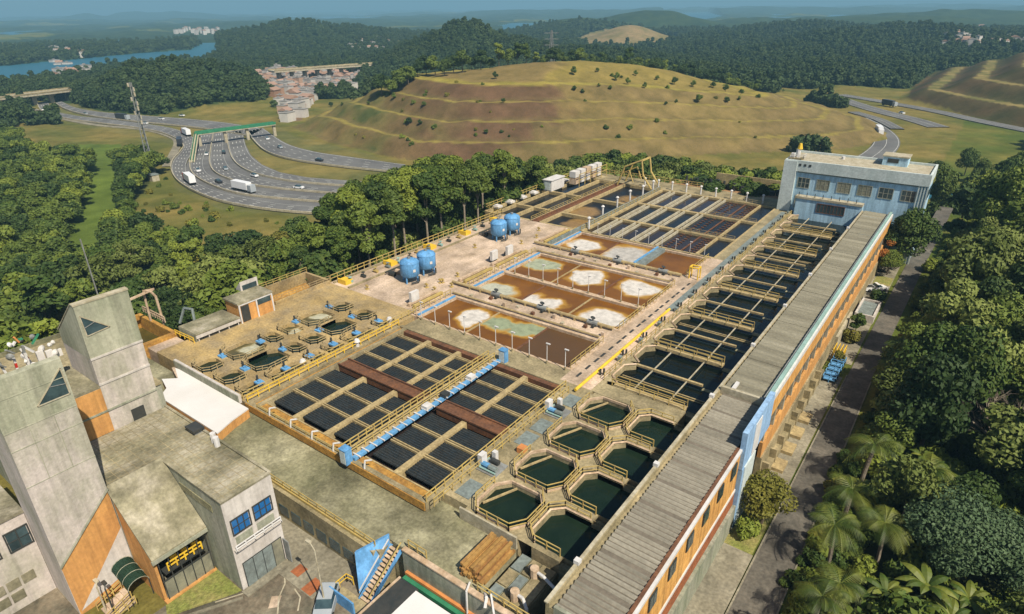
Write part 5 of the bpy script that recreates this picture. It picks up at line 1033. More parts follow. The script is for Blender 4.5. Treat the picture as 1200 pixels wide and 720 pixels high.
MB().box(-93.5, -89.1, 39.9, 46.9, B, .5).build('body', 'dark_metal', t); MB().box(-93.8, -88.8, 39.6, 46.95, 1.1, 1.3).build('roof', 'roof_moss', t); MB().box(-89.0, -88.8, 39.6, 46.95, .55, 1.15).build('fascia', 'white_wall', t); MB().box(-93.8, -88.95, 39.55, 39.7, 0, 1.15).build('end_wall', 'shade_wall', t)
for i in range(5): MB().box(-89.06, -88.92, 39.9+i*1.65, 40.05+i*1.65, 0, .6).build('post', 'white_wall', t)
t = thing('open_channel', 'open concrete channel with brown water behind the brick hut', 'basin', (-93.5, 60, B))
MB().box(-97.5, -97, 54.5, 66, B, .8).box(-90.9, -90.5, 54.5, 66, B, .6).box(-97, -90.9, 65.5, 66, B, .8).box(-97, -90.9, 54.0, 54.5, B, .3).build('wall', 'concrete_tan', t); MB().face([(-97, 54.5, -1.6), (-90.9, 54.5, -1.6), (-90.9, 65.5, -1.6), (-97, 65.5, -1.6)]).build('water', 'dull_brown_water', t); MB().cyl((-95, 55, -1.3), (-95, 64, -1.3), 1.0, 12).build('pipe', 'ochre_launder', t)
rail_obj([(-90.6, 54.5, .6), (-90.6, 66, .6)], t, .9, 1.5, .08, m='concrete_tan'); rail_obj([(-97.2, 54.5, .8), (-97.2, 66, .8)], t, .9, 1.5, .09)
t = thing('intake_channel', 'ochre stained intake channel with green water beside the concrete tower', 'basin', (-95, 34, B))
MB().box(-106, -105.4, 31, 39.4, B, .3).box(-94.8, -94, 31, 39.4, B, .3).box(-105.4, -94.8, 38.8, 39.4, B, .3).box(-105.4, -94.8, 33.5, 34.1, B, -.2).build('wall', 'ochre_launder', t); MB().face([(-105.4, 31, -2), (-94.8, 31, -2), (-94.8, 38.8, -2), (-105.4, 38.8, -2)]).build('water', 'green_water', t)
MB().box(-94, -84.4, 34.6, 39.0, B, -.3).build('apron', 'concrete_pink', t); MB().rail([(-94, 39, 0), (-89, 39.2, 0)], .9, 1.2, .1).build('railing', 'yellow_bright', t)
v = thing('crane_frame', 'cream pipe hoist frame standing over the intake channel beside the tower', 'hoist', (-100, 39.5, 0)); 
MB().bar((-100.6, 33.5, 4.9), (-100.4, 40.2, 5.7), .3).build('beam', 'rim', v); MB().tube([(-100.4, 40.3, -.5), (-100.4, 40.2, 4.4), (-100.4, 39.7, 5.4), (-100.4, 38.9, 5.9)], .2, 8).build('leg', 'rim', v); MB().tube([(-101.6, 39.0, -.3), (-101.2, 38.9, 5.4)], .18, 8).build('leg', 'rim', v); MB().bar((-101.3, 38.9, 5.6), (-100.2, 40.2, 5.8), .24).build('cross_beam', 'rim', v)
MB().rail([(-106, 40, .3), (-99, 40, .3)], 1.0, .8, .14).build('railing', 'rim', v); MB().tube([(-97.5, 41.5, 0), (-97, 42.5, 2.4), (-95, 42.8, 2.6), (-94.2, 42.3, .1)], .22, 6).build('pipe', 'blue_grey_grating', v)

# ================================================================== pink deck: tanks and fittings
def pressure_tank():
    t = thing('pressure_tank', '', 'tank'); m = MB(); r = 1.75; prof = [(.25, .9), (1.2, 1.0), (1.75, 1.45), (1.75, 3.7), (1.55, 4.1), (.9, 4.4), (.01, 4.5)]; n = 20
    vs = [(a*cos(2*pi*i/n), a*sin(2*pi*i/n), z) for a, z in prof for i in range(n)]; m.add(vs, [(k*n+i, k*n+(i+1) % n, (k+1)*n+(i+1) % n, (k+1)*n+i) for k in range(len(prof)-1) for i in range(n)])
    m.build('vessel', 'blue_paint', t, smooth=True); m = MB().cyl((0, 0, 3.68), (0, 0, 3.76), 1.79, 20).build('band', 'bright_blue', t)
    for a in (.6, 2.2, 3.7, 5.3): MB().box(1.45*cos(a)-.12, 1.45*cos(a)+.12, 1.45*sin(a)-.12, 1.45*sin(a)+.12, 0, 1.6).build('leg', 'blue_paint', t)
    MB().cyl((0, 0, 4.45), (0, 0, 4.8), .3, 8).build('hatch', 'grey_metal', t); MB().tube([(1.9, -.8, .4), (1.9, .8, .4), (1.9, .8, 1.4)], .14, 6).build('pipe', 'dark_metal', t); MB().box(1.75, 1.8, -.25, .25, 2.3, 2.8).build('plate', 'white_paint', t); return t
tp = pressure_tank()
for i, (x, y, lab) in enumerate(((-79.2, 75.2, 'nearest of four blue upright tanks, first of the near pair'), (-79.5, 79.9, 'second blue upright tank, rear one of the near pair'), (-80.0, 102.8, 'third blue upright tank, front one of the far pair'), (-80.0, 107.6, 'farthest of four blue upright tanks, rear one of the far pair'))):
    o = tp if i == 0 else copy_tree(tp, (x, y, 0)); o.location = (x, y, 0.01); o.rotation_euler = (0, 0, -.3); o['label'] = lab; o['group'] = 'blue upright tanks'
for k, y in enumerate((77.5, 105.2)):
    v = thing('pump_set', ['near', 'far'][k]+' cluster of dark pumps and pipes between the tree rail and blue tanks', 'pump', (-83.5, y, 0), 0, 'pump clusters behind the blue tanks')
    for q in range(4): MB().cyl((-84.5+q*.3, y-2.4+q*1.4, .5), (-83.2+q*.3, y-2.4+q*1.4, .5), .45, 8).box(-84.6, -83.2, y-2.7+q*1.4, y-2.1+q*1.4, 0, .3).build('pump', ['dark_metal', 'rim', 'grey_metal', 'dark_metal'][q], v)
    MB().tube([(-85, y-3, .6), (-85, y+3, .6), (-81.8, y+3, .6), (-81.8, y-1, 1.4)], .18, 6).build('pipe', 'dark_metal', v)
for i in range(5):
    y = 67+i*11.2; tag(MB().box(-89.6, -87.4, y, y+1.7, 0, .7).box(-89.6, -87.4, y, y+.3, .7, .9).build('yellow_trough', 'yellow_bright'), nth[i]+' yellow trough from the near end along the tree side rail', 'trough', 'yellow troughs on the pink deck')
struct('deck_curb', MB().box(-86.2, -85.8, 66.4, 117, 0, .28).box(-90.2, -89.9, 66.4, 117, 0, .3), 'concrete')
rr = random.Random(5)
for i in range(16):
    y = 68.5+i*3.0; x = -88.0+rr.uniform(-.5, .5); m = MB(); m.cyl((x-.5, y, .35), (x+.5, y, .35), .3, 8).cyl((x, y, .3), (x, y, 1.0), .1, 5).cyl((x, y, 1.0), (x, y, 1.08), .35, 8)
    tag(m.build('valve', ['teal_parapet', 'dark_metal', 'yellow_paint', 'blue_grey_grating'][i % 4]), 'small '+['green', 'dark', 'yellow', 'grey'][i % 4]+' valve standing in the row beside the tree side rail', 'valve', ['green', 'dark', 'yellow', 'grey'][i % 4]+' valves by the tree side rail')
for i in range(12):
    x = -84.5+rr.uniform(0, 12); y = 68+rr.uniform(0, 46)
    if min(abs(y-77.5), abs(y-105)) < 6: x = -75+rr.uniform(0, 4)
    m = MB().cyl((x, y, 0), (x, y, .9), .12, 6).box(x-.35, x+.35, y-.12, y+.12, .5, .75); m.box(x-.3, x+.3, y-.3, y+.3, 0, .12)
    tag(m.build('hydrant', 'yellow_paint'), 'small yellow green standpipe on the open pink deck', 'standpipe', 'standpipes on the pink deck')
for k, (ya, yb) in enumerate(((67, 74), (80, 88), (89.5, 99.5), (106, 116))):
    for q, x in enumerate((-71.6, -70.4)): tag(MB().box(x-.25, x+.25, ya, yb, .25, .6).box(x-.3, x+.3, ya, ya+.3, 0, .25).box(x-.3, x+.3, yb-.3, yb, 0, .25).build('pipe_cover', 'yellow_paint' if q else 'rim'), ['left', 'right'][q]+' long pipe cover beside the '+['nearest', 'second', 'third', 'farthest'][k]+' brown basin', 'pipe', 'pipe covers beside brown basins')
for k, (px, py) in enumerate(((486, 356), (579, 307), (597, 301))):
    x, y = at(px, py, 0); v = thing('switch_box', ['nearest', 'second', 'third'][k]+' white switch box beside the blue launder of the brown basins', 'box', (x, y, 0), 0, 'white switch boxes'); MB().box(x-.3, x+.3, y-.9, y+.9, .5, 2.3).build('body', 'canvas_white', v); MB().box(x-.1, x+.1, y-.8, y-.6, 0, .5).build('leg', 'grey_metal', v); MB().box(x-.1, x+.1, y+.6, y+.8, 0, .5).build('leg', 'grey_metal', v)
    MB().cyl((x-.9, y, .5), (x-.9, y+1.2, .5), .45, 8).build('motor', 'yellow_paint' if k == 0 else 'dark_metal', v)
# gantry at the far end, cabin, bag heaps
v = thing('gantry_frame', 'tall yellow pipe gantry with splayed legs at the far end of the plant', 'gantry', (-76, 161, 0))
for y in (158.5, 163.5):
    MB().tube([(-81, y, 0), (-79.0, y, 5.2), (-74.2, y+.3, 7.4)], .26, 6).build('leg', 'yellow_paint', v); MB().tube([(-74.2, y+.3, 7.4), (-73.4, y, 3.6), (-70.2, y-1, .3)], .24, 6).build('leg', 'yellow_paint', v)
    MB().tube([(-79.6, y, 3.4), (-77.6, y, 4.4), (-76.2, y, 1.2)], .16, 6).build('brace', 'yellow_paint', v)
MB().bar((-79, 158.5, 5.2), (-79, 163.5, 5.2), .3).build('beam', 'yellow_paint', v); MB().bar((-74.2, 158.8, 7.4), (-74.2, 163.8, 7.4), .4).build('beam', 'yellow_paint', v)
v = thing('white_cabin', 'small white cabin with pale side at the far left corner of the plant', 'cabin', (-93, 146, 0)); MB().box(-94.8, -92.2, 142, 148.5, 0, 2.8).build('body', 'canvas_white', v); MB().box(-95, -92, 141.8, 148.7, 2.8, 3.0).build('roof', 'white_paint', v); MB().box(-94.4, -92.6, 141.9, 142, .3, 2.5).build('shutter', 'pale_blue_wall', v)
v = thing('equipment_stack', 'rows of white and cream boxes on frames at the far left corner of the plant', 'equipment', (-89, 157, 0))
for q in range(5):
    for h in range(2): MB().box(-92+.1*q, -90.0, 150.8+q*3.1, 153.2+q*3.1, .3+h*1.9, 1.9+h*1.9).build('box', 'canvas_white' if (q+h) % 3 else 'rim', v)
MB().rail([(-88.6, 150.5, 0), (-88.6, 166, 0)], 3.4, 3, .16).build('frame', 'yellow_paint', v)
rr = random.Random(8)
for i in range(34):
    x = -66+i*.78+rr.uniform(-.3, .3); y = 170.3+rr.uniform(-1.3, 1.5); r = rr.uniform(.55, .95); m = MB(); m.cyl((x, y, -8), (x, y, .9+rr.uniform(0, 1.3)), r, 8, r*.55)
    tag(m.build('black_sack', 'black_bag'), 'tall black sack in the long dark pile behind the far channels', 'sack', 'black sacks behind the far channels')
for i in range(4): tag(MB().cyl((-39.5+i*.9, 169+.3*i, 0.0), (-39.5+i*.9, 169+.3*i, 1.1-.1*i), .75, 8, .4).build('white_sack', 'canvas_white'), 'white sack in the small heap between the black pile and blue building', 'sack', 'white sacks by the blue building')
struct('rear_yard', MB().box(-70, -37.9, 168.0, 173, B, -.01), 'earth')
tag(MB().box(-60, -38, 178, 178.4, -12, 2.2).build('boundary_wall', 'beam'), 'long beige boundary wall behind the black sacks', 'wall')

# ================================================================== front deck objects
t = thing('plank_stack', 'stack of long rusty brown planks lying on the mossy front deck', 'planks', (-27.9, 32.8, -1.2))
rr = random.Random(2)
for lv in range(4):
    for k in range(8-lv//2):
        if lv == 3 and k in (2, 5): continue
        x = -29.3+k*.36+lv*.04+rr.uniform(-.03, .03); dy = rr.uniform(-.25, .25); MB().box(x, x+.31, 30.6+dy, 35.2+dy, -1.18+lv*.3, -1.18+lv*.3+.27).build('plank', 'planks', t)
t = thing('covered_pit', 'sunken pit covered with grey concrete slabs between the plank stack and gallery', 'pit', (-24, 33.5, B))
MB().box(-26.05, -22.1, 29.7, 35.9, B, -1.5).build('base', 'concrete_moss', t)
for i, (a, b_) in enumerate(((29.8, 31.7), (31.9, 33.7), (33.9, 35.8))):
    for j, (c_, d_) in enumerate(((-25.9, -24.9), (-24.7, -23.8))): MB().box(c_, d_, a, b_, -1.48, -1.3).build('slab', 'concrete' if (i+j) % 2 else 'blue_grey_grating', t)
MB().box(-23.6, -22.15, 29.8, 35.8, -1.48, -1.28).build('slab', 'concrete', t)
MB().face([(-22.1, 28, -6), (-19.2, 28, -6), (-19.2, 36, -6), (-22.1, 36, -6)]).build('water', 'tank_water', t)
for i, (y, lab) in enumerate(((34.2, 'upper bent white pipe with a pinkish cap crossing the covered pit'), (31.2, 'lower bent white pipe with a pinkish cap crossing the covered pit'))):
    v = thing('vent_pipe', lab, 'pipe', (-23.6, y, -1.3)); MB().tube([(-23.4, y+.1, -.6), (-22.4, y-.1, -.5), (-20.6, y-.4, -1.0)] if i == 0 else [(-23.4, y+.1, -.6), (-22.6, y, -.5), (-21.9, y-.4, -1.0), (-21.7, y-.8, -3)], .15, 8).build('pipe', 'white_paint', v)
    MB().cyl((-23.5, y+.1, -1.28), (-23.5, y+.1, -.3), .42, 10).build('cap', 'rim', v); MB().cyl((-24.2, y+.2, -1.25), (-23.9, y+.2, -.6), .34, 8).build('valve', 'dark_metal', v)
v = thing('boom_pipe', 'pale bent pipe and slim boom at the front edge beside the covered pit', 'pipe', (-25.3, 28.6, -1.2)); MB().tube([(-25.8, 30.0, -1.0), (-25.2, 29.5, -.6), (-25, 29.0, -1.2)], .15, 6).build('pipe', 'white_paint', v); MB().bar((-25.2, 30.1, -.6), (-22.0, 27.0, -1.2), .16).build('boom', 'white_paint', v)
# front retaining wall with painted bands
t = thing('retaining_wall', 'weathered retaining wall below the front deck with orange and green painted bands', 'wall', (-45, 28, -5))
MB().box(-91, -37.4, 27.62, 28, B, -1.25).build('left_wall', 'concrete', t)
for i in range(7): MB().box(-52.5+i*2.1, -51.0+i*2.1, 27.55, 27.62, -4.5, -3.2).build('window', 'window_glass', t)
MB().box(-35.2, -19.3, 29.3, 29.68, B, -1.0).build('right_wall', 'shade_wall', t); MB().box(-35.2, -19.3, 29.22, 29.76, -1.0, -.85).build('coping', 'rim', t)
MB().box(-34.8, -19.3, 29.0, 29.3, -3.6, -3.3).build('orange_band', 'orange_paint', t); MB().box(-34.8, -19.3, 28.6, 29.2, -4.1, -3.7).build('green_band', 'green_paint', t)
rail_obj([(-34.9, 29.9, -1.2), (-32.6, 29.9, -1.2)], t, 1.2, 1.0, .09); rail_obj([(-26.6, 30.0, -1.2), (-19.4, 30.0, -1.2)], t, 1.0, 1.4, .09)
MB().tube([(-27.4, 29.9, -.6), (-27.1, 29.1, -.7), (-27.1, 29.0, -5)], .1, 6).build('drain_pipe', 'white_paint', t)
# blue stair
t = thing('blue_stair', 'outside stair with sky blue side panels and cream steps down from the front deck', 'stairs', (-36.3, 27, -5))
MB().add([(-36.9, 29.4, -.1), (-36.9, 29.3, -1.6), (-37.3, 25.4, -4.5), (-38.9, 26.7, -1.3)], [(0, 1, 2, 3), (3, 2, 1, 0)]).bar((-36.95, 29.4, -.15), (-38.85, 26.8, -1.35), .16).build('side_panel', 'blue_paint', t)
MB().bar((-36.85, 29.2, -.5), (-37.35, 25.5, -4.2), .1).build('panel_rib', 'white_paint', t)
for i in range(13): z = -1.3-i*.27; y = 29.3-i*.32; MB().box(-36.7-(i*.02), -35.5-(i*.02), y-.3, y, z-.07, z).build('step', 'rim', t)
for x in (-36.75, -35.4): MB().bar((x, 29.4, -1.2), (x-.3, 25.2, -4.8), .12, .4).build('stringer', 'blue_paint', t)
MB().bar((-35.35, 29.4, -.2), (-35.7, 25.2, -3.8), .09).build('handrail', 'yellow_paint', t)
MB().add([(-35.2, 29.2, -1.4), (-35.6, 25.2, -4.8), (-35.3, 26.0, -3.0), (-35.2, 27.6, -2.4)], [(0, 1, 2, 3), (3, 2, 1, 0)]).build('right_panel', 'blue_paint', t)
MB().box(-39.4, -35.6, 23.9, 25.2, -4.9, -4.75).build('landing', 'concrete', t); MB().box(-39.5, -36.2, 23.75, 23.9, -4.99, -3.5).build('landing_panel', 'blue_paint', t)
MB().rail([(-39.5, 24.0, -4.7), (-39.5, 25.8, -4.7), (-38.7, 25.9, -4.7)], 1.0, .8, .07).rail([(-35.4, 22.6, -4.99), (-34.4, 27.6, -4.99)], 1.1, 1.0, .07).build('railing', 'yellow_bright', t)
MB().box(-38.9, -36.9, 28.0, 29.6, B, -1.21).build('landing_top', 'concrete', t)
t = thing('carport', 'low carport roof with dark sheets and a bright white cover beside the blue stair', 'carport', (-31, 25, -5))
MB().box(-34.1, -31.9, 21, 27.9, -2.8, -2.6).build('dark_roof', 'dark_metal', t); MB().box(-31.9, -22, 20.5, 27.6, -2.85, -2.5).build('white_roof', 'membrane', t); MB().box(-34.3, -34.1, 21, 27.9, -2.9, -2.5).build('edge_beam', 'rim', t)
for x, y in ((-34, 21.2), (-34, 26.8), (-28, 26.6), (-23, 26.6)): MB().cyl((x, y, -5), (x, y, -2.8), .1, 6).build('post', 'grey_metal', t)
# yard surfaces
struct('yard', MB().box(-51.4, -20, -30, 27.6, -5.25, -4.996).box(-62, -51.4, -30, 9.0, -5.25, -4.997), 'yard')
struct('paved_walk', MB().box(-57, -40.2, 24.6, 27.58, -5, -4.93).box(-46.5, -40.8, 22.6, 24.6, -5, -4.931), 'pavement')
struct('kerb', MB().box(-46.9, -45.9, 19.2, 24.1, -5, -4.86).bar((-46.2, 18.9, -4.93), (-49.5, 13.2, -4.93), .25, .14), 'pavement')
struct('patch', MB().box(-45.2, -44.0, 23.4, 24.6, -4.92, -4.922).box(-42.6, -41.2, 22.7, 24.4, -4.92, -4.921), 'rust_wall')
struct('lawn', MB().prism([(-51.4, 14.2), (-50.0, 13.6), (-47.2, 18.9), (-47.1, 19.3), (-51.4, 19.35)], -4.99, -4.93), 'lawn')
struct('patch', MB().prism([(-43.3, 19.6), (-42.7, 20.2), (-43.5, 21.2), (-44.2, 20.6)], -4.995, -4.99), 'concrete_pink')
cr = MB()
for P_ in ([(338, 652), (333, 668), (334, 684), (327, 700), (325, 722)], [(252, 706), (290, 694), (318, 672), (334, 655)], [(345, 690), (352, 700), (349, 716)]):
    W_ = [at(a, b, -4.98) for a, b in P_]
    for p, q in zip(W_, W_[1:]): cr.bar((*p, -4.985), (*q, -4.985), .13, .012)
struct('sealed_crack', cr, 'beam_pale')
def lamp_standard(x, y, h, label, m, arm=1.2):
    t = thing('street_lamp', label, 'street lamp', (x, y, -5)); MB().cyl((x, y, -5), (x, y, -5+h), .09, 6, .06).build('pole', m, t); MB().bar((x, y, -5+h), (x-arm, y+.2, -5+h+.25), .09).build('arm', m, t); MB().box(x-arm-.45, x-arm+.1, y+.05, y+.35, -5+h+.15, -5+h+.33).build('lamp_head', m, t)
lamp_standard(-38.9, 22.7, 7.3, 'tall thin grey street lamp beside the parked car', 'beam_pale', .9)
lamp_standard(-55.2, 10.6, 3.2, 'pale short lamp post in front of the orange gable', 'beam_pale', .3); lamp_standard(-54.1, 10.9, 3.4, 'dark short lamp post in front of the orange gable', 'dark_metal', .3)
def car(x, y, z, rz, body, label, pickup=False):
    t = thing('pickup_truck' if pickup else 'parked_car', label, 'pickup' if pickup else 'car', (0, 0, 0))
    L = 4.9 if pickup else 4.2; m = MB(); W_ = .88
    def sec(xx, z0, z1, w_): return [(xx, -w_, z0), (xx, w_, z0), (xx, w_*.97, z1), (xx, -w_*.97, z1)]
    S = [sec(-L/2, .45, .85, .78), sec(-L/2+.15, .3, .95, .86), sec(-.9, .28, .98, W_), sec(.9, .28, .95, W_), sec(L/2-.35, .3, .82, .84), sec(L/2, .42, .65, .72)]
    vs = [p for s_ in S for p in s_]; fs = [(k*4+i, k*4+(i+1) % 4, (k+1)*4+(i+1) % 4, (k+1)*4+i) for k in range(5) for i in range(4)]+[(3, 2, 1, 0), (20, 21, 22, 23)]
    m.add(vs, fs); m.build('body', body, t)
    x0, x1 = (-.3, 1.2) if pickup else (-1.75, 1.0)
    c = MB(); c.add([(x0, -.8, .93), (x1, -.8, .93), (x1, .8, .93), (x0, .8, .93), (x0+.35, -.66, 1.43), (x1-.65, -.66, 1.43), (x1-.65, .66, 1.43), (x0+.35, .66, 1.43)], [(0, 1, 5, 4), (1, 2, 6, 5), (2, 3, 7, 6), (3, 0, 4, 7)]); c.build('glass', 'window_glass', t)
    MB().box(x0+.33, x1-.63, -.68, .68, 1.42, 1.48).build('roof', body, t)
    if pickup: MB().box(-2.2, -.4, -.7, .7, .96, .99).build('load_bed', 'dark_metal', t)
    for a in (-L/2+.8, L/2-.85):
        for s_ in (-1, 1): wh = MB().cyl((a, s_*.9, .33), (a, s_*.68, .33), .33, 12).build('wheel', 'rubber', t); MB().cyl((a, s_*.91, .33), (a, s_*.9, .33), .18, 8).build('rim', 'grey_metal', wh)
    for s_ in (-1, 1): MB().box(L/2-.08, L/2+.02, s_*.55-.15, s_*.55+.15, .52, .64).build('headlight', 'canvas_white', t); MB().box(-L/2-.02, -L/2+.05, s_*.62-.12, s_*.62+.12, .6, .75).build('tail_light', 'car_red', t)
    finish(t, (x, y, z), rz)
car(-39.0, 22.9, -4.99, radians(-52), 'car_silver', 'silver blue parked car beside the blue stair at the bottom edge')
mat('car_pale', (0.72, 0.72, 0.7), (0.6, 0.6, 0.58), rough=0.35)
car(-11.6, 139.0, -7.93, radians(40), 'car_pale', 'white pickup parked beside the gallery building under trees', True)

# ================================================================== service road on the right
struct('service_road', MB().prism([(-9.4, 30), (-5.4, 30), (-5.9, 100), (-5.0, 160), (-3.8, 215), (-7.3, 215), (-8.4, 160), (-9.1, 100)], -8.3, -7.93), 'asphalt')
struct('forecourt', MB().box(-13.1, -9.62, 62, 99, -8.3, -7.95).box(-13.1, -9.3, 104, 156, -8.3, -7.951).box(-13.1, -9.6, 34, 55, -8.3, -7.952), 'pavement')
struct('kerb', MB().bar((-9.45, 30, -7.93), (-9.2, 100, -7.93), .16, .2).bar((-5.3, 30, -7.95), (-5.8, 100, -7.95), .16, .2), 'pavement')
struct('lawn', MB().box(-13.0, -9.7, 55, 62, -8.2, -7.94).box(-12.6, -9.4, 143, 148, -8.2, -7.92), 'lawn')
t = thing('water_pit', 'open concrete pit with grey water beside the service road', 'pit', (-10.8, 126, -8)); MB().box(-12.4, -12.1, 122, 130, -8, -6.4).box(-9.5, -9.2, 122, 130, -8, -6.6).box(-12.1, -9.5, 129.7, 130, -8, -6.5).box(-12.1, -9.5, 122, 122.3, -8, -6.5).build('wall', 'white_wall', t); MB().face([(-12.1, 122.3, -6.9), (-9.5, 122.3, -6.9), (-9.5, 129.7, -6.9), (-12.1, 129.7, -6.9)]).build('water', 'blue_grey_grating', t)
tag(MB().box(-12.9, -12.5, 108, 120, -8, -5.6).build('low_wall', 'beam_pale'), 'low pale wall beside the orange base of the gallery building', 'wall')
for i in range(5):
    y = 96.2+i*1.7; t = thing('blue_rack', nth[i]+' blue metal rack from the near end beside the service road', 'rack', (-11.2, y, -8), 0, 'blue racks'); MB().rail([(-12, y, -7.95), (-10.2, y, -7.95), (-10.2, y+1.1, -7.95), (-12, y+1.1, -7.95)], 1.0, .9, .1, closed=True).build('frame', 'bright_blue', t); MB().box(-11.9, -10.3, y+.1, y+1, -7.6, -7.5).build('shelf', 'bright_blue', t)
t = thing('yellow_skip', 'yellow scaffold frames heaped behind the blue racks', 'frame', (-12, 106, -8)); 
for i in range(4): MB().rail([(-12.4+i*.5, 104.8, -7.9), (-12.4+i*.5, 107.5, -7.9)], 1.5, .9, .11).build('frame', 'yellow_bright', t)
for i in range(5): tag(MB().box(-12.2, -10.8, 66+i*4.2, 68.4+i*4.2, -7.95, -7.5).build('slab_pile', 'beam'), nth[i]+' pile of pale concrete slabs from the blue panel along the gallery base', 'slabs', 'slab piles')
# mast, pylon
t = thing('lattice_mast', 'tall grey lattice radio mast standing on the grassy slope beside the motorway', 'mast', (*at(180, 205, -20), -20)); bx, by = at(180, 205, -20); H_ = 39
def leg_at(z): w_ = 1.5-1.1*z/H_; return [(bx+w_*cos(a), by+w_*sin(a), -20+z) for a in (0.3, 2.4, 4.5)]
for k in range(3): MB().bar(leg_at(0)[k], leg_at(H_)[k], .3).build('leg', 'grey_metal', t)
m = MB()
for i in range(16):
    a, b_ = leg_at(i*H_/16), leg_at((i+1)*H_/16)
    for k in range(3): m.bar(a[k], b_[(k+1) % 3], .16)
m.build('bracing', 'grey_metal', t, kind='stuff')
for i in range(9): z = 22+i*1.9; a = i*2.1; MB().box(bx+1.1*cos(a)-.3, bx+1.1*cos(a)+.3, by+1.1*sin(a)-.3, by+1.1*sin(a)+.3, -20+z, -20+z+1.6).build('antenna', 'beam_pale', t)
t = thing('mast_cabin', 'small grey cabin at the foot of the lattice mast', 'cabin', (*at(181, 212, -20), -20)); x, y = at(181, 212, -20); g0 = hz(x, y); MB().box(x-1.8, x+1.8, y-1.5, y+1.5, g0-2, g0+2.6).build('body', 'beam_pale', t); MB().box(x-2, x+2, y-1.7, y+1.7, g0+2.6, g0+2.9).build('roof', 'blue_grey_grating', t)
t = thing('power_pylon', 'grey lattice power pylon on the crest behind the terraced hill', 'pylon', along(646, 76, 560)); x, y, z = along(646, 76, 560)
for sx, sy in ((-2.2, -2.2), (2.2, -2.2), (2.2, 2.2), (-2.2, 2.2)): MB().bar((x+sx, y+sy, z-6), (x+sx*.15, y+sy*.15, z+26), .4).build('leg', 'grey_metal', t)
for zz in (15, 19.5, 24): MB().bar((x-5, y-3, z+zz), (x+5, y+3, z+zz), .4).build('cross_arm', 'grey_metal', t)
# bay-side sign pair

# ================================================================== vegetation
def leaf_cloud(mb, rng, cx, cy, cz, rx, ry, rz, n, s, up=0.35, shell=0.55):
    """n small leaf sprays spread through a lumpy ellipsoid"""
    d = rng.normal(size=(n, 3)); d /= np.linalg.norm(d, axis=1)[:, None]; r = shell+(1-shell)*rng.random(n)**0.6
    P = d*r[:, None]*[rx, ry, rz]+[cx, cy, cz]; N = d*0.8+rng.normal(size=(n, 3))*.55+[0, 0, up]; N /= np.linalg.norm(N, axis=1)[:, None]
    A = np.cross(N, rng.normal(size=(n, 3))); A /= np.linalg.norm(A, axis=1)[:, None]; Bv = np.cross(N, A); S = s*(0.6+.8*rng.random(n))[:, None]
    V = np.stack([P-A*S, P-Bv*S*.55, P+A*S, P+Bv*S*.55], 1)
    mb['v'].append(V.reshape(-1, 3))
def cloud_obj(vlist, name):
    V = np.concatenate(vlist); n = len(V)//4; me = bpy.data.meshes.new(name); me.vertices.add(len(V)); me.vertices.foreach_set('co', V.ravel())
    me.loops.add(n*4); me.loops.foreach_set('vertex_index', np.arange(n*4)); me.polygons.add(n); me.polygons.foreach_set('loop_start', np.arange(0, n*4, 4)); me.update(calc_edges=True); return me
def crown_mesh(seed, r, h, z0, lobes, n, s, lobe_r=0.45):
    rng = np.random.default_rng(seed); b = {'v': []}; cs = []
    for k in range(lobes):
        a = rng.random()*2*pi; q = rng.random()**0.5*(1-lobe_r*.7); zz = rng.random(); w_ = (1-(2*zz-.9)**2*.55)
        cx, cy, cz = r*q*cos(a)*w_, r*q*sin(a)*w_, z0+h*(.15+.75*zz); lr = r*lobe_r*(.7+.6*rng.random()); cs.append((cx, cy, cz, lr))
        leaf_cloud(b, rng, cx, cy, cz, lr, lr, lr*.72, n//lobes, s)
    return cloud_obj(b['v'], 'crown'), cs
def trunk_mesh(cs, z0, r0, h, rngs=1):
    m = MB(); rr = random.Random(rngs); top = (rr.uniform(-.3, .3), rr.uniform(-.3, .3), z0+h*.55); m.cyl((0, 0, -1.5), (top[0]*.4, top[1]*.4, z0), r0, 7, r0*.65); m.cyl((top[0]*.4, top[1]*.4, z0), top, r0*.65, 6, r0*.35)
    for c in cs[:6]: m.cyl((top[0]*.4, top[1]*.4, z0-.3+rr.uniform(0, h*.25)), c[:3], r0*.35, 5, r0*.1)
    return m
def tree_proto(name, seed, r, h, z0, lobes, n, s, lm, r0=.28, bark='bark', lobe_r=.45):
    t = thing(name, '', 'tree'); me, cs = crown_mesh(seed, r, h, z0, lobes, n, s, lobe_r); me.materials.append(MATS[lm]); o = bpy.data.objects.new('crown', me); COL.objects.link(o); o.parent = t; CH.setdefault(t.name, []).append(o)
    trunk_mesh(cs, z0, r0, h, seed).build('trunk', bark, t); return t
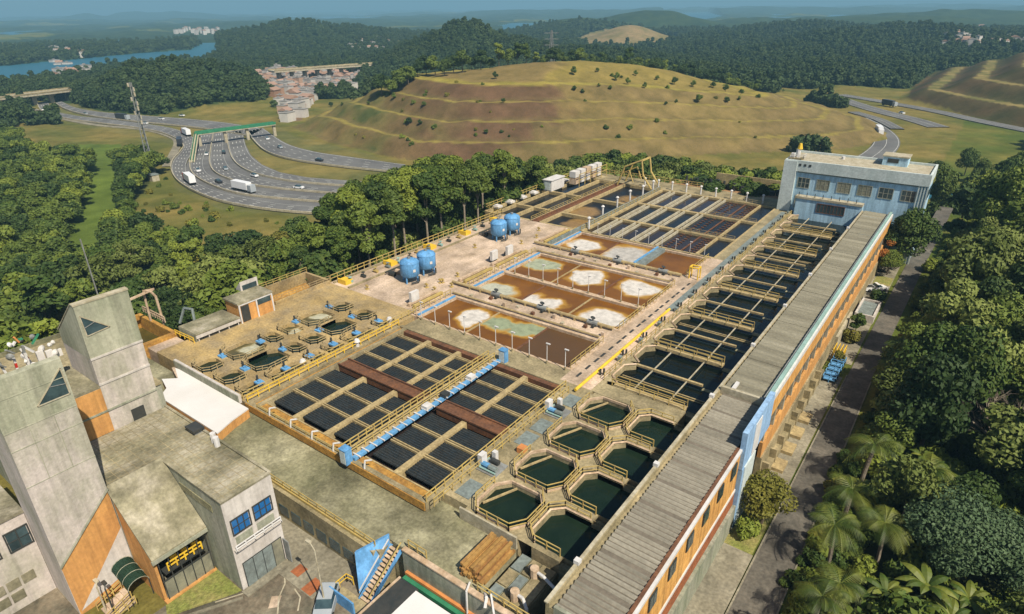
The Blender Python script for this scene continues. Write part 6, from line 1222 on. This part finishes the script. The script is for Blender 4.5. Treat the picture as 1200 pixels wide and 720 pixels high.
TP = {'fine_a': tree_proto('broadleaf_tree', 1, 4.6, 6.5, 3.0, 16, 9000, .26, 'leaf_mid'), 'fine_b': tree_proto('broadleaf_tree', 2, 4.2, 7.5, 2.5, 18, 9000, .26, 'leaf_dark'), 'fine_c': tree_proto('broadleaf_tree', 3, 5.2, 5.5, 3.5, 20, 10000, .24, 'leaf_mid', lobe_r=.36),
      'mid_a': tree_proto('broadleaf_tree', 4, 4.4, 6.0, 3.0, 12, 3200, .42, 'leaf_dark'), 'mid_b': tree_proto('broadleaf_tree', 5, 4.0, 6.5, 3.0, 12, 3000, .42, 'leaf_mid'), 'mid_c': tree_proto('broadleaf_tree', 6, 5.0, 5.0, 3.2, 14, 3400, .42, 'leaf_dark', lobe_r=.38), 'mid_y': tree_proto('broadleaf_tree', 7, 3.8, 5.0, 2.6, 11, 2600, .42, 'leaf_yellow'),
      'tall_a': tree_proto('tall_tree', 8, 4.6, 10.5, 9.5, 18, 6500, .36, 'leaf_mid', .32, 'pale_bark', .36), 'tall_b': tree_proto('tall_tree', 9, 4.2, 9.5, 10.5, 16, 6000, .36, 'leaf_dark', .32, 'pale_bark', .38), 'tall_c': tree_proto('tall_tree', 10, 5.0, 11.5, 8.0, 20, 7000, .36, 'leaf_dark', .36, 'pale_bark', .36),
      'bush': tree_proto('shrub', 12, 2.0, 2.0, .2, 7, 1400, .26, 'leaf_mid', .1), 'bush_y': tree_proto('shrub', 13, 2.2, 2.0, .1, 8, 1600, .26, 'leaf_yellow', .1), 'fine_y': tree_proto('broadleaf_tree', 14, 3.2, 4.2, 2.0, 14, 7000, .2, 'leaf_yellow'), 'vine': tree_proto('broadleaf_tree', 15, 5.0, 4.5, 2.0, 18, 17000, .14, 'leaf_blue', lobe_r=.4)}
TP.update({'airy': tree_proto('broadleaf_tree', 16, 4.8, 7.0, 3.4, 22, 3600, .3, 'leaf_light', .22, 'pale_bark', .26), 'mid_l': tree_proto('broadleaf_tree', 17, 4.4, 5.6, 2.8, 13, 3000, .42, 'leaf_light', lobe_r=.4), 'mid_t': tree_proto('broadleaf_tree', 18, 3.0, 9.0, 3.5, 14, 3000, .38, 'leaf_mid', lobe_r=.42), 'fine_l': tree_proto('broadleaf_tree', 19, 4.2, 6.5, 2.8, 18, 9000, .25, 'leaf_light', lobe_r=.36)})
PN = {k: o.name for k, o in TP.items()}
tz = [1.0]; tused = set(); ntree = [0]
def put_tree(k, x, y, z=None, sc=1, label='', group=None, rz=None, zs=1, name=None):
    zs = zs*tz[0]; tz[0] = 1.0; z = hz(x, y)-.2 if z is None else z; rz = random.uniform(0, 6.28) if rz is None else rz; S = (sc, sc, sc*zs); ntree[0] += 1
    o = copy_tree(TP[k], (x, y, z), rz, S)
    o.name = name or PN[k].split('.')[0]
    o['label'] = label
    if group: o['group'] = group
    elif 'group' in o.keys(): del o['group']
    return o
# palm
def palm_proto(seed, h, nf, fl, lm='leaf_palm', name='palm_tree', cat='palm', lean=.4):
    rr = random.Random(seed); t = thing(name, '', cat); m = MB(); m.tube([(0, 0, -1), (lean*.3, 0, h*.4), (lean, .1, h)], .2, 7); m.build('trunk', 'pale_bark', t)
    for i in range(nf):
        a = i*2.399+rr.uniform(-.2, .2); el = rr.uniform(.15, 1.15); L = fl*rr.uniform(.8, 1.1); m = MB(); pts = []
        for k in range(9):
            s_ = k/8; rad = L*s_*cos(el*.6)*(1-.12*s_); zz = L*(sin(el)*s_-.75*s_*s_); pts.append(Vector((lean+rad*cos(a), .1+rad*sin(a), h+zz)))
        side = Vector((-sin(a), cos(a), 0))
        for p, q in zip(pts, pts[1:]): m.bar(p, q, .05)
        for k in range(1, 19):
            s_ = k/19; i0 = min(int(s_*8), 7); p = pts[i0].lerp(pts[i0+1], s_*8-i0); ll = L*.26*sin(pi*min(1, .12+s_*.9))+.12; d = (pts[i0+1]-pts[i0]).normalized()
            for sg in (-1, 1): e = p+side*sg*ll+d*ll*.55+Vector((0, 0, -ll*.5)); wv_ = d*.045; m.add([p-wv_, p+wv_, e], [(0, 1, 2)])
        m.build('frond', lm, t)
    return t
def banana_proto(seed, nf, fl, lm):
    rr = random.Random(seed); t = thing('banana_plant', '', 'plant'); m = MB(); m.tube([(0, 0, -.5), (0, 0, 2.2)], .22, 7); m.build('stem', 'leaf_palm', t)
    for i in range(nf):
        a = i*2.399+rr.uniform(-.3, .3); el = rr.uniform(.5, 1.25); L = fl*rr.uniform(.75, 1.1); side = Vector((-sin(a), cos(a), 0)); m = MB(); pr = None
        for k in range(8):
            s_ = k/7; rad = L*s_*cos(el*.7); z = 2.0+L*(sin(el)*s_-.7*s_*s_); wv_ = L*.13*sin(pi*(.08+.9*s_)); c = Vector((rad*cos(a), rad*sin(a), z)); cur = (c-side*wv_+Vector((0, 0, -wv_*.35)), c, c+side*wv_+Vector((0, 0, -wv_*.35)))
            if pr: m.add([*pr, *cur], [(0, 1, 4, 3), (1, 2, 5, 4)])
            pr = cur
        m.build('leaf', lm, t)
    return t
PA = [palm_proto(1, 5.5, 16, 3.6), palm_proto(2, 4.0, 14, 3.2, lean=.2)]; BN = banana_proto(3, 11, 3.2, 'leaf_palm')
# right side stand, main trees by hand ------------------------------------
TR = Z0 = None
def top_at(px, py, ztop, k, sc, label, group=None, zs=1, zb=-8.2):
    x, y = at(px, py, ztop-2.5*sc); return put_tree(k, x, y, zb, sc, label, group, zs=zs)
put_tree('fine_a', -9.6, 156.0, -8, 1.15, 'large round green tree with orange blossom patches beside the gallery and blue building', zs=1.15)
put_tree('fine_c', -10.9, 149.5, -8, .62, 'small green tree below the round tree at the end of the gallery')
for i in range(3):
    rng = np.random.default_rng(60+i); b = {'v': []}; leaf_cloud(b, rng, 0, 0, 0, 1.0, 1.2, .9, 420, .16); me = cloud_obj(b['v'], 'blossom'); me.materials.append(MATS['leaf_orange']); o = bpy.data.objects.new('blossom_shrub', me); COL.objects.link(o)
    o.location = [(-12.2, 148.3, -2.8), (-12.0, 150.4, -5.2), (-11.9, 152.6, -1.6)][i]; tag(o, ['middle', 'lowest', 'topmost'][i]+' patch of orange blossom beside the round tree at the gallery end', 'shrub')
put_tree('fine_y', -10.4, 60.3, -8, .95, 'round olive yellow tree beside the blue panel of the gallery building')
put_tree('bush', -11.4, 57.4, -7.9, .9, 'dark green bush below the round olive yellow tree'); put_tree('bush_y', -11.2, 112, -7.9, .9, 'yellow green bush beside the low pale wall'); put_tree('bush_y', -11.6, 104, -7.9, .7, 'yellowish bush behind the blue racks')
put_tree('bush', -10.6, 133, -7.9, 1.0, 'dark shrub beside the white pickup'); put_tree('mid_b', -11.0, 116.0, -8, .42, 'small tree between the pale wall and the water pit')
put_tree('vine', 7.2, 64.5, -8, 1.25, 'wide grey green vine covered tree on the right, above the banana plants'); put_tree('vine', 12.5, 66.5, -8, 1.05, 'grey green vine covered tree at the right edge beside the wider one')
palms = [(-2.6, 73.0, 0, 1.15, 'palm with yellowish crown beside the service road, upper of the roadside palms'), (-3.0, 65.5, 1, 1.2, 'palm below the yellowish palm beside the service road'), (-2.8, 57.6, 0, 1.05, 'palm third from the top beside the service road'), (-1.4, 52.0, 1, 1.1, 'palm at the bottom edge beside the service road'), (-2.4, 48.5, 0, .9, 'lowest palm at the bottom edge by the shaded road'),
         (-3.0, 105, 1, 1.2, 'palm with pale fronds above the dark road bend'), (-3.0, 97.5, 0, .9, 'smaller palm below the pale fronded palm'), (3.2, 74.0, 1, 1.25, 'palm deep in the trees right of the roadside palms'), (1.2, 61.5, 0, 1.0, 'palm between the road and the banana plants')]
pu = set()
for (x, y, k, sc, lab) in palms:
    if k not in pu: pu.add(k); o = PA[k]; finish(o, (x, y, -8), random.uniform(0, 6), sc)
    else: o = copy_tree(PA[k], (x, y, -8), random.uniform(0, 6), sc)
    o['label'] = lab; o['group'] = 'palms by the service road'
for i, (x, y, sc) in enumerate(((5.4, 57.5, 1.1), (2.4, 55.0, .95), (7.6, 55.2, 1.0), (4.4, 52.2, 1.05), (8.8, 58.9, .85), (.6, 49.8, .8), (6.8, 50.6, .95), (5.0, 78.0, .95), (7.2, 76.0, .85), (2.8, 80.2, .8))):
    if i == 0: o = BN; finish(o, (x, y, -7.0), 0, sc)
    else: o = copy_tree(BN, (x, y, -7.2), i*1.3, sc)
    o['label'] = nth[i]+' banana plant with broad bright leaves among the trees on the right, counted outward'; o['group'] = 'banana plants on the right'
# bare tree
t = thing('bare_tree', 'leafless grey branching tree among the green trees at right', 'tree', (0, 0, 0)); rr = random.Random(4); m = MB(); m.cyl((0, 0, -1), (0, 0, 3), .28, 7, .2); m.build('trunk', 'pale_bark', t)
def branch(m, p, d, L, r, dep):
    q = p+d*L; m.cyl(p, q, r, 4, r*.6, caps=False)
    if dep: 
        for _ in range(3 if dep > 1 else 4): nd = (d+Vector((rr.uniform(-.8, .8), rr.uniform(-.8, .8), rr.uniform(-.25, .5)))).normalized(); branch(m, p.lerp(q, rr.uniform(.55, 1)), nd, L*rr.uniform(.6, .8), r*.55, dep-1)
for i in range(6): m = MB(); branch(m, Vector((0, 0, 2.2+i*.15)), Vector((cos(i*1.05), sin(i*1.05), .55)).normalized(), 2.6, .13, 4); m.build('branch', 'pale_bark', t)
finish(t, (9.6, 88, -8), 0, 1.25)
o = copy_tree(t, (13.4, 92, -8), 2, 1.1); o['label'] = 'second leafless branching tree at the right edge above the vine trees'
# conifer-like dark trees by the road and the rest of the stand
def scatter(P, n, mind, seed, zone=None):
    rg = np.random.default_rng(seed); xs = [p[0] for p in P]; ys = [p[1] for p in P]; out = []; cell = {}
    for _ in range(6):
        m_ = n*12; x_ = rg.uniform(min(xs), max(xs), m_); y_ = rg.uniform(min(ys), max(ys), m_); k_ = inpoly(x_, y_, P)
        for x, y in zip(x_[k_].tolist(), y_[k_].tolist()):
            cx, cy = int(x//mind), int(y//mind)
            if any((x-a)**2+(y-b)**2 < mind*mind for i in (-1, 0, 1) for j in (-1, 0, 1) for a, b in cell.get((cx+i, cy+j), ())): continue
            cell.setdefault((cx, cy), []).append((x, y)); out.append((x, y))
            if len(out) >= n: return out
    return out
def keepout(x, y):
    for (a, b, _, sc, _2) in palms:
        if (x-a)**2+(y-b)**2 < 9: return True
    return (-1 < x < 10.5 and 46 < y < 61) or ((x-7)**2+(y-64)**2 < 20) or ((x-12)**2+(y-66)**2 < 16) or ((x-10)**2+(y-89)**2 < 26) or ((x-5)**2+(y-78)**2 < 9)
for (x, y) in scatter([(1.2, 76), (2.2, 110), (3.2, 150), (6, 200), (60, 215), (60, 70), (18, 70), (14, 30), (2, 40), (2, 70)], 230, 4.6, 21):
    if keepout(x, y) or x > 14+.22*y: continue
    k = random.choice(['fine_a', 'fine_b', 'fine_c', 'fine_l', 'fine_l', 'airy']); tz[0] = 1.28 if x < 7 else 1.0; put_tree(k, x, y, -8.4, random.uniform(.65, 1.3)*(1.25 if y > 110 else 1), {'fine_l': 'fresh light green tree', 'airy': 'thin crowned pale tree', 'fine_a': 'mid green broadleaf tree', 'fine_b': 'dark green rounded tree', 'fine_c': 'spreading green tree'}[k]+' in the dense stand right of the service road', {'fine_l': 'light green trees right of the road', 'airy': 'thin crowned trees right of the road', 'fine_a': 'mid green trees right of the road', 'fine_b': 'dark rounded trees right of the road', 'fine_c': 'spreading trees right of the road'}[k])
for (x, y) in scatter([(-5.0, 36), (-5.2, 78), (-2.2, 78), (-1.5, 36)], 46, 1.7, 27):
    if any((x-a)**2+(y-b)**2 < 1.2 for a, b, *_ in palms): continue
    put_tree('bush' if random.random() < .7 else 'bush_y', x, y, -8.2, random.uniform(.5, 1.0), 'small roadside shrub at the foot of the palms', 'roadside shrubs below the palms')
for (x, y) in scatter([(-3, 44), (-3, 76), (3, 90), (12, 86), (13, 40), (4, 36)], 60, 2.6, 22):
    if any((x-a)**2+(y-b)**2 < 4 for a, b, *_ in palms): continue
    put_tree('bush', x, y, -8.2, random.uniform(.9, 1.5), 'low green undergrowth shrub between the palms and banana plants', 'undergrowth shrubs on the right')
for (x, y) in scatter([(-4.4, 78), (-4.2, 130), (-3.4, 160), (-1.5, 200), (7, 200), (3.5, 110), (1.5, 78)], 110, 2.3, 25): put_tree('bush' if random.random() < .8 else 'bush_y', x, y, -8.2, random.uniform(.7, 1.5), 'low shrub in the undergrowth along the right edge of the service road', 'shrubs along the service road')
# tall dark trees at upper right
for i, (px, py, sc) in enumerate([(1108, 205, 1.0), (1150, 190, .8), (1185, 205, 1.2), (1080, 218, .7), (1135, 232, 1.1), (1165, 222, 1.15), (1198, 190, 1.1), (1105, 168, .55), (1142, 165, .7), (1160, 172, .6), (1095, 235, .6)]):
    x, y = at(px, py, -6); put_tree(['fine_b', 'mid_c', 'fine_a'][i % 3], x, y, None, sc*1.3, nth[min(i, 9)]+(' ' if i < 10 else ' last ')+'dark tree among those standing on the grass right of the blue building', 'trees on the grass behind the blue building', zs=1.25)
# tall row beside the plant ------------------------------------------------
for i, (x, y) in enumerate(scatter(TALL, 60, 4.8, 31)):
    far = smooth(62, 88, y); sc = .52+.5*float(far)+random.uniform(-.08, .08)
    if y > 135: sc *= .8
    k = random.choice(['tall_a', 'tall_b', 'tall_c']); put_tree(k, x, y, None, sc, {'tall_a': 'tall fresh green tree with pale trunk', 'tall_b': 'tall dark tree with clear pale trunk', 'tall_c': 'tall wide crowned dark tree'}[k]+' in the row beside the pink deck', {'tall_a': 'tall fresh green trees', 'tall_b': 'tall dark trees', 'tall_c': 'tall wide trees'}[k]+' beside the pink deck')
for (x, y) in scatter([(-118, 150), (-99, 150), (-98.5, 175), (-125, 175)], 30, 3.6, 32): put_tree(random.choice(['mid_y', 'mid_b']), x, y, None, random.uniform(.6, .9), 'bright yellow green bushy tree at the far end of the tall row', 'bright bushy trees')
for (x, y) in scatter(NORTH, 150, 4.4, 33):
    k = random.choice(['mid_a', 'mid_b', 'mid_c', 'mid_l']); put_tree(k, x, y, None, random.uniform(.85, 1.3), 'green tree in the belt between the plant and the terraced hill', 'trees in the belt behind the plant', name='belt_tree')
# left forest: the nearest as single trees, the rest as one wood
LP_ = [p for p in scatter(F_LEFT, 1700, 5.6, 41) if not (p[0] > -108 and 29 < p[1] < 67)]; LP_.sort(key=lambda p: hypot(*p)); near, rest = LP_[:280], LP_[280:]
for (x, y) in near:
    k = random.choice(['mid_a', 'mid_b', 'mid_c', 'mid_a', 'mid_c', 'mid_b', 'mid_l', 'mid_t', 'airy', 'mid_y' if random.random() < .5 else 'mid_l']); put_tree(k, x, y, None, random.uniform(.55, 1.5), {'mid_l': 'light green tree', 'mid_t': 'narrow upright tree', 'airy': 'thin crowned pale tree', 'mid_a': 'dark green tree', 'mid_b': 'mid green tree', 'mid_c': 'dark spreading tree', 'mid_y': 'yellowish green tree'}[k]+' in the dense forest left of the plant', {'mid_l': 'light green trees', 'mid_t': 'narrow trees', 'airy': 'thin crowned trees', 'mid_a': 'dark trees', 'mid_b': 'mid green trees', 'mid_c': 'spreading trees', 'mid_y': 'yellowish trees'}[k]+' of the left forest', name='forest_tree')
for i in range(60):
    px = rr.uniform(150, 345); py = rr.uniform(200, 262); x, y = at(px, py, -18)
    if not inpoly(np.array([x]), np.array([y]), HWY)[0] and not inpoly(np.array([x]), np.array([y]), F_LEFT)[0]: put_tree('bush' if i % 3 else 'bush_y', x, y, hz(x, y)-.3, random.uniform(.4, 1.1), 'low scrub bush on the dry slope below the motorway', 'scrub on the slope below the motorway', name='scrub_bush')
# scattered trees on the terraced hill
for i, (px, py) in enumerate([(388, 126), (401, 125), (432, 123), (500, 112), (497, 128), (462, 118), (480, 147), (493, 150), (570, 158), (581, 93), (590, 122), (672, 88), (700, 86), (722, 96), (728, 93), (736, 100), (673, 112), (683, 110), (780, 126), (792, 122), (852, 122), (866, 119), (905, 110), (918, 108), (818, 122), (702, 103), (715, 108), (745, 90), (770, 96), (755, 104), (790, 100), (812, 103), (835, 104), (850, 108), (868, 112), (885, 108)]):
    X, Y, Z_ = along(px, py, 200); dd = 200
    while dd < 700 and Z_ > hz(X, Y): dd += 3; X, Y, Z_ = along(px, py, dd)
    put_tree('mid_a' if i % 2 else 'mid_c', X, Y, hz(X, Y)-.5, random.uniform(.2, .48), 'small dark tree standing alone on the terraced grassy hill', 'scattered trees on the terraced hill', zs=1.2, name='small_tree')
for (x, y) in [(-.9+rr.uniform(-.5, .4), 80+i*6.3) for i in range(5)]: put_tree(random.choice(['fine_a', 'fine_b', 'fine_l', 'airy']), x, y, -8.2, random.uniform(.7, 1.05), 'tree leaning over the right edge of the service road', 'trees overhanging the service road')
for i in range(42):
    t_ = i/41; px = 445+t_*440; py = 92-16*sin(pi*min(t_*1.5, 1)**.8)+max(0, t_-.45)*46
    X, Y, Z_ = along(px, py-6, 520-120*(1-t_)+rr.uniform(-12, 12)); z = hz(X, Y); put_tree(random.choice(['mid_a', 'mid_c', 'mid_t']), X, Y, z-.3, random.uniform(.7, 1.25)*1.15, 'dark tree in the line along the back of the terraced hill crest', 'tree line behind the hill crest', name='crest_tree')
for i in range(48):
    px = rr.choice([430, 480, 560, 700, 860])+rr.gauss(0, 38); py = rr.uniform(90, 176); dd = 200; X, Y, Z_ = along(px, py, dd)
    while dd < 700 and Z_ > hz(X, Y): dd += 3; X, Y, Z_ = along(px, py, dd)
    if dd < 690 and inpoly(np.array([X]), np.array([Y]), HILL)[0]: put_tree('bush' if i % 3 else 'bush_y', X, Y, hz(X, Y)-.4, random.uniform(.4, 1.0), 'small low scrub bush on the slopes of the terraced hill', 'scrub bushes on the terraced hill', name='scrub_bush')
# far woods: one object each, instanced crowns
def wood(name, pts, proto_objs, scs, label, group=None):
    me = bpy.data.meshes.new(name); me.vertices.add(len(pts)); me.vertices.foreach_set('co', np.array(pts).ravel()); me.update()
    a = me.attributes.new('tree_scale', 'FLOAT', 'POINT'); a.data.foreach_set('value', scs)
    o = bpy.data.objects.new(name, me); COL.objects.link(o); o['kind'] = 'stuff'
    ng = bpy.data.node_groups.new(name, 'GeometryNodeTree'); ng.interface.new_socket('Geometry', in_out='INPUT', socket_type='NodeSocketGeometry'); ng.interface.new_socket('Geometry', in_out='OUTPUT', socket_type='NodeSocketGeometry')
    N = ng.nodes; L = ng.links; gi = N.new('NodeGroupInput'); go = N.new('NodeGroupOutput'); ip = N.new('GeometryNodeInstanceOnPoints'); jn = N.new('GeometryNodeGeometryToInstance')
    for p in proto_objs:
        oi = N.new('GeometryNodeObjectInfo'); oi.inputs['Object'].default_value = p; oi.transform_space = 'ORIGINAL'; L.new(oi.outputs['Geometry'], jn.inputs[0])
    L.new(gi.outputs[0], ip.inputs['Points']); L.new(jn.outputs[0], ip.inputs['Instance']); ip.inputs['Pick Instance'].default_value = True
    rv = N.new('FunctionNodeRandomValue'); rv.data_type = 'FLOAT_VECTOR'; rv.inputs[0].default_value = (0, 0, 0); rv.inputs[1].default_value = (0, 0, 6.28); L.new(rv.outputs[0], ip.inputs['Rotation'])
    na = N.new('GeometryNodeInputNamedAttribute'); na.data_type = 'FLOAT'; na.inputs['Name'].default_value = 'tree_scale'; L.new(na.outputs[0], ip.inputs['Scale']); L.new(ip.outputs[0], go.inputs[0])
    md = o.modifiers.new('wood', 'NODES'); md.node_group = ng; return o
def far_proto(seed, r, h, n, s, lm):
    me, cs = crown_mesh(seed, r, h, 1.0, 7, n, s, .5); me.materials.append(MATS[lm]); return bpy.data.objects.new('far_crown', me)
for lm in ('leaf_dark', 'leaf_mid'):
    m2 = MATS[lm].copy(); m2.name = lm+'_far'; MATS[lm+'_far'] = m2
FP = [far_proto(71, 4.2, 7, 330, 1.0, 'leaf_far'), far_proto(72, 3.8, 8, 330, 1.0, 'leaf_far'), far_proto(73, 4.5, 6.5, 330, 1.0, 'leaf_far'), far_proto(74, 2.8, 10.5, 300, .9, 'leaf_far')]
rest_mid = [CH[PN[k]][0] for k in ('mid_a', 'mid_b', 'mid_c')]
wood('left_forest', [(x, y, hz(x, y)-.3) for x, y in rest], rest_mid, [random.uniform(.85, 1.25) for _ in rest], '')
rng = np.random.default_rng(91); c0 = pi/2-YAW; NP = 46000
R_ = np.sqrt(rng.random(NP)*(1750**2-260**2)+260**2); R_ = np.concatenate([R_, np.sqrt(rng.random(26000)*(850**2-260**2)+260**2)]); A_ = c0+(rng.random(len(R_))-.5)*radians(92); X = R_*np.cos(A_); Y = R_*np.sin(A_)
K = kindmap(X, Y); Z_ = height(X, Y, False); keep = (K == 0) & (Z_ > -25) & ~inpoly(X, Y, F_LEFT) & ~inpoly(X, Y, TALL) & ~inpoly(X, Y, NORTH) & ~inpoly(X, Y, HILL) & ~inpoly(X, Y, TOWN)
bank = (K == 1) & (R_ < 660) & (fbm(X, Y, 40, 3) > .585) & ~inpoly(X, Y, HWY) & ~inpoly(X, Y, GRASS_R) & (R_ > 340) & ((R_ > 520) | (X > -250))
keep |= bank
for (Ab, Bb, zz) in CW:
    pl = [tuple(p) for p in Ab]+[tuple(p) for p in Bb[::-1]]; keep &= dpoly(X, Y, pl) > 7
X, Y, R2 = X[keep], Y[keep], R_[keep]; Z_ = np.array([hz(a, b) for a, b in zip(X, Y)])
wood('far_woods', np.stack([X, Y, Z_-1.2], 1), FP, (rng.uniform(.8, 1.35, len(X))*(1+.35*smooth(700, 1600, R2))), '')
for k, o in TP.items():
    for c in CH.get(PN[k], ()): 
        if c in rest_mid: continue
        bpy.data.objects.remove(c)
    bpy.data.objects.remove(o)
for c in rest_mid: COL.objects.unlink(c); c.parent = None; c.matrix_world = Matrix()
print('trees', ntree[0], 'far crowns', len(X))
